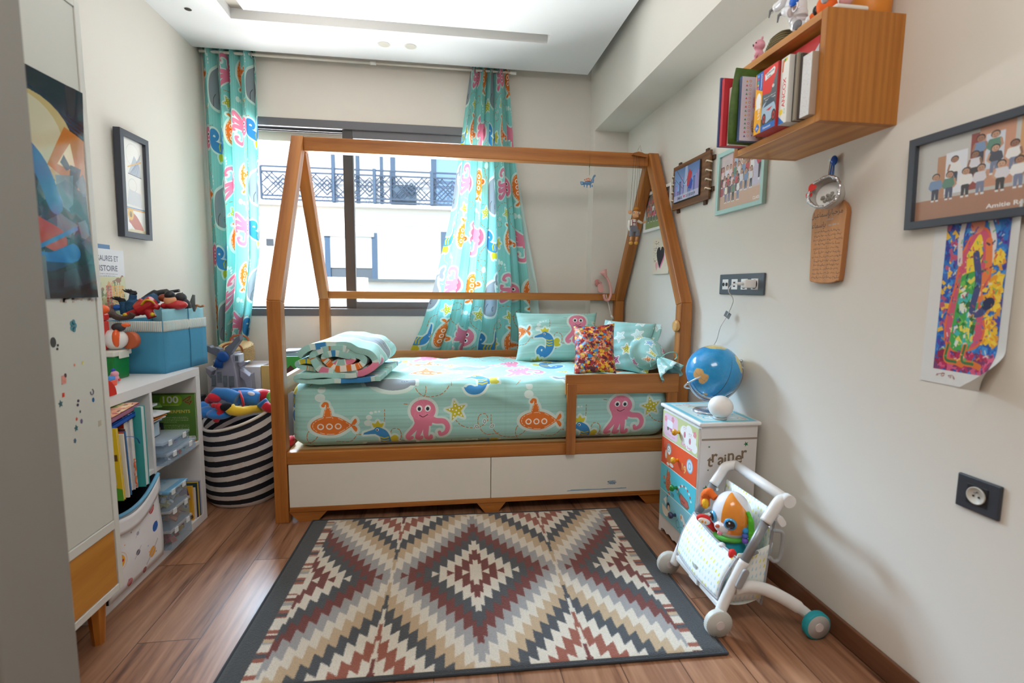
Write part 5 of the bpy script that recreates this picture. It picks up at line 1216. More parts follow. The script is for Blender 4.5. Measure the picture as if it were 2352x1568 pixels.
# spiral notebook, green cover and red binder at the open end
def nb():
    w, h = .15, .205; c = Canvas(w, h, 2200, (214, 210, 222)); rr = random.Random(7)
    for i in range(14):
        y = .012 + i * .0135; k = rr.choice([(80, 140, 100), (220, 170, 60), (90, 90, 150), (200, 80, 90)]); c.poly([(.014, y), (.022, y), (.018, y + .007)], k); c.stroke(arc((.03, y + .004), .0035, 0, 2 * PI, 10), .0013, rr.choice([(214, 130, 70), (200, 90, 90), (200, 160, 90)]))
    c.poly([(.045, .07), (.068, .06), (.075, .13), (.056, .135)], (226, 168, 128))
    for _ in range(14): c.at(rr.uniform(.05, .07), rr.uniform(.07, .125), .004, rr.random() * 3).poly([(-1, -.5), (1, -.4), (.3, .7)], (206, 70, 60))
    c.at(); c.stroke(sm2([(.05, .06), (.05, .04), (.065, .02), (.075, .015)], 5), .02, (206, 180, 150))
    for _ in range(70): c.at(rr.uniform(.042, .075), rr.uniform(.012, .06), .0014, 0).ell(0, 0, 1, 1, (110, 80, 60))
    c.at(); c.text('Ismael', .043, .14, .014, (226, 110, 130), rot=-PI / 2); c.stroke([(.052, .16), (.056, .13)], .002, (60, 60, 66))
    return imgmat('notebook_cover', c.image('notebook'), .35)
def slab(name, label, cat, x0, x1, y0, y1, z0, z1, m_, face=None, lean=0.0):
    o = MB().box((x0, y0, z0), (x1, y1, z1)).build(name, m_, None, bevel=.0012); tag(o, label, cat)
    if face: MB().grid(lambda u, v: Vector((x0 + .001 + (x1 - x0 - .002) * u, y0 - .0006, z0 + .001 + (z1 - z0 - .002) * v)), 1, 1).build('printed_cover', face, o)
    return o
slab('notebook', 'white notebook with a painted giraffe cover sticking out of the shelf', 'notebook', .972, 1.122, 1.586, 1.598, Z0, 1.817, mat('navy_cover', (60, 80, 120), .5), nb())
slab('notebook', 'thin navy notebook behind the giraffe notebook', 'notebook', .974, 1.13, 1.600, 1.606, Z0, 1.812, mat('dark_navy', (30, 36, 56), .5))
gm = MB(); gm.grid(lambda u, v: Vector((.950 + .19 * u + .012 * (v - .35) ** 2 * (1 - u) * 4 , 1.622 - .008 * math.sin(3 * v), Z0 + .243 * v - .006 * u)), 8, 12)
tag(gm.build('folder', mat('moss_green_cover', (74, 104, 36), .6, noise=.5, scale=40), None, solid=.004), 'mottled moss green folder standing in the shelf', 'folder')
slab('paper_pad', 'stack of white papers between green folder and red binder', 'papers', .965, 1.13, 1.632, 1.645, Z0, 1.80, mat('paper_edges', (226, 214, 208), .8))
slab('ring_binder', 'red binder at the far open end of the shelf', 'binder', .948, 1.14, 1.650, 1.664, Z0, 1.835, mat('red_binder', (196, 48, 60), .45))
slab('thin_book', 'thin blue book behind the red binder', 'book', .944, 1.14, 1.667, 1.673, Z0, 1.842, mat('blue_book', (70, 84, 130), .5))
# ---- on top of the shelf
TZ = SZ1 + .0005
pg = thing('toy_animal', 'pink plastic toy animal at the far end of the shelf top', 'toy', (1.06, 1.635, TZ))
M_PPK = mat('pink_vinyl', (232, 160, 178), .35); c0 = Vector((1.062, 1.640, TZ))
m = MB(); m.ell(c0 + Vector((0, 0, .020)), (.016, .015, .021)).ell(c0 + Vector((-.002, -.002, .052)), (.018, .018, .019)).ell(c0 + Vector((-.017, -.004, .047)), (.008, .008, .007))
m.tube([c0 + Vector((-.012, -.008, .024)), c0 + Vector((-.02, -.01, .012))], .006, 8); m.ell(c0 + Vector((-.012, .006, .004)), (.011, .007, .006)); m.build('body', M_PPK, pg, fuse=.002, smooth_it=3)
for s in (.012, -.012): MB().ell(c0 + Vector((.0, s, .071)), (.003, .005, .006)).build('ear', M_PPK, pg)
for s in (.006, -.01): MB().ell(c0 + Vector((-.0195, s, .056)), (.002, .002, .0025), n=8, m=6).build('eye', M_BLK, pg)
MB().ell(c0 + Vector((-.0245, -.004, .048)), (.0025, .003, .003), n=8, m=6).build('nose', mat('brown_nose', (110, 60, 50), .4), pg)
cp_ = thing('cap', 'khaki green cap lying on the shelf top', 'cap', (1.09, 1.555, TZ))
m = MB(); m.grid(lambda u, v: Vector((1.10 + .062 * (1 - .25 * v) * math.copysign(abs(math.cos(u * 2 * PI)) ** .6, math.cos(u * 2 * PI)), 1.545 + .05 * (1 - .25 * v) * math.copysign(abs(math.sin(u * 2 * PI)) ** .6, math.sin(u * 2 * PI)), TZ + .001 + .042 * v)), 40, 8)
m.grid(lambda u, v: Vector((1.10 + .0465 * v * math.copysign(abs(math.cos(u * 2 * PI)) ** .6, math.cos(u * 2 * PI)), 1.545 + .0375 * v * math.copysign(abs(math.sin(u * 2 * PI)) ** .6, math.sin(u * 2 * PI)), TZ + .043 + .005 * (1 - v))), 40, 4)
m.build('crown', mat('khaki_cloth', (136, 122, 86), .9, bump=.4, bscale=120), cp_)
m = MB()
for k in range(5): m.tube([(1.10 + (.063 - .003 * k) * math.copysign(abs(math.cos(w)) ** .6, math.cos(w)), 1.545 + (.051 - .0025 * k) * math.copysign(abs(math.sin(w)) ** .6, math.sin(w)), TZ + .005 + .008 * k) for w in np.linspace(0, 2 * PI, 40, endpoint=False)], .0012, 5, closed=True)
m.build('stitched_band', mat('khaki_seam', (112, 100, 68), .9), cp_, weld=False)
# white robot, head out of the picture
rb = thing('toy_robot', 'white plastic toy robot striding on the shelf top', 'robot', (1.09, 1.40, TZ))
M_RW = mat('robot_white', (232, 232, 236), .2, coat=.4); M_RG = mat('robot_grey', (120, 120, 126), .4); M_RB = mat('robot_blue', (30, 100, 210), .25)
def rq(x, y, X=1.06): return px(x, y, 0, X)
hip = rq(1832, 34); chest = rq(1826, -12)
m = MB(); m.ell(chest, (.034, .040, .045)); m.tube([chest, hip], [.034, .026], 16); m.build('torso', M_RW, rb, fuse=.003, smooth_it=3)
MB().lathe([(.0, .004), (.012, .004), (.015, 0)], rq(1824, 2, 1.022), 20, axis=(-.9, -.4, 0)).build('chest_light', M_RB, rb)
MB().tube([rq(1826, 16, 1.025) + Vector((0, .011 * math.cos(w), .011 * math.sin(w))) for w in np.linspace(0, 2 * PI, 18, endpoint=False)], .0025, 6, closed=True).build('belt_ring', M_RW, rb)
m = MB(); m.tube([hip, rq(1834, 46)], [.028, .026], 14); m.tube([rq(1834, 42), rq(1829, 60)], [.023, .016], 14); m.tube([rq(1829, 58), rq(1822, 68)], [.015, .013], 12); m.build('leg', M_RW, rb, fuse=.0025, smooth_it=3)
MB().lathe([(.0, .003), (.011, .003), (.014, 0)], rq(1831, 57, 1.036), 18, axis=(-.9, -.4, 0)).build('knee_joint', M_RG, rb)
m = MB(); m.prism([(-.02, 0), (.045, 0), (.042, .012), (.0, .022), (-.02, .02)], (1.045, 1.425, TZ + .0005), (.25, -.95, 0), (0, 0, 1), (.03, .01, 0)); m.build('foot', M_RW, rb, bevel=.004, seg=3, weld='normals')
m = MB(); m.prism([(-.02, 0), (.045, 0), (.042, .012), (.0, .022), (-.02, .02)], (1.125, 1.40, TZ + .0005), (.25, -.95, 0), (0, 0, 1), (.03, .01, 0)); m.tube([hip + Vector((.06, -.01, .0)), Vector((1.14, 1.40, TZ + .02))], [.024, .016], 12); m.build('leg', M_RW, rb, bevel=.003, weld='normals')
for pts in (((1808, -14), (1800, 4), (1786, 16)), ((1820, 26), (1812, 24), (1806, 26))):
    P = [rq(*p, 1.03) for p in pts]; m = MB().tube(P, [.017, .015, .013], 12); m.ell(P[-1], (.015, .015, .013)); a = m.build('arm', M_RW, rb, fuse=.0025, smooth_it=2)
    f = P[-1]; m = MB()
    for k in (-.007, .001, .009): m.tube([f + Vector((-.004, .008, k * .3)), f + Vector((-.012, .018, -.004)), f + Vector((-.012, .022, -.022))], [.0045, .004, .002], 8)
    m.build('claw', M_RG, a, weld=False)
tyo = thing('toy_tiger', 'orange and black toy beside the white robot', 'toy', (1.09, 1.355, TZ))
m = MB(); m.ell((1.08, 1.362, TZ + .032), (.030, .022, .032)); m.ell((1.062, 1.385, TZ + .014), (.016, .012, .014)); m.ell((1.07, 1.345, TZ + .06), (.018, .02, .02)); m.build('body', mat('orange_plush', (238, 104, 26), .7), tyo, fuse=.003, smooth_it=2)
MB().ell((1.058, 1.375, TZ + .026), (.01, .008, .014)).build('black_patch', M_BLK, tyo); MB().ell((1.047, 1.392, TZ + .010), (.007, .007, .009)).build('paw', M_RW, tyo); MB().ell((1.06, 1.347, TZ + .044), (.01, .009, .014)).build('grey_patch', mat('pale_grey', (176, 180, 190), .5), tyo)
MB().box((1.09, 1.36, TZ + .07), (1.13, 1.40, TZ + .115)).build('hat', mat('green_felt', (20, 130, 70), .7), tyo, bevel=.008)
o = MB().box((1.065, 1.306, TZ), (1.165, 1.338, TZ + .014)).build('game_controller', mat('white_casing', (226, 222, 216), .35), None, bevel=.006, seg=3); tag(o, 'flat white plastic gadget lying at the near edge of the shelf top', 'gadget')
o = MB().lathe([(.0, 0), (.046, 0), (.05, .006), (.053, .14), (.049, .14), (.0, .135)], (1.218, 1.362, TZ), 28).build('canister', mat('orange_canister', (214, 130, 34), .5)); tag(o, 'orange round canister on the shelf top against the wall', 'canister')
o = MB().ell((1.105, 1.322, TZ + .03), (.018, .014, .015)).build('toy_sweet', mat('rose_glass', (214, 150, 150), .2, coat=.4), None); tag(o, 'small pink glossy trinket on the white gadget', 'trinket')
# ---------------------------------------------------------------- children's drawer unit
DX0, DX1, DY0, DY1, DH = 1.003, 1.252, 1.780, 2.130, .604
dr = thing('drawer_unit', 'white drawer unit with cartoon-printed drawers, stars and the word trainer', 'drawer unit', ((DX0 + DX1) / 2, (DY0 + DY1) / 2, 0))
M_DW = mat('drawer_unit_white', (232, 230, 228), .45)
def side_img():
    w, h = DX1 - DX0, DH - .02; c = Canvas(w, h, 2200, (226, 222, 220))
    c.rect(0, h - .058, w, h - .050, (150, 134, 118))
    rr = random.Random(3); x = .028; base = h - .155
    for i, ch_ in enumerate('trainer'):
        c.text(ch_, x, base + (-.014, .004, -.008, -.006, .006, -.002, .016)[i], (.07, .073, .07, .062, .07, .07, .07)[i], (132, 112, 90), rot=(-.03, .06, -.05, .0, .05, -.04, .08)[i]); x += (.0215, .026, .029, .0165, .033, .029, .025)[i]
    G = (36, 116, 66)
    for (x, y, s, r_) in ((.035, h - .085, .006, .2), (.2, h - .078, .012, .4), (.035, h - .185, .005, .2), (.115, h - .195, .006, .5), (.03, h - .265, .016, .1), (.205, h - .285, .006, .0), (.1, h - .33, .014, .3), (.02, h - .38, .010, .6), (.16, h - .42, .012, .2), (.06, h - .44, .02, .4), (.2, h - .5, .014, .9), (.1, h - .52, .008, .2)):
        c.at(x, y, s, r_).poly([((1 if i % 2 == 0 else .42) * math.cos(PI / 2 + i * PI / 5), (1 if i % 2 == 0 else .42) * math.sin(PI / 2 + i * PI / 5)) for i in range(10)], G)
    c.at(); return imgmat('trainer_side', c.image('trainer side'), .45)
m = MB(); cy0, cy1 = DY0 + .006, DY1 - .006
m.box((DX0 + .006, cy0, .03), (DX1 - .004, cy1, DH - .016)); m.build('carcass', M_DW, dr, bevel=.002)
MB().grid(lambda u, v: Vector((DX0 + .007 + (DX1 - DX0 - .012) * u, cy0 - .0006, .03 + (DH - .048) * v)), 1, 1).build('printed_side', side_img(), dr)
# scalloped plinth
def scallop(L): 
    P = [(0, 0), (.018, 0)]; n = 5
    for i in range(n):
        a = .022 + (L - .044) * i / n; b = .022 + (L - .044) * (i + 1) / n
        P += [(a + (b - a) * t, .014 + .010 * math.sin(PI * t)) for t in np.linspace(.06, .94, 7)]
    return P + [(L - .018, 0), (L, 0), (L, .085), (0, .085)]
MB().prism(scallop(DY1 - DY0 - .012), (DX0 + .004, cy1, 0), (0, -1, 0), (0, 0, 1), (.014, 0, 0)).build('plinth_front', M_DW, dr, weld='normals')
MB().prism(scallop(DX1 - DX0 - .012), (DX0 + .008, cy0 - .0002, 0), (1, 0, 0), (0, 0, 1), (0, .012, 0)).build('plinth_side', M_DW, dr, weld='normals')
MB().prism(scallop(DX1 - DX0 - .012), (DX0 + .008, cy1 - .012, 0), (1, 0, 0), (0, 0, 1), (0, .012, 0)).build('plinth_side', M_DW, dr, weld='normals')
MB().box((DX0 - .008, DY0 - .006, DH - .016), (DX1 + .004, DY1 + .006, DH)).build('top', M_DW, dr, bevel=.006, seg=3)
c = Canvas(.25, .35, 1500, (120, 204, 220)); rr = random.Random(5); c.rect(.02, .02, .23, .33, (214, 228, 222))
for _ in range(26):
    c.at(rr.uniform(.04, .21), rr.uniform(.04, .31), rr.uniform(.8, 1.6)).stroke(arc((0, 0), .012, 0, rr.uniform(3, 6), 10), .003, rr.choice([(90, 180, 210), (232, 170, 160), (226, 190, 120), (246, 246, 240), (110, 160, 190)])).ell(.008, .004, .009, .006, rr.choice([(246, 246, 242), (226, 170, 160), (120, 200, 214), (240, 214, 160)]), .8)
c.at(.07, .07, 1).stroke(arc((0, 0), .022, 0, 2 * PI, 20), .006, (70, 190, 220)).stroke(arc((.03, .01), .018, 0, 2 * PI, 20), .006, (246, 246, 246)); c.at()
MB().grid(lambda u, v: Vector((DX0 + .004 + .236 * u, DY0 + .006 + .338 * v, DH + .0006)), 1, 1).build('printed_top', imgmat('drawer_top_print', c.image('drawer top'), .35), dr)
# drawers, top to bottom
def dimg(k):
    w, h = .33, .118; c = Canvas(w, h, 1700, [(206, 212, 156), (236, 92, 52), (84, 198, 214), (140, 202, 212)][k]); rr = random.Random(k)
    if k == 0:
        c.poly(rrect(.012, .006, .15, .112, .02), (236, 204, 222)); 
        for x, y, s in ((.21, .07, .03), (.25, .085, .026), (.28, .06, .03), (.25, .035, .03), (.215, .04, .028), (.3, .03, .022)): c.ell(x, y, s * 1.15, s * .95, (244, 244, 242))
        for x, y in ((.215, .07), (.262, .055)):
            c.at(x, y, 1).ell(0, .012, .011, .01, (214, 200, 200)).ell(0, .012, .0095, .0085, (248, 246, 244)).ell(-.008, .021, .004, .004, (220, 200, 200)).ell(.008, .021, .004, .004, (220, 200, 200)).ell(0, -.008, .009, .013, (214, 130, 150)).ell(-.003, .013, .0013, .0013, (60, 50, 50)).ell(.004, .013, .0013, .0013, (60, 50, 50))
        c.at(.07, .065).rect(-.025, -.012, .03, .02, (240, 240, 244)).rect(-.025, -.02, .03, -.012, (210, 130, 160)).ell(-.015, -.02, .008, .008, (90, 120, 90)).ell(.018, -.02, .008, .008, (190, 110, 150)); c.at()
        for x, y in ((.03, .085), (.1, .095), (.3, .085)):
            for i in range(5): c.ell(x + .008 * math.cos(i * 1.257), y + .008 * math.sin(i * 1.257), .006, .006, (236, 150, 160))
        c.text('fluffy bear', .185, .012, .018, (230, 150, 180), width=.1); c.text('i love bear', .05, .016, .014, (232, 160, 190), width=.08)
    if k == 1:
        for i in range(7): c.scribble(.02, .07, .075 + i * .006, .003, (250, 200, 180), .8, i)
        c.at(.075, .06).ell(0, .02, .026, .024, (150, 150, 158)).ell(0, .014, .017, .02, (246, 244, 240)).ell(-.006, .02, .002, .003, (40, 40, 50)).ell(.008, .02, .002, .003, (40, 40, 50)).ell(.0, .01, .004, .003, (50, 50, 60)).ell(.0, -.025, .022, .02, (226, 130, 50)).ell(-.028, -.012, .01, .02, (246, 244, 240)).ell(.03, -.045, .02, .008, (246, 244, 240)).ell(-.005, -.05, .014, .007, (246, 244, 240))
        c.at(.27, .068).ell(0, 0, .028, .03, (130, 176, 206)).ell(0, 0, .023, .025, (206, 224, 232)).ell(0, 0, .014, .016, (140, 184, 210)).ell(0, 0, .008, .009, (206, 224, 232)); c.at()
        c.text('9', .218, .022, .05, (110, 140, 170)); c.rect(.2, .03, .212, .06, (240, 150, 70)); c.text('9', .22, .024, .044, (246, 190, 90))
    if k == 2:
        c.at(.08, .05).ell(0, -.005, .026, .034, (206, 106, 62)).ell(0, .03, .02, .018, (206, 106, 62)).poly([(-.018, .04), (-.012, .062), (-.004, .045)], (206, 106, 62)).poly([(.004, .045), (.013, .062), (.019, .04)], (206, 106, 62)).ell(-.04, .01, .01, .008, (206, 106, 62)).ell(.014, -.045, .012, .006, (206, 106, 62))
        for i in range(14): c.ell(rr.uniform(-.02, .02), rr.uniform(-.03, .04), .003, .002, (140, 60, 36))
        c.at()
        for i in range(11): a = PI * .95 - i * .27; c.ell(.235 + .062 * math.cos(a), .035 + .055 * math.sin(a), .006, .005, [(246, 246, 240), (214, 80, 60)][i % 2])
        c.poly([(.19, .03), (.2, .052), (.27, .04), (.285, .02), (.27, .004), (.21, .006)], (140, 110, 90)).poly([(.198, .03), (.205, .045), (.265, .035), (.275, .02), (.262, .01), (.212, .012)], (206, 110, 100)).text('tiger', .212, .018, .018, (120, 70, 60)); c.text('AP', .035, .03, .018, (110, 60, 50)); c.text('PLE', .12, .008, .016, (110, 60, 90))
    if k == 3:
        c.at(.07, .055).poly(sm2([(-.045, .0), (-.03, -.035), (.01, -.04), (.04, -.01)], 5), (240, 232, 214)).poly([(-.03, .025), (.0, .05), (.006, .03), (.0, .01)], (236, 240, 236)).stroke([(.004, -.005), (.006, .06)], .003, (60, 80, 120)).poly([(.006, .06), (.02, .055), (.006, .05)], (60, 110, 160)).ell(.024, .012, .016, .018, (40, 44, 60)).ell(.026, .006, .011, .012, (232, 196, 170))
        for i in range(5): c.stroke([(-.04, -.006 - i * .006), (.03, -.01 - i * .006)], .0012, (196, 176, 150))
        c.at(.24, .06).ell(-.02, .012, .01, .016, (246, 226, 200), rot=.4).poly([(-.02, .01), (.03, -.03), (.04, -.02), (-.01, .03)], (240, 232, 220)).text('BU', .0, -.016, .02, (196, 70, 60), rot=-.6).ell(-.022, .012, .005, .008, (226, 130, 70)); c.at()
        c.stroke(spiral((.19, .03), .016, .016, 0, 1, 20), .003, (60, 150, 180)).stroke(spiral((.225, .018), .014, .014, 0, 1, 20), .003, (60, 150, 180)); c.stroke(sm2([(.17, .06), (.19, .05), (.2, .07)], 5), .002, (90, 160, 190))
    return imgmat('drawer_print_%s' % 'abcd'[k], c.image('drawer'), .4)
dz1 = DH - .026; dh = .1225
for k, kc in enumerate(((226, 160, 20), (236, 170, 24), (30, 130, 40), (48, 48, 84))):
    z1 = dz1 - k * (dh + .001); z0 = z1 - dh
    d = MB().box((DX0 - .001, DY0 + .014, z0), (DX0 + .01, DY1 - .014, z1)).build('drawer', M_DW, dr, bevel=.0012)
    d['label'] = ['pale green bear drawer', 'orange puppy drawer', 'turquoise cat drawer', 'light blue boat drawer'][k]
    MB().grid(lambda u, v: Vector((DX0 - .0018, DY1 - .0155 - (DY1 - DY0 - .031) * u, z0 + .0015 + (dh - .003) * v)), 1, 1).build('printed_face', dimg(k), d)
    MB().lathe([(.008, 0), (.0065, .006), (.0065, .011), (.012, .016), (.0145, .022), (.012, .029), (.0, .031)], (DX0 - .0018, (DY0 + DY1) / 2, (z0 + z1) / 2), 24, axis=(-1, 0, 0)).build('knob', mat('knob_%d_%d_%d' % kc, kc, .25, coat=.5), d)

# ---------------------------------------------------------------- globe
gl = thing('globe', 'blue desk globe on a silver stand on top of the drawer unit', 'globe', (1.14, 1.965, DH))
gx, gy = 1.118, 1.965; gr = .1135
gc = px(1639, 853, 1, gy); gz = gc.z
def globe_img():
    c = Canvas(2.0, 1.0, 700, (34, 154, 220)); rr = random.Random(3)
    for _ in range(900): c.at(rr.random() * 2, rr.random(), rr.uniform(.004, .02), rr.random() * 3).poly([(-1, -.3), (1, -.4), (.8, .4), (-.9, .3)], rr.choice([(44, 164, 222), (28, 144, 210), (64, 174, 224)]), .5)
    c.at()
    def land(P, col, dx=.0):
        P = [(a + dx, b) for a, b in P]; P = sm2(P + [P[0]], 5)[:-1]; c.stroke(P, .02, (90, 180, 220), .5, closed=True); c.poly(P, col)
    T1, T2, T3, T4 = (226, 178, 116), (214, 196, 120), (150, 176, 110), (206, 150, 110)
    land([(.17, .54), (.23, .585), (.28, .57), (.33, .585), (.36, .53), (.35, .46), (.31, .44), (.28, .46), (.22, .44), (.18, .48)], T1)      # island continent
    land([(.45, .9), (.7, .93), (.95, .86), (1.1, .8), (1.05, .68), (.9, .62), (.8, .7), (.7, .64), (.62, .72), (.5, .74)], T2, .32); land([(.6, .62), (.75, .66), (.82, .52), (.76, .35), (.7, .3), (.64, .45)], T4, .32)
    land([(1.35, .9), (1.65, .92), (1.75, .8), (1.6, .66), (1.5, .6), (1.42, .74)], T2, .2); land([(1.58, .58), (1.72, .52), (1.7, .4), (1.62, .24), (1.58, .4)], T3); land([(.44, .34), (.48, .36), (.5, .31), (.46, .28)], T1)
    for _ in range(500):
        x, y = rr.random() * 2, rr.uniform(.1, .95); c.rect(x, y, x + rr.uniform(.008, .02), y + .003, (20, 80, 130), .5)
    for i in range(1, 12): c.rect(i / 6 - .001, 0, i / 6 + .001, 1, (20, 110, 170), .5)
    for i in range(1, 6): c.rect(0, i / 6 - .001, 2, i / 6 + .001, (20, 110, 170), .5)
    c.rect(.555, .05, .563, .95, (20, 50, 90))
    return imgmat('globe_map', c.image('globe map'), .18, coat=.6)
GROT = 3.0
tiltM = Matrix.Translation(gc) @ Euler((0.62, .35, 0)).to_matrix().to_4x4() @ Matrix.Rotation(GROT, 4, 'Z')
MB().ell((0, 0, 0), gr, n=56, m=32, M=tiltM).build('sphere', globe_img(), gl)
M_SIL = mat('silver_metal', (196, 200, 206), .25, .85); M_CLR = mat('clear_ring', (214, 224, 230), .15, .3)
base = Vector((gc.x - .03, gy - .02, DH + .001))
MB().lathe([(.0, 0), (.060, 0), (.060, .006), (.052, .012), (.030, .016), (.0, .017)], base, 36).build('base', M_SIL, gl)
ap = [gc + Vector((math.cos(a) * (gr + .012), -.012 + .0 * a, math.sin(a) * (gr + .012))) for a in np.linspace(PI * 1.12, PI * 2.12, 26)]
MB().tube(ap, .0055, 10).build('support_arc', M_SIL, gl)
MB().tube([ap[11], base + Vector((.0, .0, .012))], .007, 10).build('stem', M_SIL, gl)
MB().tube([gc + Vector((math.cos(a) * (gr + .006), math.sin(a) * (gr + .006) * .8, -.028 - .03 * math.cos(a) * -1 * .8 + math.sin(a) * -.055)) for a in np.linspace(0, 2 * PI, 48, endpoint=False)], .0035, 8, closed=True).build('horizon_ring', M_CLR, gl)
for p in (ap[0], ap[-1]): MB().ell(p, .008).build('pivot', M_SIL, gl)
# round white night lamp in front of it
bl = thing('ball_lamp', 'white frosted ball lamp in front of the globe on the drawer unit', 'lamp', (1.10, 1.83, DH))
bcx = px(1655, 935, 1, 1.83); br = .0475
MB().ell((bcx.x, 1.83, DH + .006 + br * .95), (br, br, br * .95), n=36, m=24).build('shade', mat('frosted_white', (244, 240, 236), .5, sss=.1), bl)
MB().lathe([(.0, 0), (.026, 0), (.027, .008), (.0, .012)], (bcx.x, 1.83, DH + .001), 28).build('base', mat('lamp_base_grey', (186, 190, 192), .4), bl)

# ---------------------------------------------------------------- toy pushchair
st = thing('toy_pushchair', 'white toy pushchair with patterned seat and teal rear wheels', 'pushchair', (1.03, 1.57, 0))
M_PW = mat('pushchair_white', (234, 232, 230), .35); M_PG = mat('pushchair_grey', (160, 160, 162), .4); M_TYRE = mat('wheel_grey', (206, 204, 196), .5); M_TEAL = mat('teal_rubber', (40, 164, 176), .6); M_TUBE = mat('grey_tube', (150, 152, 156), .4, .4)
def dots():
    c = Canvas(.2, .2, 1600, (240, 244, 240), wrap=True); rr = random.Random(4)
    for i in range(12):
        for j in range(9):
            x = (i + .5) / 60 + (j % 2) / 120; y = (j + .5) / 45 + rr.uniform(-.002, .002); k = (226, 226, 90) if (i // 2 + j) % 4 == 0 else rr.choice([(206, 230, 240), (190, 222, 236), (222, 236, 240)])
            c.at(x, y).stroke([(0, -.004), (0, .003)], np.array([.0065, .003]), k)
    c.at(); return imgmat('drop_fabric', c.image('drops'), .8)
M_DROP = dots()
NY, FY_ = 1.420, 1.735
for (y, near) in ((NY, True), (FY_, False)):
    hb_ = [((1.108 if near else 1.128), y, .445), (1.086, y, .440), (1.066, y, .412), (1.04, y, .372)]
    MB().tube(smoothcurve(hb_, 6), .0185, 16).build('handle_bend', M_PW, st)
    MB().tube([(1.043, y, .378), (.966, y, .225)], .0125, 14, flat=1.25).build('frame_tube', M_TUBE, st)
    MB().tube(smoothcurve([(.975, y, .243), (.945, y, .185), (.915, y, .115), (.893, y - .0, .055)], 6), [.0165] * 7 + [.0175] * 6 + [.0175] * 6, 14).build('front_leg', M_PW, st)
    MB().tube(smoothcurve([(.945, y, .150), (.985, y - .004, .156), (1.04, y - .012, .148), (1.10, y - .025, .122), (1.16, y - .038, .085), (1.195, y - .045, .056)], 6), [.023] * 6 + [.021] * 18 + [.017] * 7, 14, up=(0, 1, 0), flat=.8).build('rear_leg', M_PW, st)
    MB().tube([(1.045, y - .02, .36), (1.046, y + .012, .36)], .006, 12).build('bolt', M_SIL, st)
    if near: MB().prism(rrect(-.012, -.035, .012, .035, .011), (.955, y - .019, .195), (.9, 0, -.43), (.43, 0, .9), (0, -.008, 0)).build('folding_catch', M_PG, st, bevel=.002, weld='normals')
    dy = -.0 if near else .0
    yw = y - .030 if near else y + .030
    for (wx, wy, rad, tm) in ((.884, yw + (.014 if near else 0), .0445, M_TYRE), (1.197, (y - .064 if near else y + .0), .0445, M_TEAL)):
        w = MB().lathe([(rad * .55, -.0125), (rad * .93, -.0125), (rad, -.008), (rad, .008), (rad * .93, .0125), (rad * .55, .0125)], (wx, wy, rad + .0005), 44, axis=(0, 1, 0)).build('wheel', tm, st)
        MB().lathe([(.0, .0145), (rad * .86, .0135), (rad * .9, .010), (rad * .9, -.010), (rad * .86, -.0135), (.0, -.0145)], (wx, wy, rad + .0005), 36, axis=(0, 1, 0)).build('hub_disc', M_TYRE if tm is M_TYRE else mat('wheel_disc', (186, 182, 178), .5), w)
        for s in (-1, 1): MB().cyl((wx, wy + s * .012, rad + .0005), (wx, wy + s * .0165, rad + .0005), rad * .32, 24).build('hub_cap', mat('hub_cap', (226, 214, 212), .4), w)
        m = MB()
        for k in range(44): a = 2 * PI * k / 44; m.box((-.0012, -.009, -.0006), (.0012, .009, .0008), M=Matrix.Translation((wx, wy, rad + .0005)) @ Matrix.Rotation(a, 4, 'Y') @ Matrix.Translation((0, 0, rad)))
        m.build('tread', tm, w, weld=False)
MB().tube([(1.108, NY - .016, .445), (1.130, FY_ + .012, .446)], .0175, 18).build('handle_bar', M_PW, st)
MB().tube([(1.106, NY - .022, .446), (1.107, NY + .002, .446)], .021, 18).build('bar_end', M_PW, st)
MB().box((.893, NY, .078), (.921, FY_, .098)).build('cross_bar', M_PW, st, bevel=.004)
MB().box((.886, 1.55, .082), (.894, 1.61, .104)).build('cross_bar_grip', M_PW, st, bevel=.003)
def pw(u, v): # front panel
    z = .106 + .152 * v; x = .897 + .062 * v - .012 * math.sin(PI * v) - .012 * math.sin(PI * u); return Vector((x, FY_ - .012 - (FY_ - NY - .028) * u, z - .014 * u * v + .010 * (1 - u)))
MB().grid(pw, 16, 12, uv=lambda u, v: (u * 1.45, v * .75)).build('front_panel', M_DROP, st, solid=.003)
def bp_(u, v): return Vector((1.055 + .030 * v, FY_ - .014 - (FY_ - NY - .03) * u, .075 + .322 * v - .02 * (1 - v) * 0))
MB().grid(bp_, 10, 12, uv=lambda u, v: (u * 1.45, v * 1.6)).build('back_panel', M_DROP, st, solid=.006)
for y in (NY + .016, FY_ - .012):
    MB().grid(lambda u, v: Vector((.903 + .058 * v + (.152 - .03 * v) * u, y, .095 + (.165 + (.03 * u)) * v - .01 * math.sin(PI * u) * v)), 10, 8, uv=lambda u, v: (u * .8, v * .8)).build('side_panel', M_DROP, st, solid=.003)
MB().grid(lambda u, v: Vector((.90 + .155 * u, FY_ - .014 - (FY_ - NY - .03) * v, .10 - .02 * math.sin(PI * u))), 8, 6, uv=lambda u, v: (u * .8, v * 1.45)).build('seat_base', M_DROP, st, solid=.003)
m = MB(); m.tube([pw(u, 1) for u in np.linspace(0, 1, 12)], .004, 8); m.tube([pw(0, v) for v in np.linspace(0, 1, 10)], .0035, 8); m.tube([pw(1, v) for v in np.linspace(0, 1, 10)], .0035, 8); m.tube([pw(u, 0) for u in np.linspace(0, 1, 12)], .0035, 8)
m.build('grey_piping', mat('grey_piping', (176, 176, 182), .8), st, weld=False)
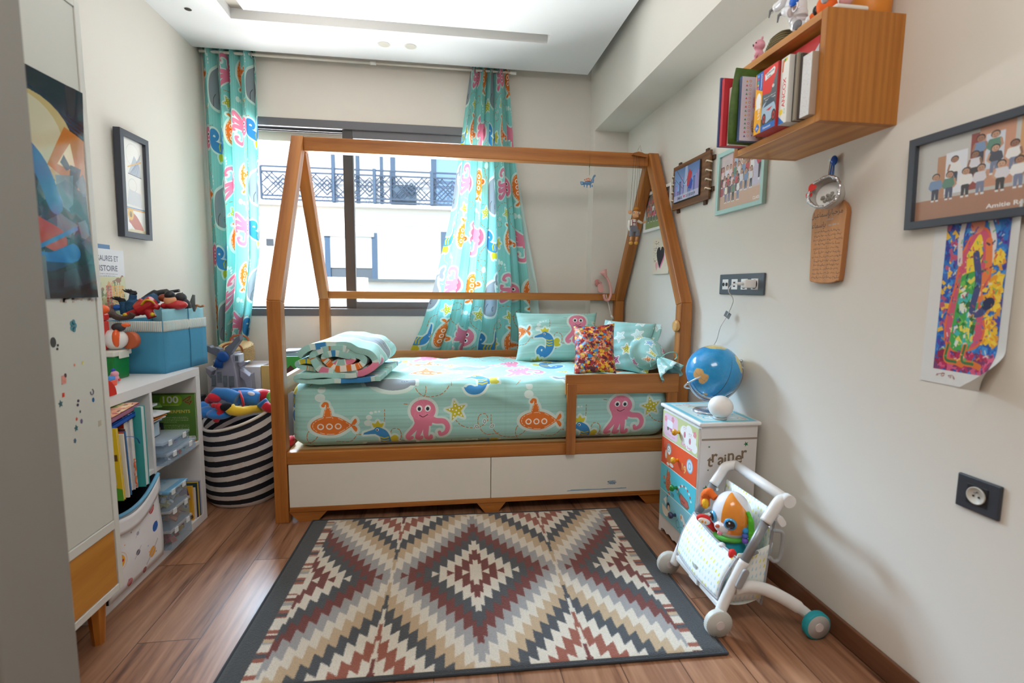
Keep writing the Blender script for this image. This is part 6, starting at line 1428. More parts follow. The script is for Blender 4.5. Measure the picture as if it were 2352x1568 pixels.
m = MB(); m.tube(smoothcurve([pw(1, 1), (.985, NY + .012, .245), (1.03, NY + .014, .262)], 5), .0045, 8); m.tube(smoothcurve([pw(0, 1), (.985, FY_ - .008, .262), (1.03, FY_ - .01, .275)], 5), .0045, 8); m.tube([bp_(1, 0), bp_(1, .5), bp_(1, 1)], .0045, 8); m.build('seat_binding', mat('mid_grey_binding', (156, 156, 160), .8), st, weld=False)
MB().box((-.011, -.001, -.012), (.011, .001, .012), M=frame3(pw(.52, .22) + Vector((-.004, 0, 0)), (0, -1, 0), (1, 0, .2))).build('sewn_label', mat('sewn_label', (206, 216, 212), .8), st)
MB().tube(smoothcurve([(1.07, NY - .006, .345), (1.10, NY - .006, .33), (1.098, NY - .004, .25), (1.08, NY - .002, .235), (1.062, NY, .25)], 6), .006, 8).build('folding_strut', M_PG, st)
MB().prism(rrect(-.02, -.012, .02, .012, .011), (1.09, NY - .012, .375), (.6, 0, -.8), (.8, 0, .6), (0, .02, 0)).build('release_tab', M_PW, st, bevel=.002, weld='normals')

# ---------------------------------------------------------------- toy dog sitting in it
dg = thing('toy_dog', 'white and orange toy dog with big eyes sitting in the toy pushchair', 'toy dog', (1.0, 1.57, .1))
hc = Vector((1.002, 1.545, .338)); fd = Vector((-.91, -.41, -.06)).normalized(); sd = Vector((fd.y, -fd.x, 0)).normalized(); ud = sd.cross(fd).normalized() * 1
if ud.z < 0: ud = -ud
def H(a, b, c): return hc + sd * a + fd * b + ud * c        # a: towards its far side, b: forward, c: up
if (H(1, 0, 0) - H(0, 0, 0)).x > 0: sd = -sd
M_DGW = mat('toy_dog_white', (234, 234, 240), .22, coat=.5); M_DGO = mat('toy_dog_orange', (244, 152, 52), .22, coat=.5)
hm = Matrix(((sd.x, fd.x, ud.x, hc.x), (sd.y, fd.y, ud.y, hc.y), (sd.z, fd.z, ud.z, hc.z), (0, 0, 0, 1)))
HR = (.066, .066, .086)
def on_head(th, ph, k=1.0):
    return hm @ Vector((HR[0] * k * math.sin(th) * math.cos(ph), HR[1] * k * math.cos(th) * math.cos(ph), HR[2] * k * math.sin(ph)))
m = MB(); m.ell((0, 0, 0), HR, n=36, m=24, M=hm); m.ell((0, .054, -.022), (.027, .026, .022), n=20, m=14, M=hm); m.build('head', M_DGW, dg, fuse=.0028, smooth_it=6)
# orange mask over the near half of the face
m = MB(); s_ = -1
def mask(u, v):
    ph = -.50 + 1.95 * v; w = .72 * (1 - .55 * max(0, v - .45) / .55) * (1 - .25 * max(0, .35 - v) / .35); th = s_ * (.06 + .20 * (1 - v) * 0 + 2 * w * u + .12 * (v < .2) * (.2 - v) / .2); return on_head(th, ph, 1.022)
m.grid(mask, 18, 20); m.build('orange_patch', M_DGO, dg)
for (a, sgn) in ((-.52, 1), (.52, 1)):
    cpt = on_head(a, .0, 1.0); nrm = (cpt - hc).normalized()
    e = MB().lathe([(.021, .0), (.020, .0055), (.011, .008), (.0, .0088)], cpt - nrm * .001, 28, axis=nrm).build('eye', mat('eye_blue', (70, 170, 226), .12, coat=.6), dg)
    MB().lathe([(.0155, .0068), (.0140, .0088), (.0, .0105)], cpt - nrm * .001, 24, axis=nrm).build('pupil', mat('eye_black', (22, 22, 34), .1, coat=.6), e)
    MB().ell(cpt + nrm * .0095 + ud * .006 + sd * .003, .0032, n=10, m=8).build('eye_glint', M_WHP, e)
MB().ell(H(0, .081, -.014), (.0085, .006, .0065), n=14, m=10).build('nose', mat('nose_red_brown', (206, 96, 70), .15, coat=.6), dg)
MB().ell(H(-.004, .072, -.040), (.010, .007, .008), n=14, m=10).build('tongue', mat('tongue_pink', (240, 150, 180), .3), dg)
m = MB(); e0 = on_head(1.15, .62)
m.tube(smoothcurve([e0 - sd * -.0, e0 + sd * .028 + ud * .012, e0 + sd * .044 - ud * .012, e0 + sd * .036 - ud * .045 + fd * .01], 6), [.014] * 5 + [.02] * 7 + [.018] * 6 + [.010], 14, flat=.9); m.build('ear', mat('ear_orange', (240, 110, 32), .8, bump=.5, bscale=180), dg, sub=1)
p_ = e0 + sd * .036 - ud * .028 + fd * .012; MB().ell(p_, (.012, .016, .020), n=16, m=12).build('inner_ear', mat('ear_yellow', (246, 190, 34), .8, bump=.6, bscale=200), dg)
g0 = on_head(-1.45, .35); m = MB(); m.tube(smoothcurve([g0 + ud * .012, g0 - sd * .012 - ud * .012, g0 - sd * .016 - ud * .05, g0 - sd * .02 - ud * .092, g0 - sd * .014 - ud * .108], 6), [.007] * 6 + [.010] * 7 + [.0125] * 6 + [.013] * 4 + [.009] * 2, 12, up=(1, 0, 0)); m.build('ear', mat('ear_green', (96, 200, 50), .9, bump=.6, bscale=160), dg, sub=1)
for k, (c_, col) in enumerate(((0, (60, 160, 226)), (1, (90, 120, 220)), (2, (130, 100, 210)))): MB().ell(g0 - sd * .002 - ud * (.052 + .018 * c_) + fd * .012, (.011, .011, .011), n=14, m=10).build('ear_bobble', mat('bobble_%d_%d_%d' % col, col, .7), dg)
m = MB(); m.ell((1.008, 1.56, .205), (.055, .058, .070)).tube([(1.0, 1.55, .22), (1.006, 1.548, .28)], [.05, .036], 16); m.build('body', mat('toy_teal', (36, 176, 196), .5), dg, fuse=.004, smooth_it=4)
MB().tube([Vector((1.0, 1.548, .262)) + Vector((.046 * math.cos(w), .046 * math.sin(w), -.006 * math.sin(w))) for w in np.linspace(0, 2 * PI, 24, endpoint=False)], .009, 10, closed=True).build('collar', mat('collar_green', (90, 190, 70), .6), dg)
MB().ell(Vector((.952, 1.515, .248)), (.012, .012, .009)).build('tag', M_DGW, dg)
MB().ell(Vector((.965, 1.50, .232)), (.014, .012, .008)).build('bow', mat('bow_yellow', (246, 180, 50), .5), dg)
a0 = px(1618, 1192, 1, 1.60); m = MB(); m.ell(a0, (.030, .013, .018), (0, .25, -.3)); m.tube([a0, Vector((.985, 1.575, .25))], [.013, .012], 10); m.build('arm', mat('paw_red', (226, 44, 40), .7), dg, fuse=.003, smooth_it=3)
MB().ell(a0 + Vector((-.006, -.010, -.003)), (.022, .006, .012), (0, .25, -.3)).build('paw_pad', mat('paw_white', (246, 240, 232), .6), dg)
for k in (-.012, .0, .011): MB().ell(a0 + Vector((-.004 + k, -.0155, -.004 - .3 * k)), (.0042, .002, .005), n=10, m=8).build('paw_spot', mat('paw_orange', (246, 160, 50), .6), dg)
a1 = px(1682, 1272, 1, 1.46); m = MB(); m.ell(a1, (.014, .012, .018)); m.tube([a1, Vector((.985, 1.52, .22))], [.011, .012], 10); m.build('arm', MATS['paw_red'], dg, fuse=.003, smooth_it=3)
rg = thing('rug', 'patterned rug with stepped diamonds in cream, rust and charcoal on the floor', 'rug', (.1257, 1.852, 0))
Mr = Matrix.Translation((.1257, 1.852, 0)) @ Matrix.Rotation(-.0247, 4, 'Z')
def pile(u, v):
    a, b = abs(2 * u - 1), abs(2 * v - 1); e = min(1, (1 - a) * 60, (1 - b) * 45)
    return Mr @ Vector(((u - .5) * RUG_L, (v - .5) * RUG_W, .003 + .0075 * math.sqrt(max(0, e)) + .0012 * math.sin(11 * u + 3) * math.sin(7 * v)))
MB().grid(pile, 120, 80).build('pile', M_RUG, rg)
m = MB(); P = [(-1, -1), (1, -1), (1, 1), (-1, 1)]
for i in range(4):
    a, b = P[i], P[(i + 1) % 4]
    m.tube([Mr @ Vector((a[0] * RUG_L / 2 + (b[0] - a[0]) * RUG_L / 2 * t, a[1] * RUG_W / 2 + (b[1] - a[1]) * RUG_W / 2 * t, .0048)) for t in np.linspace(0, 1, 30)], .0046, 8)
m.build('bound_edge', mat('rug_binding', (60, 62, 66), .9, bump=.6, bscale=400), rg, weld=False)
MB().box((-RUG_L / 2 + .004, -RUG_W / 2 + .004, .0005), (RUG_L / 2 - .004, RUG_W / 2 - .004, .003), M=Mr).build('backing', mat('rug_backing', (120, 110, 96), .9), rg)
# ---------------------------------------------------------------- wardrobe with stickers and poster
WFX = -1.030
wd = thing('wardrobe', 'white wardrobe with an oak drawer on tapered oak legs', 'wardrobe', (-1.26, 1.35, 0))
M_WDW = mat('wardrobe_white', (224, 224, 218), .42, noise=.012, scale=4); M_WDO = wood('wardrobe_oak', (214, 150, 62), (184, 118, 40), 'Y', 1.3, .4)
wy0, wy1, wz0, wz1 = 1.03, 1.684, .147, 1.925
m = MB(); fx = WFX - .02
for a, b in (((XL + .005, wy0, wz0), (WFX, wy0 + .022, wz1)), ((XL + .005, wy1 - .022, wz0), (WFX, wy1, wz1)), ((XL + .005, wy0 + .022, wz0), (WFX, wy1 - .022, wz0 + .022)), ((XL + .005, wy0 + .022, wz1 - .022), (WFX, wy1 - .022, wz1)), ((XL + .005, wy0 + .022, .352), (WFX, wy1 - .022, .380)), ((XL + .005, wy0 + .022, wz0 + .022), (XL + .015, wy1 - .022, wz1 - .022))): m.box(a, b)
m.build('carcass', M_WDW, wd, weld=False, bevel=.0015)
dd = MB().box((fx - .002, wy0 + .024, .382), (WFX - .003, wy1 - .024, wz1 - .024)).build('door', mat('wardrobe_door_white', (216, 216, 208), .4, noise=.012, scale=4), wd, bevel=.0012)
MB().cyl((WFX - .003, wy0 + .06, 1.05), (WFX + .015, wy0 + .06, 1.05), .012, 16).build('knob', M_WDO, dd)
MB().box((fx - .002, wy0 + .025, wz0 + .024), (WFX - .003, wy1 - .025, .350)).build('drawer', M_WDO, wd, bevel=.0012)
for x, y in ((-1.075, wy1 - .065), (-1.43, wy1 - .065), (-1.075, wy0 + .065), (-1.43, wy0 + .065)):
    MB().lathe([(.0165, 0), (.027, wz0 - .001)], (x, y, 0), 8, smooth=False).build('leg', wood('oak_leg', (206, 134, 54), (170, 100, 34), 'Z', 1.5), wd)
MB().box((-1.45, wy0 + .04, wz0 - .03), (-1.075, wy1 - .04, wz0)).build('leg_rail', WY, wd)
po = MB().grid(lambda u, v: Vector((WFX + .0006 + .0025 * math.sin(5 * u + 2) * math.sin(7 * v + 1) + .003 + (.004 * abs(v - .5) * (u > .9)), 1.195 + .462 * u - .010 * math.sin(PI * v) * u, 1.082 + .585 * v)), 26, 30).build('poster', M_HERO)
tag(po, 'crumpled dark comic-style poster stuck on the wardrobe door', 'poster')
m = MB(); rr = random.Random(8)
for i in range(26):
    y = 1.52 + .125 * rr.random(); z = 1.071 + .012 * rr.random(); m.box((WFX - .003, y - .004, z - .003), (WFX - .0022, y + .004, z + .004))
tag(m.build('torn_sticker_strip', imgmat('torn_strip_print', confetti('ts', .1, .1, 800, [(80, 150, 160), (220, 90, 60), (230, 230, 225), (200, 200, 160)], 300, .004, .01, (220, 220, 214), 4).image('torn strip'), .5), weld=False), 'ragged torn sticker remains under the poster', 'sticker')
def sticker(label, x, y, s, col, shape='dot', col2=None):
    c = px(x, y, 0, WFX - .0028); k = s; m = MB(); M = frame3(c, (0, 1, 0), (0, 0, 1))
    if shape == 'dot': m.prism([(k * math.cos(a) * .7, k * math.sin(a)) for a in np.linspace(0, 2 * PI, 14, endpoint=False)], (0, 0, 0), (1, 0, 0), (0, 1, 0), (0, 0, .0007), M=M)
    elif shape == 'two':
        for q in (-.8, .8): m.prism([(k * .6 * math.cos(a) + q * k * .3, k * .6 * math.sin(a) + q * k) for a in np.linspace(0, 2 * PI, 12, endpoint=False)], (0, 0, 0), (1, 0, 0), (0, 1, 0), (0, 0, .0007), M=M)
    elif shape == 'rect': m.prism([(-k * .7, -k), (k * .7, -k * .9), (k * .8, k), (-k * .5, k)], (0, 0, 0), (1, 0, 0), (0, 1, 0), (0, 0, .0007), M=M)
    elif shape == 'star': m.prism([((1 if i % 2 == 0 else .5) * k * .8 * math.cos(i * PI / 5 + .4), (1 if i % 2 == 0 else .5) * k * math.sin(i * PI / 5 + .4)) for i in range(10)], (0, 0, 0), (1, 0, 0), (0, 1, 0), (0, 0, .0007), M=M)
    elif shape == 'flower':
        for a in np.linspace(0, 2 * PI, 5, endpoint=False): m.prism([(k * .35 * math.cos(b) + .55 * k * math.cos(a) * .7, k * .45 * math.sin(b) + .6 * k * math.sin(a)) for b in np.linspace(0, 2 * PI, 9, endpoint=False)], (0, 0, 0), (1, 0, 0), (0, 1, 0), (0, 0, .0007), M=M)
    elif shape == 'arc': m.tube([(k * .8 * math.cos(a), k * math.sin(a), .0004) for a in np.linspace(PI * .9, 2.4 * PI, 14)], k * .22, 6, M=M)
    o = m.build('sticker', mat('sticker_%d_%d_%d' % col, col, .5, noise=.3, scale=120), weld=False); tag(o, label, 'sticker', 'stickers on the wardrobe door')
for a in (('teal flower sticker under the poster', 168, 748, .018, (72, 140, 156), 'flower'), ('large black worn sticker near the inner edge of the wardrobe door', 122, 786, .014, (62, 60, 58), 'dot'), ('black double-dot sticker below the black worn sticker', 132, 797, .006, (40, 42, 44), 'two'), ('pale coral cup-shaped sticker on the wardrobe door', 146, 872, .012, (232, 150, 134), 'rect'), ('tiny dark violet sticker above the coral cup sticker', 150, 862, .006, (90, 50, 70), 'dot'),
          ('square red sticker below the coral cup sticker', 145, 907, .006, (226, 70, 44), 'rect'), ('dark teal star sticker below the square red sticker', 139, 927, .011, (70, 110, 116), 'star'), ('purple two-lobed sticker in the column of small stickers', 179, 925, .007, (70, 50, 86), 'two'), ('tiny slate star sticker below the purple two-lobed sticker', 184, 945, .005, (70, 80, 110), 'star'), ('small red diamond sticker beside a lilac one', 176, 962, .006, (220, 70, 50), 'star'),
          ('lilac flower sticker beside the small red diamond', 187, 967, .007, (130, 120, 160), 'flower'), ('teal bow sticker below the red diamond', 175, 983, .010, (60, 120, 130), 'star'), ('lowest blue-grey flower sticker on the wardrobe door', 172, 1012, .007, (100, 130, 160), 'flower'), ('grey horseshoe-shaped sticker near the outer door edge', 211, 900, .008, (120, 124, 140), 'arc'), ('bright blue drop sticker below the grey horseshoe', 214, 918, .007, (36, 110, 170), 'dot'), ('beige bracket-shaped sticker near the outer door edge', 229, 972, .009, (196, 188, 170), 'rect'), ('small orange fleck sticker high on the wardrobe door', 171, 838, .004, (226, 130, 90), 'dot'), ('small yellow fleck sticker beside the orange fleck', 190, 833, .005, (220, 214, 120), 'rect')): sticker(*a)

# ---------------------------------------------------------------- white cube shelf unit
KX, KB, KY0, KY1, KH = -1.136, -1.478, 1.712, 2.496, .737
ku = thing('shelf_unit', 'low white cube shelf unit filled with books and boxes', 'shelf unit', (-1.31, 2.1, 0))
M_KW = mat('shelf_white', (230, 230, 232), .45, noise=.01, scale=5)
for n, a, b in (('top_panel', (KB, KY0, KH - .037), (KX, KY1, KH)), ('bottom_panel', (KB, KY0, 0), (KX, KY1, .037)), ('side_panel', (KB, KY0, .037), (KX, KY0 + .037, KH - .037)), ('side_panel', (KB, KY1 - .037, .037), (KX, KY1, KH - .037)), ('divider', (KB, 2.089, .037), (KX, 2.104, KH - .037)), ('middle_shelf', (KB, KY0 + .037, .377), (KX, 2.089, .395)), ('middle_shelf', (KB, 2.104, .377), (KX, KY1 - .037, .395))): MB().box(a, b).build(n, M_KW, ku, bevel=.001)
SH = .3956
# planets fabric bin
def planets():
    c = Canvas(.33, .33, 1500, (236, 236, 240)); rr = random.Random(3)
    def planet(x, y, r, col, kind): 
        if kind == 'spots': c.ell(x, y, r, r, col); [c.ell(x + rr.uniform(-.6, .6) * r, y + rr.uniform(-.6, .6) * r, r * .2, r * .2, (206, 40, 40)) for _ in range(6)]; c.stroke(arc((x, y), r * 1.35, 0, 2 * PI, 24), .0015, (236, 160, 60))
        elif kind == 'stripe': c.ell(x, y, r, r, col); [c.stroke([(x - r * .8, y + k * r), (x + r * .8, y + k * r + r * .3)], r * .16, (40, 60, 140) if col[2] > 120 else (220, 220, 230)) for k in (-.5, 0, .4)]
        else: c.ell(x, y, r, r, col); c.at(x, y, 1, .7).stroke([(-2.2 * r, 0), (2.2 * r, 0)], r * .3, (196, 190, 196)).at()
    planet(.06, .14, .028, (240, 170, 40), 'spots'); planet(.2, .27, .02, (240, 170, 40), 'spots'); planet(.27, .235, .019, (206, 60, 60), 'stripe'); planet(.28, .15, .019, (50, 110, 196), 'stripe'); planet(.16, .12, .012, (100, 100, 120), 'ring0'); planet(.25, .06, .022, (240, 170, 60), 'ring'); planet(.17, .2, .008, (160, 160, 190), 'ring0'); planet(.11, .02, .016, (206, 60, 60), 'stripe'); planet(.20, .012, .012, (196, 50, 60), 'stripe'); planet(.06, .26, .016, (120, 140, 190), 'stripe')
    for _ in range(14): c.at(rr.uniform(.02, .31), rr.uniform(.02, .28), .005, rr.random()).poly([((1 if i % 2 == 0 else .35) * math.cos(i * PI / 4), (1 if i % 2 == 0 else .35) * math.sin(i * PI / 4)) for i in range(8)], rr.choice([(90, 180, 200), (60, 80, 130), (240, 160, 70), (160, 160, 190)]))
    return imgmat('planet_print', c.image('planets'), .8)
fbn = thing('fabric_bin', 'white fabric bin printed with planets, light blue rim, lower shelf cell', 'storage bin', (-1.28, 1.92, .04))
by0, by1 = KY0 + .041, 2.086
def rimz(u): return .335 + .040 * u * u - .028 * math.sin(PI * u)
M_PLAN = planets()
MB().grid(lambda u, v: Vector((KX + .012 + .010 * math.sin(PI * u) * v + .004 * math.sin(6 * v), by0 + (by1 - by0) * u, .038 + (rimz(u) - .038) * v)), 16, 14).build('front_panel', M_PLAN, fbn, solid=.003)
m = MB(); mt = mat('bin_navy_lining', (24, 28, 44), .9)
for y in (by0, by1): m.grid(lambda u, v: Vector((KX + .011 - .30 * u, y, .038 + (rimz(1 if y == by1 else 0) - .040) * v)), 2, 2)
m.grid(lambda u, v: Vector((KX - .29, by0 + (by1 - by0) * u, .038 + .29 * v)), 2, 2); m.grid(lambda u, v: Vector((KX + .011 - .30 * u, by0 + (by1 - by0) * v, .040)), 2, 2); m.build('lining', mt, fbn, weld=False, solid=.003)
MB().tube([Vector((KX + .013 + .010 * math.sin(PI * u), by0 + (by1 - by0) * u, rimz(u))) for u in np.linspace(0, 1, 20)], .007, 10).build('blue_binding', mat('light_blue_binding', (112, 176, 214), .8), fbn)
MB().grid(lambda u, v: Vector((KX + .0175 + .010 * math.sin(PI * u), by0 + .001 + (by1 - by0 - .002) * u, rimz(u) - .065 + .058 * v - .006 * math.sin(PI * u))), 16, 4).build('turned_cuff', mat('bin_cuff', (236, 236, 240), .8), fbn, solid=.002)
tag(MB().ell((-1.19, 1.87, .262), (.02, .018, .016), n=10, m=8).box((-1.215, 1.85, .045), (-1.16, 1.90, .258)).build('toy_block', mat('royal_blue', (20, 80, 190), .4), weld=False), 'blue plastic toy inside the planets bin', 'toy')
def bk(name, label, x1, w, y0, th, h, col, z=SH, lean=0.0, page=None, rough=.5, face=None, rot=0.0, group=None):
    """upright book: front edge at x1 (towards the room), cover width w into the shelf; lean tips its top along -y"""
    M = Matrix.Translation((x1, y0, z)) @ Matrix.Rotation(rot, 4, 'Z') @ Matrix.Rotation(lean, 4, 'X')
    t = thing(name, label, 'book', (x1 - w / 2, y0, z), group); cm = mat('cover_%d_%d_%d' % col, col, rough)
    m = MB(); m.box((-w, 0, 0), (0, .0016, h), M=M); m.box((-w, th - .0016, 0), (0, th, h), M=M); m.box((-w, 0, 0), (-w + .002, th, h), M=M); m.build('cover', cm, t, weld=False)
    MB().box((-w + .002, .0017, .003), (-.003, th - .0017, h - .003), M=M).build('pages', page or mat('book_pages', (232, 228, 220), .8), t)
    if face: MB().grid(lambda u, v: M @ Vector((-w + w * u, -.0006, h * v)), 1, 1).build('printed_cover', face, t)
    return t
def ybook():
    c = Canvas(.2, .25, 900, (236, 200, 30)); c.poly([(0, 0), (.2, 0), (.2, .04), (.13, .06), (0, .035)], (90, 170, 50))
    for x, y, s in ((.16, .2, .012), (.185, .15, .011), (.15, .12, .018), (.175, .21, .008)): c.rect(x - s, y - s, x + s, y + s, (110, 76, 30))
    c.rect(.14, .055, .185, .1, (226, 220, 226)); [c.rect(.147 + i * .006, .062, .147 + i * .006 + .002 + (i % 2) * .001, .09, (120, 60, 100)) for i in range(6)]; c.ell(.14, .03, .03, .03, (236, 180, 210)).ell(.14, .03, .022, .02, (200, 160, 190)); c.at(); return imgmat('yellow_book_print', c.image('yellow book'), .4)
bk('book', 'yellow and green activity book at the front of the upper left cell', -1.068, .20, 1.778, .010, .252, (236, 200, 30), lean=.06, face=ybook())
cols = [((240, 240, 236), .005, .225, -1.066), ((240, 140, 40), .004, .222, -1.070), ((214, 90, 50), .003, .228, -1.075), ((60, 130, 190), .004, .226, -1.072), ((120, 176, 214), .003, .22, -1.078), ((60, 90, 150), .004, .224, -1.080), ((110, 60, 50), .004, .23, -1.086)]
y = 1.803; labs = ['thin white booklet next to the yellow activity book', 'thin orange booklet in the row of thin booklets', 'thin rust red booklet in the row of thin booklets', 'thin mid blue booklet in the row of thin booklets', 'thin pale blue booklet in the row of thin booklets', 'thin navy booklet in the row of thin booklets', 'thin brown booklet leaning on the white hardcover']
for (c_, th, h, x1), l in zip(cols, labs): bk('booklet', l, x1, .17, y, th, h, c_, lean=.04, group='thin booklets in the shelf unit'); y += th + .0035
def redtop():
    c = Canvas(.2, .275, 700, (238, 238, 240)); c.rect(0, .235, .2, .258, (200, 60, 30)).ell(.14, .2, .03, .016, (196, 30, 40)).ell(.16, .185, .02, .012, (196, 30, 40)).rect(.1, .16, .19, .175, (120, 60, 46)); return imgmat('red_band_print', c.image('red band book'), .35)
bk('book', 'large white hardcover with a red band on its cover', -1.090, .20, 1.850, .018, .272, (236, 236, 238), lean=.03, face=redtop())
bk('book', 'white hardcover with an orange and white twisted cord at its edge', -1.086, .19, 1.874, .016, .276, (226, 228, 232), lean=.02)
m = MB(); pts = [Vector((-1.082, 1.874 + .003 * math.sin(k * 1.3), SH + .01 + .006 * k)) for k in range(18)]; tag(m.tube(pts, .0028, 6).build('twisted_cord', imgmat('cord_print', confetti('cd', .05, .05, 900, [(240, 120, 40), (240, 240, 236)], 120, .003, .006, (230, 90, 50), 2).image('cord'), .7)), 'orange and white twisted cord hanging down a white book', 'cord')
bk('book', 'tall teal hardcover beside the shelf divider', -1.064, .21, 1.898, .024, .293, (60, 164, 164), page=mat('pale_pages', (214, 228, 232), .7))
m = MB(); m.tube(smoothcurve([(-1.10, 1.815, SH + .205), (-1.07, 1.835, SH + .205), (-1.062, 1.86, SH + .19), (-1.068, 1.885, SH + .165)], 6), .0035, 6, flat=.3); tag(m.build('bookmark_ribbon', mat('blue_ribbon', (40, 110, 196), .6)), 'blue ribbon draped over the thin booklets', 'ribbon')
def lying(name, label, x0, x1, y0, y1, z0, th, col, rot=0.0, tilt=0.0, pagec=(232, 228, 222), top=None):
    M = Matrix.Translation(((x0 + x1) / 2, (y0 + y1) / 2, z0)) @ Matrix.Rotation(rot, 4, 'Z') @ Matrix.Rotation(tilt, 4, 'X'); a, b = (x1 - x0) / 2, (y1 - y0) / 2
    t = thing(name, label, 'book', ((x0 + x1) / 2, (y0 + y1) / 2, z0)); m = MB()
    m.box((-a, -b, 0), (a, b, .002), M=M); m.box((-a, -b, th - .002), (a, b, th), M=M); m.box((a - .002, -b, 0), (a, b, th), M=M); m.build('cover', mat('cover_%d_%d_%d' % col, col, .5), t, weld=False)
    MB().box((-a + .003, -b + .003, .002), (a - .003, b - .003, th - .002), M=M).build('pages', mat('pages_%d_%d_%d' % pagec, pagec, .8), t)
    if top: MB().grid(lambda u, v: M @ Vector((-a + 2 * a * u, -b + 2 * b * v, th + .0005)), 1, 1).build('printed_cover', top, t)
    return t
lying('book', 'blue hardcover lying on top of the standing books', -1.30, -1.083, 1.765, 1.905, .648, .016, (30, 90, 190), tilt=.12)
lying('book', 'mauve hardcover lying on the blue book', -1.30, -1.086, 1.765, 1.935, .671, .018, (170, 110, 140), tilt=.11, top=imgmat('mauve_print', confetti('mv', .2, .15, 600, [(226, 170, 130), (190, 80, 70), (80, 60, 60), (236, 210, 170), (150, 170, 110)], 150, .01, .03, (214, 150, 130), 6).image('mauve cover'), .5))
# upper right cell: clear craft boxes, papers, green snake book
M_CLR1 = glassy('clear_plastic', (236, 243, 248), .10, .1)
def clearbox(label, x1, d, y0, y1, z0, h, lidm, fill, seed, group, latch=2):
    t = thing('clear_box', label, 'storage box', (x1 - d / 2, (y0 + y1) / 2, z0), group); m = MB(); k = .0018
    for a, b in (((x1 - d, y0, z0), (x1, y1, z0 + k)), ((x1 - d, y0, z0), (x1, y0 + k, z0 + h - .012)), ((x1 - d, y1 - k, z0), (x1, y1, z0 + h - .012)), ((x1 - k, y0 + k, z0), (x1, y1 - k, z0 + h - .012)), ((x1 - d, y0 + k, z0), (x1 - d + k, y1 - k, z0 + h - .012))): m.box(a, b)
    m.build('tub', M_CLR1, t, weld=False)
    MB().box((x1 - d - .004, y0 - .004, z0 + h - .012), (x1 + .004, y1 + .004, z0 + h - .001)).build('lid', lidm, t, bevel=.003)
    for i in range(latch): yy = y0 + (y1 - y0) * (.22 + .56 * i); MB().box((x1 + .0015, yy - .012, z0 + h - .024), (x1 + .007, yy + .012, z0 + h - .002)).build('latch', mat('clear_latch', (230, 236, 240), .25), t, bevel=.0015)
    rr = random.Random(seed); m = [MB() for _ in fill]
    for i in range(60):
        q = rr.randrange(len(fill)); s = rr.uniform(.006, .015) * (1 if h > .08 else .7); x, yy, zz = x1 - k - s - rr.random() * (d * .5), rr.uniform(y0 + s + .003, y1 - s - .003), rr.uniform(z0 + s + .003, z0 + (h - .02) * .8)
        m[q].box((-s, -s * .7, -s * .5), (s, s * .7, s * .5), M=Matrix.Translation((x - s * .5, yy, max(zz, z0 + s + .003))) @ Euler((rr.random() * 3, rr.random() * 3, 0)).to_matrix().to_4x4())
    for q, col in enumerate(fill):
        if m[q].v: o = m[q].build('small_pieces', mat('pieces_%d_%d_%d' % col, col, .5), t, weld=False); o['kind'] = 'stuff'
    return t
M_LIDC = glassy('clear_lid', (232, 240, 248), .2, .12)
clearbox('lower clear craft box with latches on the middle shelf', -1.100, .26, 2.112, 2.345, SH + .0005, .048, M_LIDC, [(206, 60, 60), (80, 180, 190), (236, 236, 236), (120, 110, 120)], 3, None)
clearbox('upper clear craft box stacked under the grey bin', -1.112, .25, 2.112, 2.315, SH + .0492, .046, M_LIDC, [(60, 176, 206), (130, 180, 220), (236, 236, 240), (150, 90, 150)], 4, None)
def serp():
    w, h = .25, .23; c = Canvas(w, h, 1900, (96, 140, 60)); rr = random.Random(2)
    c.a *= np.linspace(.82, 1.06, c.H)[:, None, None].astype(np.float32); c.rect(0, 0, w, .007, (180, 110, 50)); c.rect(0, h - .006, w, h, (74, 96, 44))
    c.poly(rrect(.10, .172, .195, .222, .02), (134, 182, 30)); c.text('100', .114, .186, .045, (236, 240, 236), width=.066); c.text('infos a connaitre', .112, .1735, .009, (214, 226, 190), width=.068, bold=False); c.text('LES SERPENTS', .098, .138, .020, (226, 206, 90), width=.13)
    for i in range(4): c.scribble(.098, .218 - (i == 3) * .05, .116 - i * .0075, .0045, (196, 214, 170), .85, i)
    for i in range(5): c.scribble(.096, .222 - (i == 4) * .03, .078 - i * .0075, .0045, (196, 214, 170), .85, 9 + i)
    c.rect(.208, .012, .245, .027, (236, 236, 230)); [c.rect(.212 + i * .0034, .016, .212 + i * .0034 + rr.uniform(.001, .0022), .025, (50, 46, 70)) for i in range(9)]
    c.stroke(sm2([(.2, .196), (.215, .206), (.232, .216), (.225, .2), (.21, .19), (.224, .186), (.236, .194), (.226, .178)], 5), .008, (150, 110, 60)); c.stroke(sm2([(.2, .196), (.215, .206), (.232, .216), (.225, .2), (.21, .19), (.224, .186), (.236, .194), (.226, .178)], 5), .003, (90, 60, 36), dash=(.006, .006)); return imgmat('snake_book_print', c.image('snake book'), .35)
bk('book', 'green book with a big 100 standing at the far side of its cell', -1.139, .25, 2.444, .012, .228, (90, 130, 56), face=serp())
q0 = px(356, 996, 1, 2.40); q1 = px(373, 972, 1, 2.40)
c = Canvas(.1, .16, 900, (40, 44, 56)); c.rect(.008, .01, .092, .13, (206, 130, 80)).stroke(sm2([(.02, .03), (.05, .06), (.03, .08), (.08, .09)], 5), .012, (236, 190, 60)).stroke([(.06, .02), (.09, .06)], .01, (90, 60, 50)); c.text('fossiles', .02, .108, .016, (240, 220, 160), width=.06)
bk('book', 'small dark picture book half hidden behind the clear boxes', q1.x, .11, 2.40, .008, q1.z + .002 - SH, (36, 40, 52), face=imgmat('dark_book_print', c.image('dark book'), .4))
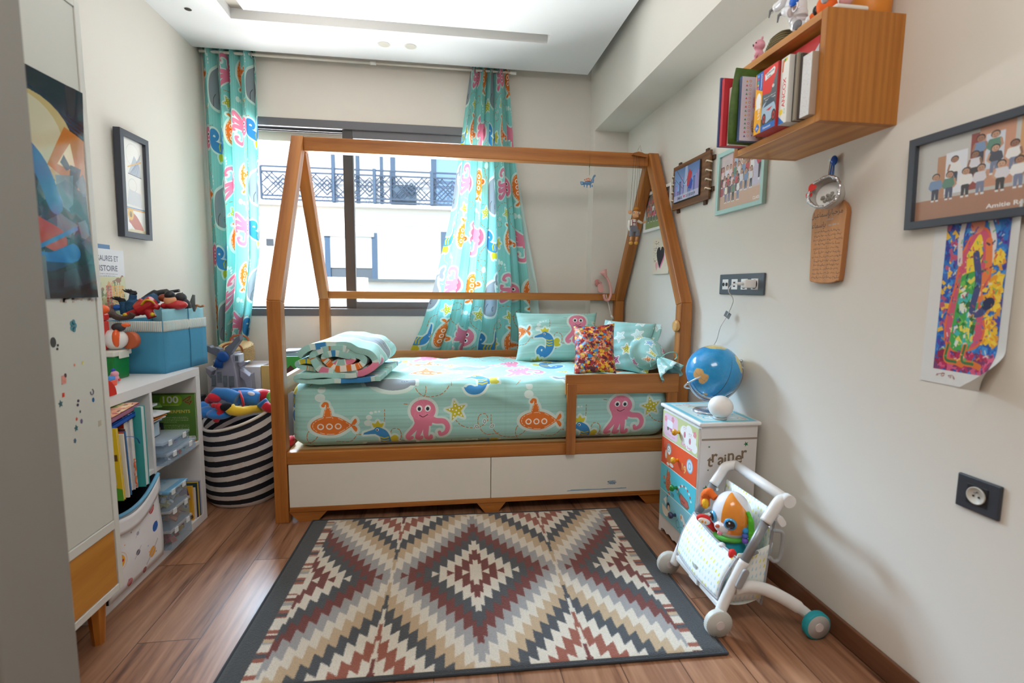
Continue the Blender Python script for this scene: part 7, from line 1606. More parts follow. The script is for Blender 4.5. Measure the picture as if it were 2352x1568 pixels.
gb = thing('paper_tray', 'translucent grey-blue tray of papers on the clear boxes', 'tray', (-1.30, 2.17, .50)); M_TRAY = glassy('tray_plastic', (196, 214, 226), .55, .3); m = MB(); z0 = SH + .0957
ty0, ty1, tx0, tx1 = 2.112, 2.235, -1.46, -1.185
for a, b in (((tx0, ty0, z0), (tx1, ty1, z0 + .002)), ((tx1 - .002, ty0, z0), (tx1, ty1, z0 + .072)), ((tx0, ty0, z0), (tx1, ty0 + .002, z0 + .072)), ((tx0, ty1 - .002, z0), (tx1, ty1, z0 + .072))): m.box(a, b)
m.build('tub', mat('tray_grey_blue', (176, 198, 214), .35), gb, weld=False); MB().tube([(tx1, ty0, z0 + .072), (tx1, ty1, z0 + .072), (tx0, ty1, z0 + .072)], .003, 6).build('rim', M_TRAY, gb)
rr = random.Random(6)
for i, (col, l) in enumerate((((236, 236, 234), 'lowest white sheet in the paper tray'), ((120, 170, 210), 'blue edged leaflet in the paper tray'), ((240, 240, 238), 'second white sheet in the paper tray'), ((236, 140, 60), 'orange edged leaflet in the paper tray'), ((222, 226, 230), 'pale grey sheet leaning over the tray'), ((96, 140, 60), 'green magazine sliding off the pile of papers'), ((206, 214, 214), 'grey booklet on top of the papers'))):
    z = z0 + .062 + i * .0125; o = MB().box((-.10, -.045, 0), (.10, .045, .0035 if i != 6 else .008), M=Matrix.Translation((-1.275 + .012 * i * (i < 5), 2.165 + .006 * (i % 3) + (.035 if i == 5 else 0), z)) @ Euler((.0, .10 - .01 * i, rr.uniform(-.15, .2) + (.5 if i == 5 else 0))).to_matrix().to_4x4()).build('paper_sheet', mat('paper_%d_%d_%d' % col, col, .6), None); tag(o, l, 'paper', 'papers in the tray')
# lower right cell: three tubs and a row of thin books
LB = glassy('frosted_tub_lid', (236, 238, 240), .35, .3)
lidb = Canvas(.24, .2, 900, (110, 170, 205)); lidb.rect(.02, .02, .22, .18, (176, 200, 214)).at(.08, .08).stroke(arc((0, 0), .03, 0, 2 * PI, 20), .007, (70, 160, 206)).at(.16, .13).stroke(arc((0, 0), .025, 0, 2 * PI, 20), .006, (120, 180, 210)).at(.15, .06).rect(-.02, -.003, .02, .003, (230, 150, 140)).at()
z = .0376
for i, (l, f, lm) in enumerate((('bottom clear tub of red and yellow toys in the lower cell', [(206, 60, 40), (236, 186, 60), (150, 50, 40), (190, 40, 50)], LB), ('middle clear tub of orange blocks in the lower cell', [(226, 120, 60), (190, 130, 90), (214, 150, 120), (120, 110, 120)], LB), ('top clear tub with a blue lid in the lower cell', [(110, 180, 120), (220, 200, 120), (226, 226, 230), (140, 170, 190)], imgmat('blue_tub_lid', lidb.image('tub lid'), .3)))):
    clearbox(l, -1.106, .28, 2.113, 2.262 + .01 * (2 - i), z, .083, lm, f, 20 + i, 'clear tubs in the lower cell'); z += .0835
for i, (l, x, yy, a, b) in enumerate((('white card with black print lying on the top tub', -1.30, 2.16, .05, .03), ('patterned black and white card on the top tub', -1.33, 2.20, .04, .03))): tag(MB().box((x - a, yy - b, z + .001 + .012 * i), (x + a, yy + b, z + .009 + .012 * i)).build('card', imgmat('card_print_' + 'ab'[i], confetti('cp' + str(i), .08, .06, 900, [(40, 40, 46), (236, 236, 234), (220, 170, 90)], 60, .004, .012, (232, 230, 226), i).image('card'), .5)), l, 'card')
c = Canvas(.11, .165, 1100, (236, 178, 50)); c.poly(sm2([(.04, .16), (.06, .12), (.085, .13), (.1, .1), (.09, .16)], 5), (110, 60, 110)).poly([(.06, .11), (.09, .1), (.08, .12)], (206, 50, 50)).ell(.07, .085, .012, .011, (246, 240, 230)).ell(.08, .07, .012, .011, (246, 240, 230)).ell(.071, .084, .005, .006, (40, 30, 30)).ell(.081, .069, .005, .006, (40, 30, 30)).poly(sm2([(.05, .03), (.09, .035), (.11, .02), (.1, .005), (.055, .008)], 5), (110, 70, 50)).stroke([(.05, .05), (.075, .045)], .006, (110, 70, 50))
bk('book', 'yellow picture book with a monster cover in the lower cell', -1.146, .11, 2.385, .010, .163, (232, 174, 48), z=.0376, face=imgmat('monster_print', c.image('monster book'), .4))
y = 2.399
for c_, l, h, x in (((226, 220, 214), 'cream thin book behind the yellow monster book', .150, -1.14), ((120, 100, 150), 'violet thin book behind the cream one', .13, -1.142), ((40, 70, 80), 'dark green thin book in the lower cell row', .165, -1.14), ((226, 190, 60), 'mustard thin book in the lower cell row', .168, -1.138), ((60, 90, 150), 'blue thin book in the lower cell row', .166, -1.137), ((200, 196, 206), 'pale grey book at the end of the lower cell row', .17, -1.136)): bk('book', l, x, .12, y, .006, h, c_, z=.0376, group='thin books in the lower cell'); y += .0085

# ---------------------------------------------------------------- on top of the shelf unit
KT = KH + .0004
fbx = thing('fabric_box', 'blue fabric toy box with a striped cuff on the shelf unit', 'storage box', (-1.30, 2.48, KT))
an = -.11; e1 = Vector((math.sin(-an), math.cos(an), 0)); e2 = Vector((-e1.y, e1.x, 0)); A = Vector((-1.192, 2.318, KT)); L1, L2, BH = .315, .255, .226
def FB(a, b, z): return A + e1 * a + e2 * b + Vector((0, 0, z))
M_BLU = mat('blue_cotton', (72, 152, 190), .85, bump=.15, bscale=500); M_BLL = mat('light_blue_cotton', (150, 206, 222), .85, bump=.15, bscale=500)
cst = Canvas(.08, .04, 1000, (224, 222, 214), wrap=False); [cst.rect(i * .008, 0, i * .008 + .0035, .04, (168, 196, 200)) for i in range(10)]
M_STRP = imgmat('ticking_stripe', cst.image('ticking'), .85)
def wallq(name, m_, P, z0, z1, out, nb=8, uvk=None, solid=.004):
    a, b = P
    def fn(u, v):
        p = FB(a[0] + (b[0] - a[0]) * u, a[1] + (b[1] - a[1]) * u, z0 + (z1 - z0) * v); n = (FB(b[0], b[1], 0) - FB(a[0], a[1], 0)).normalized().cross(Vector((0, 0, 1)))
        return p + n * (out + .005 * math.sin(PI * u) * math.sin(PI * v))
    LL = math.hypot(b[0] - a[0], b[1] - a[1]); return MB().grid(fn, nb, 6, uv=lambda u, v: (u * LL / .08, v)).build(name, m_, fbx, solid=solid)
c4 = [(0, 0), (L1, 0), (L1, L2), (0, L2)]
for i in range(4):
    P = (c4[i], c4[(i + 1) % 4]); wallq('side', M_BLU, P, 0, BH, 0); wallq('striped_cuff', M_STRP, P, BH - .044, BH + .002, .0035)
wallq('inner_flap', M_BLL, ((.01, .004), (L1 - .01, .004)), BH - .03, BH + .052, 0); wallq('inner_flap', M_BLL, ((L1 - .008, .01), (L1 - .008, L2 - .01)), BH - .03, BH + .05, 0)
MB().box((0, 0, 0), (L1, L2, .004), M=Matrix(((e1.x, e2.x, 0, A.x), (e1.y, e2.y, 0, A.y), (0, 0, 1, A.z), (0, 0, 0, 1)))).build('bottom', M_BLU, fbx)
for f in (.56,): MB().tube([FB(L1 * f, -.004, .002), FB(L1 * f, -.008, BH * .5), FB(L1 * f, -.005, BH + .05)], .002, 6).build('seam', mat('blue_seam', (56, 126, 164), .9), fbx)
PLY = 2.46
def tq(x, y, Y=PLY): return px(x, y, 1, Y)
def toy(name, label, cat='toy'): return thing(name, label, cat, (-1.3, PLY, .95))
t = toy('toy_beast', 'dark blue clawed toy beast lying in the blue fabric box'); M_DBL = mat('beast_blue', (34, 84, 124), .7, bump=.6, bscale=150); M_DGR = mat('beast_black', (44, 46, 52), .5)
m = MB(); m.tube(smoothcurve([tq(289, 722), tq(286, 706), tq(280, 692)], 5), [.02] * 6 + [.014] * 5, 12); m.tube(smoothcurve([tq(300, 712), tq(304, 692), tq(306, 676)], 5), [.022] * 6 + [.015] * 5, 12); m.tube(smoothcurve([tq(298, 712), tq(330, 697), tq(360, 684)], 5), [.026] * 11, 12); m.build('body', M_DBL, t, fuse=.004, smooth_it=3)
for f in ((280, 690), (306, 673)):
    b = tq(*f); m = MB(); m.ell(b, (.016, .013, .011))
    for k in (-.012, -.003, .006, .014): m.tube([b + Vector((k, -.004, .004)), b + Vector((k * 1.2 - .014, -.01, .014 - abs(k) * .4)), b + Vector((k * 1.3 - .022, -.012, .018))], [.006, .004, .001], 8)
    m.build('claws', M_DGR, t, weld=False)
m = MB().tube(smoothcurve([tq(335, 692, 2.52), tq(360, 676, 2.52), tq(385, 671, 2.52), tq(412, 667, 2.52)], 6), [.024] * 7 + [.016] * 6 + [.007] * 6, 12); m.build('tail', M_DGR, t)
t = toy('toy_figure', 'red toy figure with a yellow belt lying in the blue fabric box'); M_RF = mat('glossy_red', (196, 34, 40), .3, coat=.4); Y2 = 2.40
m = MB()
for P, R in (([(318, 712), (338, 700)], [.03, .028]), ([(338, 700), (352, 690)], [.028, .026]), ([(318, 716), (302, 720), (288, 724)], [.018, .015, .011]), ([(340, 712), (346, 722), (350, 730)], [.02, .018, .019]), ([(328, 690), (308, 706)], [.015, .011]), ([(352, 702), (366, 706)], [.014, .012])): m.tube([tq(a, b, Y2) for a, b in P], R, 12)
m.build('body', M_RF, t, fuse=.0035, smooth_it=3); m = MB().tube(smoothcurve([tq(325, 700, 2.372), tq(334, 690, 2.366), tq(346, 690, 2.368), tq(354, 696, 2.378)], 5), .006, 8, flat=.6); m.build('belt', mat('belt_yellow', (240, 200, 40), .4), t)
for a, b in ((287, 723), (350, 722)): MB().ell(tq(a, b, 2.385), (.009, .007, .009)).build('cuff', mat('belt_yellow', (240, 200, 40), .4), t)
t = toy('toy_figure', 'toy figure with black hair and a red top in the blue fabric box'); MB().ell(tq(391, 690, 2.42), (.026, .02, .024)).build('face', mat('doll_skin', (226, 160, 116), .45), t); MB().ell(tq(390, 678, 2.42), (.022, .02, .020)).build('hair', mat('doll_hair', (28, 28, 34), .35), t); m = MB(); m.ell(tq(404, 700, 2.43), (.05, .03, .022)); m.ell(tq(380, 702, 2.43), (.02, .02, .014)); m.build('top', M_RF, t, fuse=.004, smooth_it=3); MB().ell(tq(376, 684, 2.46), (.022, .02, .018)).build('curl', mat('auburn_hair', (140, 60, 26), .5), t)
t = toy('toy_mask', 'black hooded toy head in the blue fabric box'); MB().ell(tq(415, 684, 2.47), (.025, .022, .024)).build('head', M_DGR, t); MB().tube([tq(418, 676, 2.47), tq(419, 671, 2.47)], [.005, .001], 8).build('ear', M_DGR, t); MB().tube(smoothcurve([tq(420, 688, 2.47), tq(430, 696, 2.47), tq(433, 708, 2.47)], 5), .013, 10).build('cape', M_DGR, t)
t = MB().tube([tq(440, 714, 2.55), tq(442, 696, 2.55), tq(445, 677, 2.55)], [.016, .012, .006], 12).build('toy_spike', mat('spike_grey', (84, 92, 92), .6, bump=.5, bscale=90)); tag(t, 'grey pointed dinosaur tail sticking out of the blue fabric box', 'toy')
t = MB().tube(smoothcurve([tq(446, 712, 2.56), tq(452, 701, 2.56), tq(460, 704, 2.56), tq(469, 701, 2.56)], 5), .010, 8, flat=.5).build('toy_leaf', mat('tan_vinyl', (170, 124, 82), .5)); tag(t, 'tan curled toy piece at the far corner of the blue fabric box', 'toy')
t = MB().tube(smoothcurve([tq(243, 712, 2.33), tq(258, 722, 2.33), tq(275, 730, 2.33), tq(298, 728, 2.33), tq(305, 720, 2.33)], 6), [.018] * 7 + [.013] * 6 + [.010] * 6 + [.012] * 6, 12).build('toy_beast_limb', mat('dark_brown_rubber', (74, 54, 50), .45)); tag(t, 'dark brown rubber toy limb in front of the red figure', 'toy')
t = MB().ell(tq(270, 706, 2.47), (.026, .02, .014)).build('toy_car', mat('bright_blue_toy', (30, 110, 214), .35)); tag(t, 'small blue toy behind the brown rubber limb', 'toy')
t = MB().box(FB(.06, .06, .008), FB(.07, .07, .012)).box((-1.405, 2.39, KT + .006), (-1.225, 2.56, KT + .205)).build('stuffed_toy', mat('toy_pile_grey', (110, 96, 104), .9), weld=False); tag(t, 'grey soft toys filling the inside of the blue fabric box', 'toy'); t['kind'] = 'stuff'
# green box with white lid, toys on it
gbx = thing('lidded_box', 'green plastic box with a white clip lid on the shelf unit', 'storage box', (-1.36, 2.23, KT)); MB().box((-1.45, 2.165, KT), (-1.303, 2.268, KT + .095), taper=(1.05, 1.05)).build('tub', mat('green_plastic', (20, 128, 48), .3), gbx, bevel=.006)
MB().box((-1.458, 2.157, KT + .095), (-1.294, 2.277, KT + .118)).build('lid', mat('lid_cream', (228, 226, 214), .4), gbx, bevel=.005, seg=3); MB().box((-1.296, 2.19, KT + .085), (-1.29, 2.25, KT + .112)).build('clip', MATS['lid_cream'], gbx, bevel=.002)
LZ = KT + .1184
ot = thing('toy_vehicle', 'orange, red and white toy vehicle on the green box lid', 'toy', (-1.34, 2.22, LZ)); M_OR = mat('toy_orange', (244, 96, 26), .3, coat=.4); M_RD = mat('toy_red', (226, 34, 26), .3, coat=.4)
MB().ell((-1.325, 2.225, LZ + .042), (.048, .034, .042)).build('body', mat('toy_white', (238, 238, 236), .25, coat=.4), ot); MB().ell((-1.307, 2.205, LZ + .048), (.014, .018, .036)).build('stripe', M_OR, ot); MB().cyl((-1.283, 2.235, LZ + .036), (-1.278, 2.26, LZ + .036), .035, 24).build('wheel', mat('toy_wheel', (196, 96, 56), .5), ot)
m = MB(); m.box((-1.375, 2.185, LZ + .001), (-1.345, 2.235, LZ + .12)); m.box((-1.385, 2.19, LZ + .12), (-1.34, 2.23, LZ + .15)); m.build('cabin', M_RD, ot, weld=False, bevel=.008); MB().ell((-1.352, 2.2, LZ + .165), (.03, .02, .02)).build('roof', M_OR, ot); MB().ell((-1.305, 2.22, LZ + .092), (.026, .018, .018)).build('nose', mat('toy_dark', (50, 52, 58), .4), ot); m = MB()
for k in range(3): m.ell((-1.28, 2.215 + .008 * k, LZ + .10), (.014, .006, .008))
m.build('fins', M_OR, ot, weld=False)
t = MB().ell((-1.40, 2.13, KT + .05), (.05, .03, .05)).build('toy_ball', mat('ball_blue', (30, 90, 200), .3)); tag(t, 'blue ball beside the green box by the wardrobe', 'ball')
pgt = thing('toy_pig', 'small pink toy pig with a blue hat in front of the green box', 'toy', (-1.275, 2.12, KT)); m = MB(); pc = Vector((-1.275, 2.118, KT)); m.ell(pc + Vector((0, 0, .019)), (.018, .014, .018)); m.ell(pc + Vector((.006, -.004, .036)), (.014, .013, .012)); m.ell(pc + Vector((.019, -.006, .012)), (.007, .007, .007)); m.build('body', M_PPK, pgt, fuse=.002, smooth_it=2); MB().ell(pc + Vector((.002, -.004, .05)), (.007, .007, .008)).build('hat', mat('hat_blue', (40, 70, 180), .4), pgt); MB().ell(pc + Vector((.024, -.008, .014)), (.004, .006, .005)).build('snout', M_RD, pgt)
t = MB().box((-1.262, 2.03, KT), (-1.235, 2.068, KT + .022)).box((-1.26, 2.032, KT + .022), (-1.238, 2.066, KT + .036), mat=1).build('toy_brick', [mat('brick_orange', (240, 80, 40), .4), mat('brick_blue', (60, 140, 220), .4)], weld=False, bevel=.002); tag(t, 'orange and blue toy brick beside the toy pig', 'toy')
t = MB().prism([(0, 0)] + arc((0, 0), .062, 0, PI / 2, 12), (-1.20, 1.83, KT), (0, 1, 0), (0, 0, 1), (.012, 0, 0)).build('toy_disc', M_RD, None, weld='normals', bevel=.001); t.location = (.055, 0, 0); tag(t, 'red quarter-round toy piece at the edge of the shelf unit', 'toy')
# big picture box leaning on the wall
def dino():
    w, h = .33, .52; c = Canvas(w, h, 1300, (222, 222, 226)); rr = random.Random(6); c.rect(0, .22, w, .40, (206, 206, 160)); 
    for _ in range(130): c.at(rr.uniform(.02, .31), rr.uniform(.24, .37), rr.uniform(.006, .014), rr.random() * 3).poly([(-1, -.4), (.8, -.6), (1, .5), (-.7, .6)], rr.choice([(110, 140, 70), (150, 170, 90), (90, 110, 60), (196, 196, 130), (214, 150, 80)]))
    for i in range(6):
        for j in range(9): c.at(); c.rect(.19 + i * .021 + .002, .25 + j * .0125, .19 + i * .021 + .018, .2605 + j * .0125, (206, 90, 70) if i < 2 else (230, 170, 60))
    for x, y in ((.05, .35), (.14, .33), (.28, .385), (.20, .25), (.1, .26)): c.at(x, y, 1).ell(0, 0, .02, .011, (150, 100, 60)).stroke(sm2([(.015, .004), (.026, .018), (.034, .018)], 4), .007, (150, 100, 60)).stroke([(-.018, 0), (-.04, -.006)], .005, (150, 100, 60)).stroke([(-.008, -.008), (-.008, -.02)], .005, (130, 86, 50)).stroke([(.008, -.008), (.008, -.02)], .005, (130, 86, 50))
    c.at(); c.text('DINOSAURES ET', .075, .468, .034, (72, 76, 100), width=.215); c.text('PREHISTOIRE', .075, .425, .034, (72, 76, 100), width=.205); c.scribble(.05, .28, .410, .006, (130, 134, 150), .9, 1); c.scribble(.06, .26, .401, .006, (130, 134, 150), .9, 2); return imgmat('dinosaur_print', c.image('dinosaur box'), .4)
q0, q1 = px(225, 568, 0, XL + .03), px(283, 576, 0, XL + .03); yR = q1.y; zT = q1.z
t = MB().box((XL + .002, yR - .33, KT), (XL + .029, yR, zT)).build('board_game_box', mat('box_white', (226, 226, 230), .5), bevel=.001); tag(t, 'tall white dinosaur game box standing against the wall behind the toys', 'box')
MB().grid(lambda u, v: Vector((XL + .0296, yR - .33 + .33 * u, zT - .52 + .52 * v)), 1, 1).build('printed_front', dino(), t)
t = MB().box((XL + .0015, yR - .30, KT), (XL + .0018, yR - .10, zT + .018)).box((XL + .0005, yR - .30, KT), (XL + .0016, yR - .045, zT + .022)).build('folder', mat('steel_blue_folder', (100, 136, 176), .6), weld=False); tag(t, 'steel blue folder peeking above the dinosaur game box', 'folder')
# ---------------------------------------------------------------- striped laundry hamper with soft toys
hx, hy, hr = -1.050, 2.742, .185
hm_ = thing('hamper', 'black and white striped fabric hamper full of soft toys', 'hamper', (hx, hy, 0))
def rim(w): return .468 + .045 * math.cos(w) + .050 * math.sin(w)
def hsurf(u, v):
    w = 2 * PI * u; z = rim(w) * v; r = hr * (.86 + .14 * min(1, v * 4) ** .5) * (1 + .012 * math.sin(5 * w + 9 * v) * (1 - v) + .02 * math.sin(PI * v)); r *= 1 + .012 * math.sin(17 * v * 1.1 + 2 * math.sin(w))
    return Vector((hx + r * math.cos(w), hy + r * math.sin(w), z + .008 * math.sin(2 * w + 7 * v) * v * (1 - v) * 4))
c = Canvas(1.16, .47, 700, (226, 218, 212)); rr = random.Random(3)
for _ in range(170): c.at(rr.uniform(.0, 1.16), rr.uniform(.02, .36), rr.uniform(.008, .022), rr.random() * 3).poly([(-1, -.4), (.8, -.6), (1, .5), (-.7, .6)], rr.choice([(216, 186, 172), (222, 200, 190), (206, 190, 190), (206, 206, 196), (226, 190, 176)]), .35)
c.at()
for i in range(8): y0 = .002 + i * .0585; c.poly([(x, y0 + .024 + .004 * math.sin(7 * x + i)) for x in np.linspace(0, 1.16, 30)] + [(x, y0 + .054 + .004 * math.sin(7 * x + i + .4)) for x in np.linspace(1.16, 0, 30)], (30, 32, 42))
MB().grid(hsurf, 80, 36).build('fabric_wall', imgmat('hamper_stripe', c.image('hamper stripes'), .75, translucent=.12), hm_)
MB().tube([hsurf(u, 1) for u in np.linspace(0, 1, 56, endpoint=False)], .0075, 8, closed=True).build('rim_binding', mat('hamper_rim', (232, 224, 214), .8), hm_)
MB().lathe([(.0, .003), (hr * .87, .003)], (hx, hy, 0), 40).build('bottom', mat('hamper_bottom', (40, 42, 50), .9), hm_)
tgp = hsurf(-.055, .93); MB().box((-.012, -.002, -.014), (.012, .002, .014), M=Matrix.Translation(tgp + Vector((.006, -.006, 0))) @ Matrix.Rotation(.9, 4, 'Z')).build('yellow_tag', mat('yellow_tag', (240, 200, 30), .6), hm_)
t = MB().lathe([(.0, .37), (.13, .36), (.165, .30), (.165, .02), (.0, .01)], (hx, hy, 0), 24).build('soft_toys', mat('toy_fill', (196, 150, 140), .9, noise=.3, scale=14)); tag(t, 'jumbled soft toys filling the lower part of the hamper', 'soft toy'); t['kind'] = 'stuff'
def hq(x, y, Y=2.70): return px(x, y, 1, Y)
M_PB = mat('plush_blue', (44, 120, 190), .9, sheen=.4); M_PR = mat('plush_red', (214, 26, 50), .9, sheen=.4)
pd = thing('plush_doll', 'blue plush doll with red feet, belt and gloves lying on the hamper', 'plush doll', (-1.03, 2.70, .5))
m = MB()
for P, R, Y in (([(548, 912), (575, 914), (598, 918)], [.038, .042, .04], 2.72), ([(545, 915), (520, 905), (498, 902), (488, 915)], [.034, .033, .03, .026], 2.66), ([(540, 925), (528, 932)], [.03, .028], 2.66), ([(590, 902), (560, 897), (530, 898)], [.02, .019, .016], 2.80), ([(600, 922), (612, 934)], [.03, .024], 2.66)): m.tube([hq(a, b, Y) for a, b in P], R, 14)
m.build('body', M_PB, pd, fuse=.005, smooth_it=5)
MB().tube([hq(553, 904, 2.70) + Vector((-.004, -.004, .012)), hq(556, 914, 2.66), hq(559, 926, 2.66), hq(558, 934, 2.68)], .012, 10, flat=.5, up=(1, 0, 0)).build('belt', M_PR, pd)
m = MB(); m.ell(hq(492, 913, 2.64), (.034, .026, .024), (0, .3, 0)); m.ell(hq(482, 918, 2.66), (.024, .022, .02)); m.ell(hq(492, 905, 2.66), (.018, .018, .016)); m.build('foot', M_PR, pd, fuse=.004, smooth_it=4)
MB().tube(smoothcurve([hq(608, 930, 2.645), hq(616, 936, 2.64), hq(624, 938, 2.65)], 4), .023, 12).build('glove', M_PR, pd)
MB().ell(hq(606, 908, 2.74), (.038, .036, .032)).build('head', M_PR, pd); MB().ell(hq(578, 905, 2.70), (.022, .014, .012), (0, .4, 0)).build('chest_patch', mat('plush_pale', (222, 214, 222), .9), pd)
yt = thing('plush_toy', 'yellow plush limb with a black tip hanging over the hamper rim', 'plush toy', (-1.03, 2.6, .46)); m = MB().tube(smoothcurve([hq(605, 938, 2.70), hq(580, 940, 2.66), hq(555, 944, 2.61), hq(535, 942, 2.585), hq(527, 936, 2.585)], 6), [.02] * 7 + [.022] * 6 + [.025] * 6 + [.026] * 6, 14); m.build('limb', mat('plush_yellow', (240, 200, 50), .9, sheen=.4, bump=.3, bscale=60), yt); MB().ell(hq(521, 934, 2.58), (.031, .026, .022)).build('tip', mat('plush_black', (26, 28, 36), .95), yt)
bt = MB(); bt.ell(hq(478, 946, 2.66), (.05, .05, .03)); bt.ell(hq(505, 950, 2.62), (.06, .05, .028)); bt.ell(hq(465, 935, 2.72), (.03, .04, .03)); tag(bt.build('plush_toy', mat('plush_azure', (40, 130, 214), .95, sheen=.5, bump=.7, bscale=60), fuse=.005, smooth_it=4), 'azure fluffy plush toy at the shelf side of the hamper', 'plush toy')
rt_ = MB().tube(smoothcurve([hq(496, 966, 2.60), hq(503, 953, 2.59), hq(508, 940, 2.59), hq(500, 932, 2.59), hq(488, 931, 2.60)], 6), [.014] * 7 + [.016] * 6 + [.018] * 6 + [.012] * 6, 12).build('plush_toy', mat('plush_crimson', (206, 24, 44), .9, sheen=.3)); tag(rt_, 'crimson plush arm beside the black-tipped yellow limb', 'plush toy')
wt = MB().ell(hq(600, 902, 2.80), (.06, .04, .02), (0, .1, 0)).build('plush_toy', mat('plush_floral', (240, 214, 216), .9, noise=.1, scale=60)); tag(wt, 'pale pink floral plush behind the blue doll', 'plush toy')
gt = MB().ell(hq(619, 915, 2.72), (.015, .02, .035)).ell(hq(622, 925, 2.70), (.012, .014, .02)).build('plush_toy', mat('plush_green', (120, 180, 80), .9, bump=.8, bscale=80), fuse=.004, smooth_it=2); tag(gt, 'green plush scrap by the bed post on the hamper', 'plush toy')

# ---------------------------------------------------------------- toy castle, basket and boards behind it
CY = 2.965
def cq(x, y, Y=CY): return px(x, y, 1, Y)
ca = thing('toy_castle', 'grey plastic toy castle with two raised arms and a blue hub', 'toy castle', (-1.19, CY + .06, 0))
M_CA = mat('castle_grey', (152, 150, 164), .5, noise=.08, scale=30); M_CAD = mat('castle_dark', (104, 108, 120), .45); M_CAB = mat('castle_blue', (26, 84, 160), .4); M_CAW = mat('castle_edge', (226, 228, 232), .4)
P = [cq(*p) for p in ((482, 905), (486, 872), (500, 838), (503, 820), (528, 812), (538, 838), (544, 870), (548, 905))]; xz = [(p.x, p.z) for p in P]
body = [(xz[0][0] - .03, 0.0)] + [xz[0], xz[1], xz[2], xz[3], xz[4], xz[5], xz[6], xz[7]] + [(xz[7][0] + .03, 0.0)]
MB().prism(body, (0, CY, 0), (1, 0, 0), (0, 0, 1), (0, .15, 0)).build('tower', M_CA, ca, weld='normals', bevel=.006)
for (x0, y0, x1, y1) in ((486, 861, 497, 886), (499, 853, 510, 878), (513, 862, 523, 887), (526, 863, 539, 888)):
    a, b = cq(x0, y0), cq(x1, y1); MB().box((a.x, CY - .006, b.z), (b.x, CY + .004, a.z)).build('window', mat('castle_window', (104, 112, 120), .3, noise=.4, scale=60), ca, bevel=.002)
for i, (pts, dz) in enumerate((([(471, 792), (472, 802), (505, 817), (512, 812), (510, 800), (500, 796), (490, 797), (486, 793)], 0), ([(521, 797), (522, 812), (531, 815), (556, 780), (555, 768), (545, 776), (536, 786)], 0))):
    Q = [cq(*p) for p in pts]; MB().prism([(p.x, p.z) for p in Q], (0, CY - .03, 0), (1, 0, 0), (0, 0, 1), (0, .05, 0)).build('arm', M_CAD, ca, weld='normals', bevel=.003)
MB().lathe([(.0, .012), (.018, .012), (.03, .008), (.032, 0)], cq(518, 817) + Vector((0, -.032, 0)), 28, axis=(0, -1, 0)).build('hub', M_CAB, ca)
MB().tube([cq(506, 822) + Vector((0, -.012, 0)), cq(503, 842) + Vector((0, -.012, 0))], [.018, .026], 14, flat=.6, up=(0, 1, 0)).build('blue_door', M_CAB, ca)
for pts in ([(481, 855), (466, 845), (468, 858), (478, 872)], [(490, 842), (483, 829), (485, 842), (489, 848)], [(540, 838), (556, 832), (563, 833), (548, 846)], [(546, 850), (568, 866), (571, 860), (575, 905), (566, 905), (556, 876), (547, 868)]):
    Q = [cq(*p) for p in pts]; MB().prism([(p.x, p.z) for p in Q], (0, CY + .03, 0), (1, 0, 0), (0, 0, 1), (0, .06, 0)).build('battlement', M_CA, ca, weld='normals', bevel=.003)
a = cq(534, 815); MB().box((a.x - .004, CY + .02, a.z - .045), (a.x + .03, CY + .08, a.z)).build('turret', mat('castle_pale', (200, 204, 212), .4), ca, bevel=.003)
MB().box((a.x + .004, CY + .0165, a.z - .038), (a.x + .022, CY + .022, a.z - .008)).build('window', M_CAD, ca)
# storage carton with the woven basket on top
bx = thing('cardboard_box', 'tall cardboard carton with a pale front behind the toy castle', 'box', (-1.09, 3.25, 0))
zb_ = px(598, 842, 1, 3.16).z; xc = px(597, 842, 1, 3.16).x
MB().box((xc - .30, 3.16, 0), (xc, 3.42, zb_)).build('carton', mat('pale_cardboard', (222, 216, 216), .8), bx, bevel=.002)
t = MB().box((xc + .003, 3.17, 0), (xc + .115, 3.182, zb_ + .004)).build('cardboard_sheet', mat('tan_cardboard', (228, 186, 112), .8)); tag(t, 'tan cardboard sheet standing beside the pale carton', 'cardboard')
bs = thing('wicker_basket', 'small woven basket with brown leather handles and blue netting inside', 'basket', (xc - .165, 3.22, zb_))
bc_ = Vector((xc - .165, 3.285, zb_ + .001)); M_WK = mat('wicker', (206, 176, 124), .85, noise=.35, scale=90, bump=.9, bscale=160)
m = MB(); m.lathe([(.0, 0), (.085, 0), (.094, .03), (.093, .07), (.088, .098)], bc_, 40)
for k in range(11): z = .004 + k * .009; r = .0905 + .005 * math.sin(PI * k / 11); m.tube([bc_ + Vector(((r + .0022 * math.cos(w * 20 + PI * (k % 2))) * math.cos(w), (r + .0022 * math.cos(w * 20 + PI * (k % 2))) * math.sin(w), z)) for w in np.linspace(0, 2 * PI, 120, endpoint=False)], .0042, 6, closed=True)
m.build('body', M_WK, bs, weld=False)
MB().lathe([(.0, .09), (.06, .088), (.085, .08)], bc_, 30).build('blue_netting', imgmat('netting', confetti('nt', .2, .2, 700, [(30, 120, 220), (40, 140, 230), (60, 190, 110), (20, 90, 190)], 260, .004, .011, (30, 116, 214), 4).image('netting'), .5, bump=.8, bscale=120), bs)
M_LE = mat('brown_leather', (172, 96, 56), .5)
for s in (-1, 1): MB().tube(smoothcurve([bc_ + Vector((-.055, s * .075, .08)), bc_ + Vector((-.045, s * .08, .118)), bc_ + Vector((.0, s * .082, .135)), bc_ + Vector((.045, s * .08, .118)), bc_ + Vector((.055, s * .075, .08))], 6), .006, 8).build('handle', M_LE, bs)
MB().prism([(-.014, -.02), (.014, -.02), (.02, .015), (-.02, .015)], bc_ + Vector((-.055, -.095, .055)), (.8, -.4, 0), (0, 0, 1), (.002, .004, 0)).build('leather_patch', M_LE, bs, weld='normals')
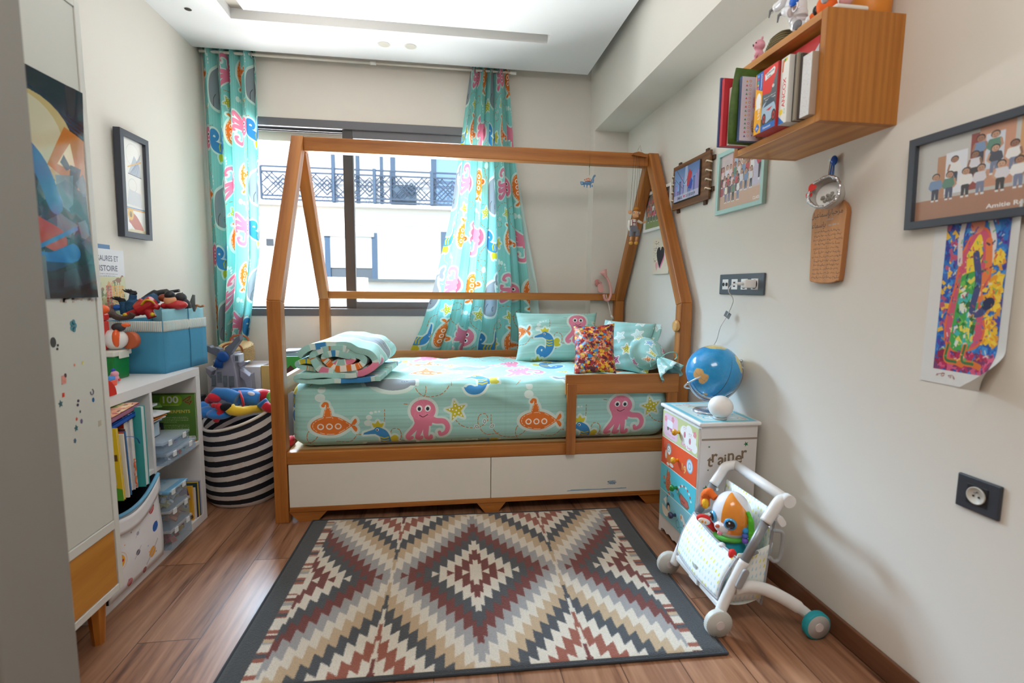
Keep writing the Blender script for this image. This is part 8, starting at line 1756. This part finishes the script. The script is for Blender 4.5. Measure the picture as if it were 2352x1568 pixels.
bs.rotation_euler = (.22, 0, .1); bs.location.z += .012
# dark crate and brown woven tray beside the shelf unit
t = MB().box((-1.46, 2.76, 0), (-1.345, 3.02, .50)).build('dark_crate', mat('dark_crate', (52, 54, 62), .7), bevel=.004); tag(t, 'dark grey crate in the corner behind the shelf unit', 'crate')
m = MB()
for k in range(10): m.tube([Vector((-1.402 + (.050 + .003 * math.sin(k)) * math.copysign(abs(math.cos(w)) ** .7, math.cos(w)), 2.89 + .09 * math.copysign(abs(math.sin(w)) ** .7, math.sin(w)), .508 + .0125 * k)) for w in np.linspace(0, 2 * PI, 40, endpoint=False)], .0085, 6, closed=True)
t = m.build('woven_tray', mat('dark_wicker', (150, 108, 66), .8, noise=.4, scale=70, bump=.9, bscale=120), weld=False); tag(t, 'brown woven tray standing on the dark grey crate', 'basket')
# behind the bed end: low toy chest, picture book and net bag
t = MB().box((-.985, 3.03, 0), (-.80, 3.44, .50)).build('storage_chest', mat('plain_chest', (196, 196, 200), .6), bevel=.004); tag(t, 'pale grey storage chest between the wall and the bed end', 'chest')
q0, q1 = px(652, 858, 1, 3.08), px(692, 818, 1, 3.08)
c = Canvas(.2, .16, 900, (90, 190, 214)); c.ell(.1, .13, .09, .035, (70, 170, 70)).poly([(.05, 0), (.06, .1), (.09, .12), (.12, .1), (.125, 0)], (96, 50, 36)).rect(.08, .02, .09, .08, (206, 90, 50)).ell(.11, .06, .012, .02, (120, 200, 226)); c.at()
b_ = MB().box((-.97, 3.07, .5005), (-.80, 3.082, q1.z)).build('picture_book', mat('turquoise_cover', (60, 170, 180), .5)); tag(b_, 'turquoise picture book with a tree standing behind the bed post', 'book'); MB().grid(lambda u, v: Vector((-.97 + .17 * u, 3.0694, .5005 + (q1.z - .5005) * v)), 1, 1).build('printed_cover', imgmat('tree_print', c.image('tree book'), .4), b_)
nz = px(680, 800, 1, 3.2).z
nb_ = thing('net_bag', 'clear net bag with a black and white rope edge', 'bag', (-.89, 3.2, .5)); MB().box((-.975, 3.12, .5005), (-.80, 3.30, nz - .01)).build('bag', mat('net_grey', (196, 198, 200), .6, noise=.2, scale=60), nb_, bevel=.01); c = Canvas(.06, .02, 900, (236, 236, 236)); [c.poly([(i * .012, 0), (i * .012 + .006, 0), (i * .012 + .01, .02), (i * .012 + .004, .02)], (40, 44, 60)) for i in range(5)]
MB().tube([(-.975, 3.118, nz - .016), (-.89, 3.116, nz - .008), (-.80, 3.118, nz + .002)], .006, 8).build('rope_edge', imgmat('rope_stripe', c.image('rope'), .8), nb_)
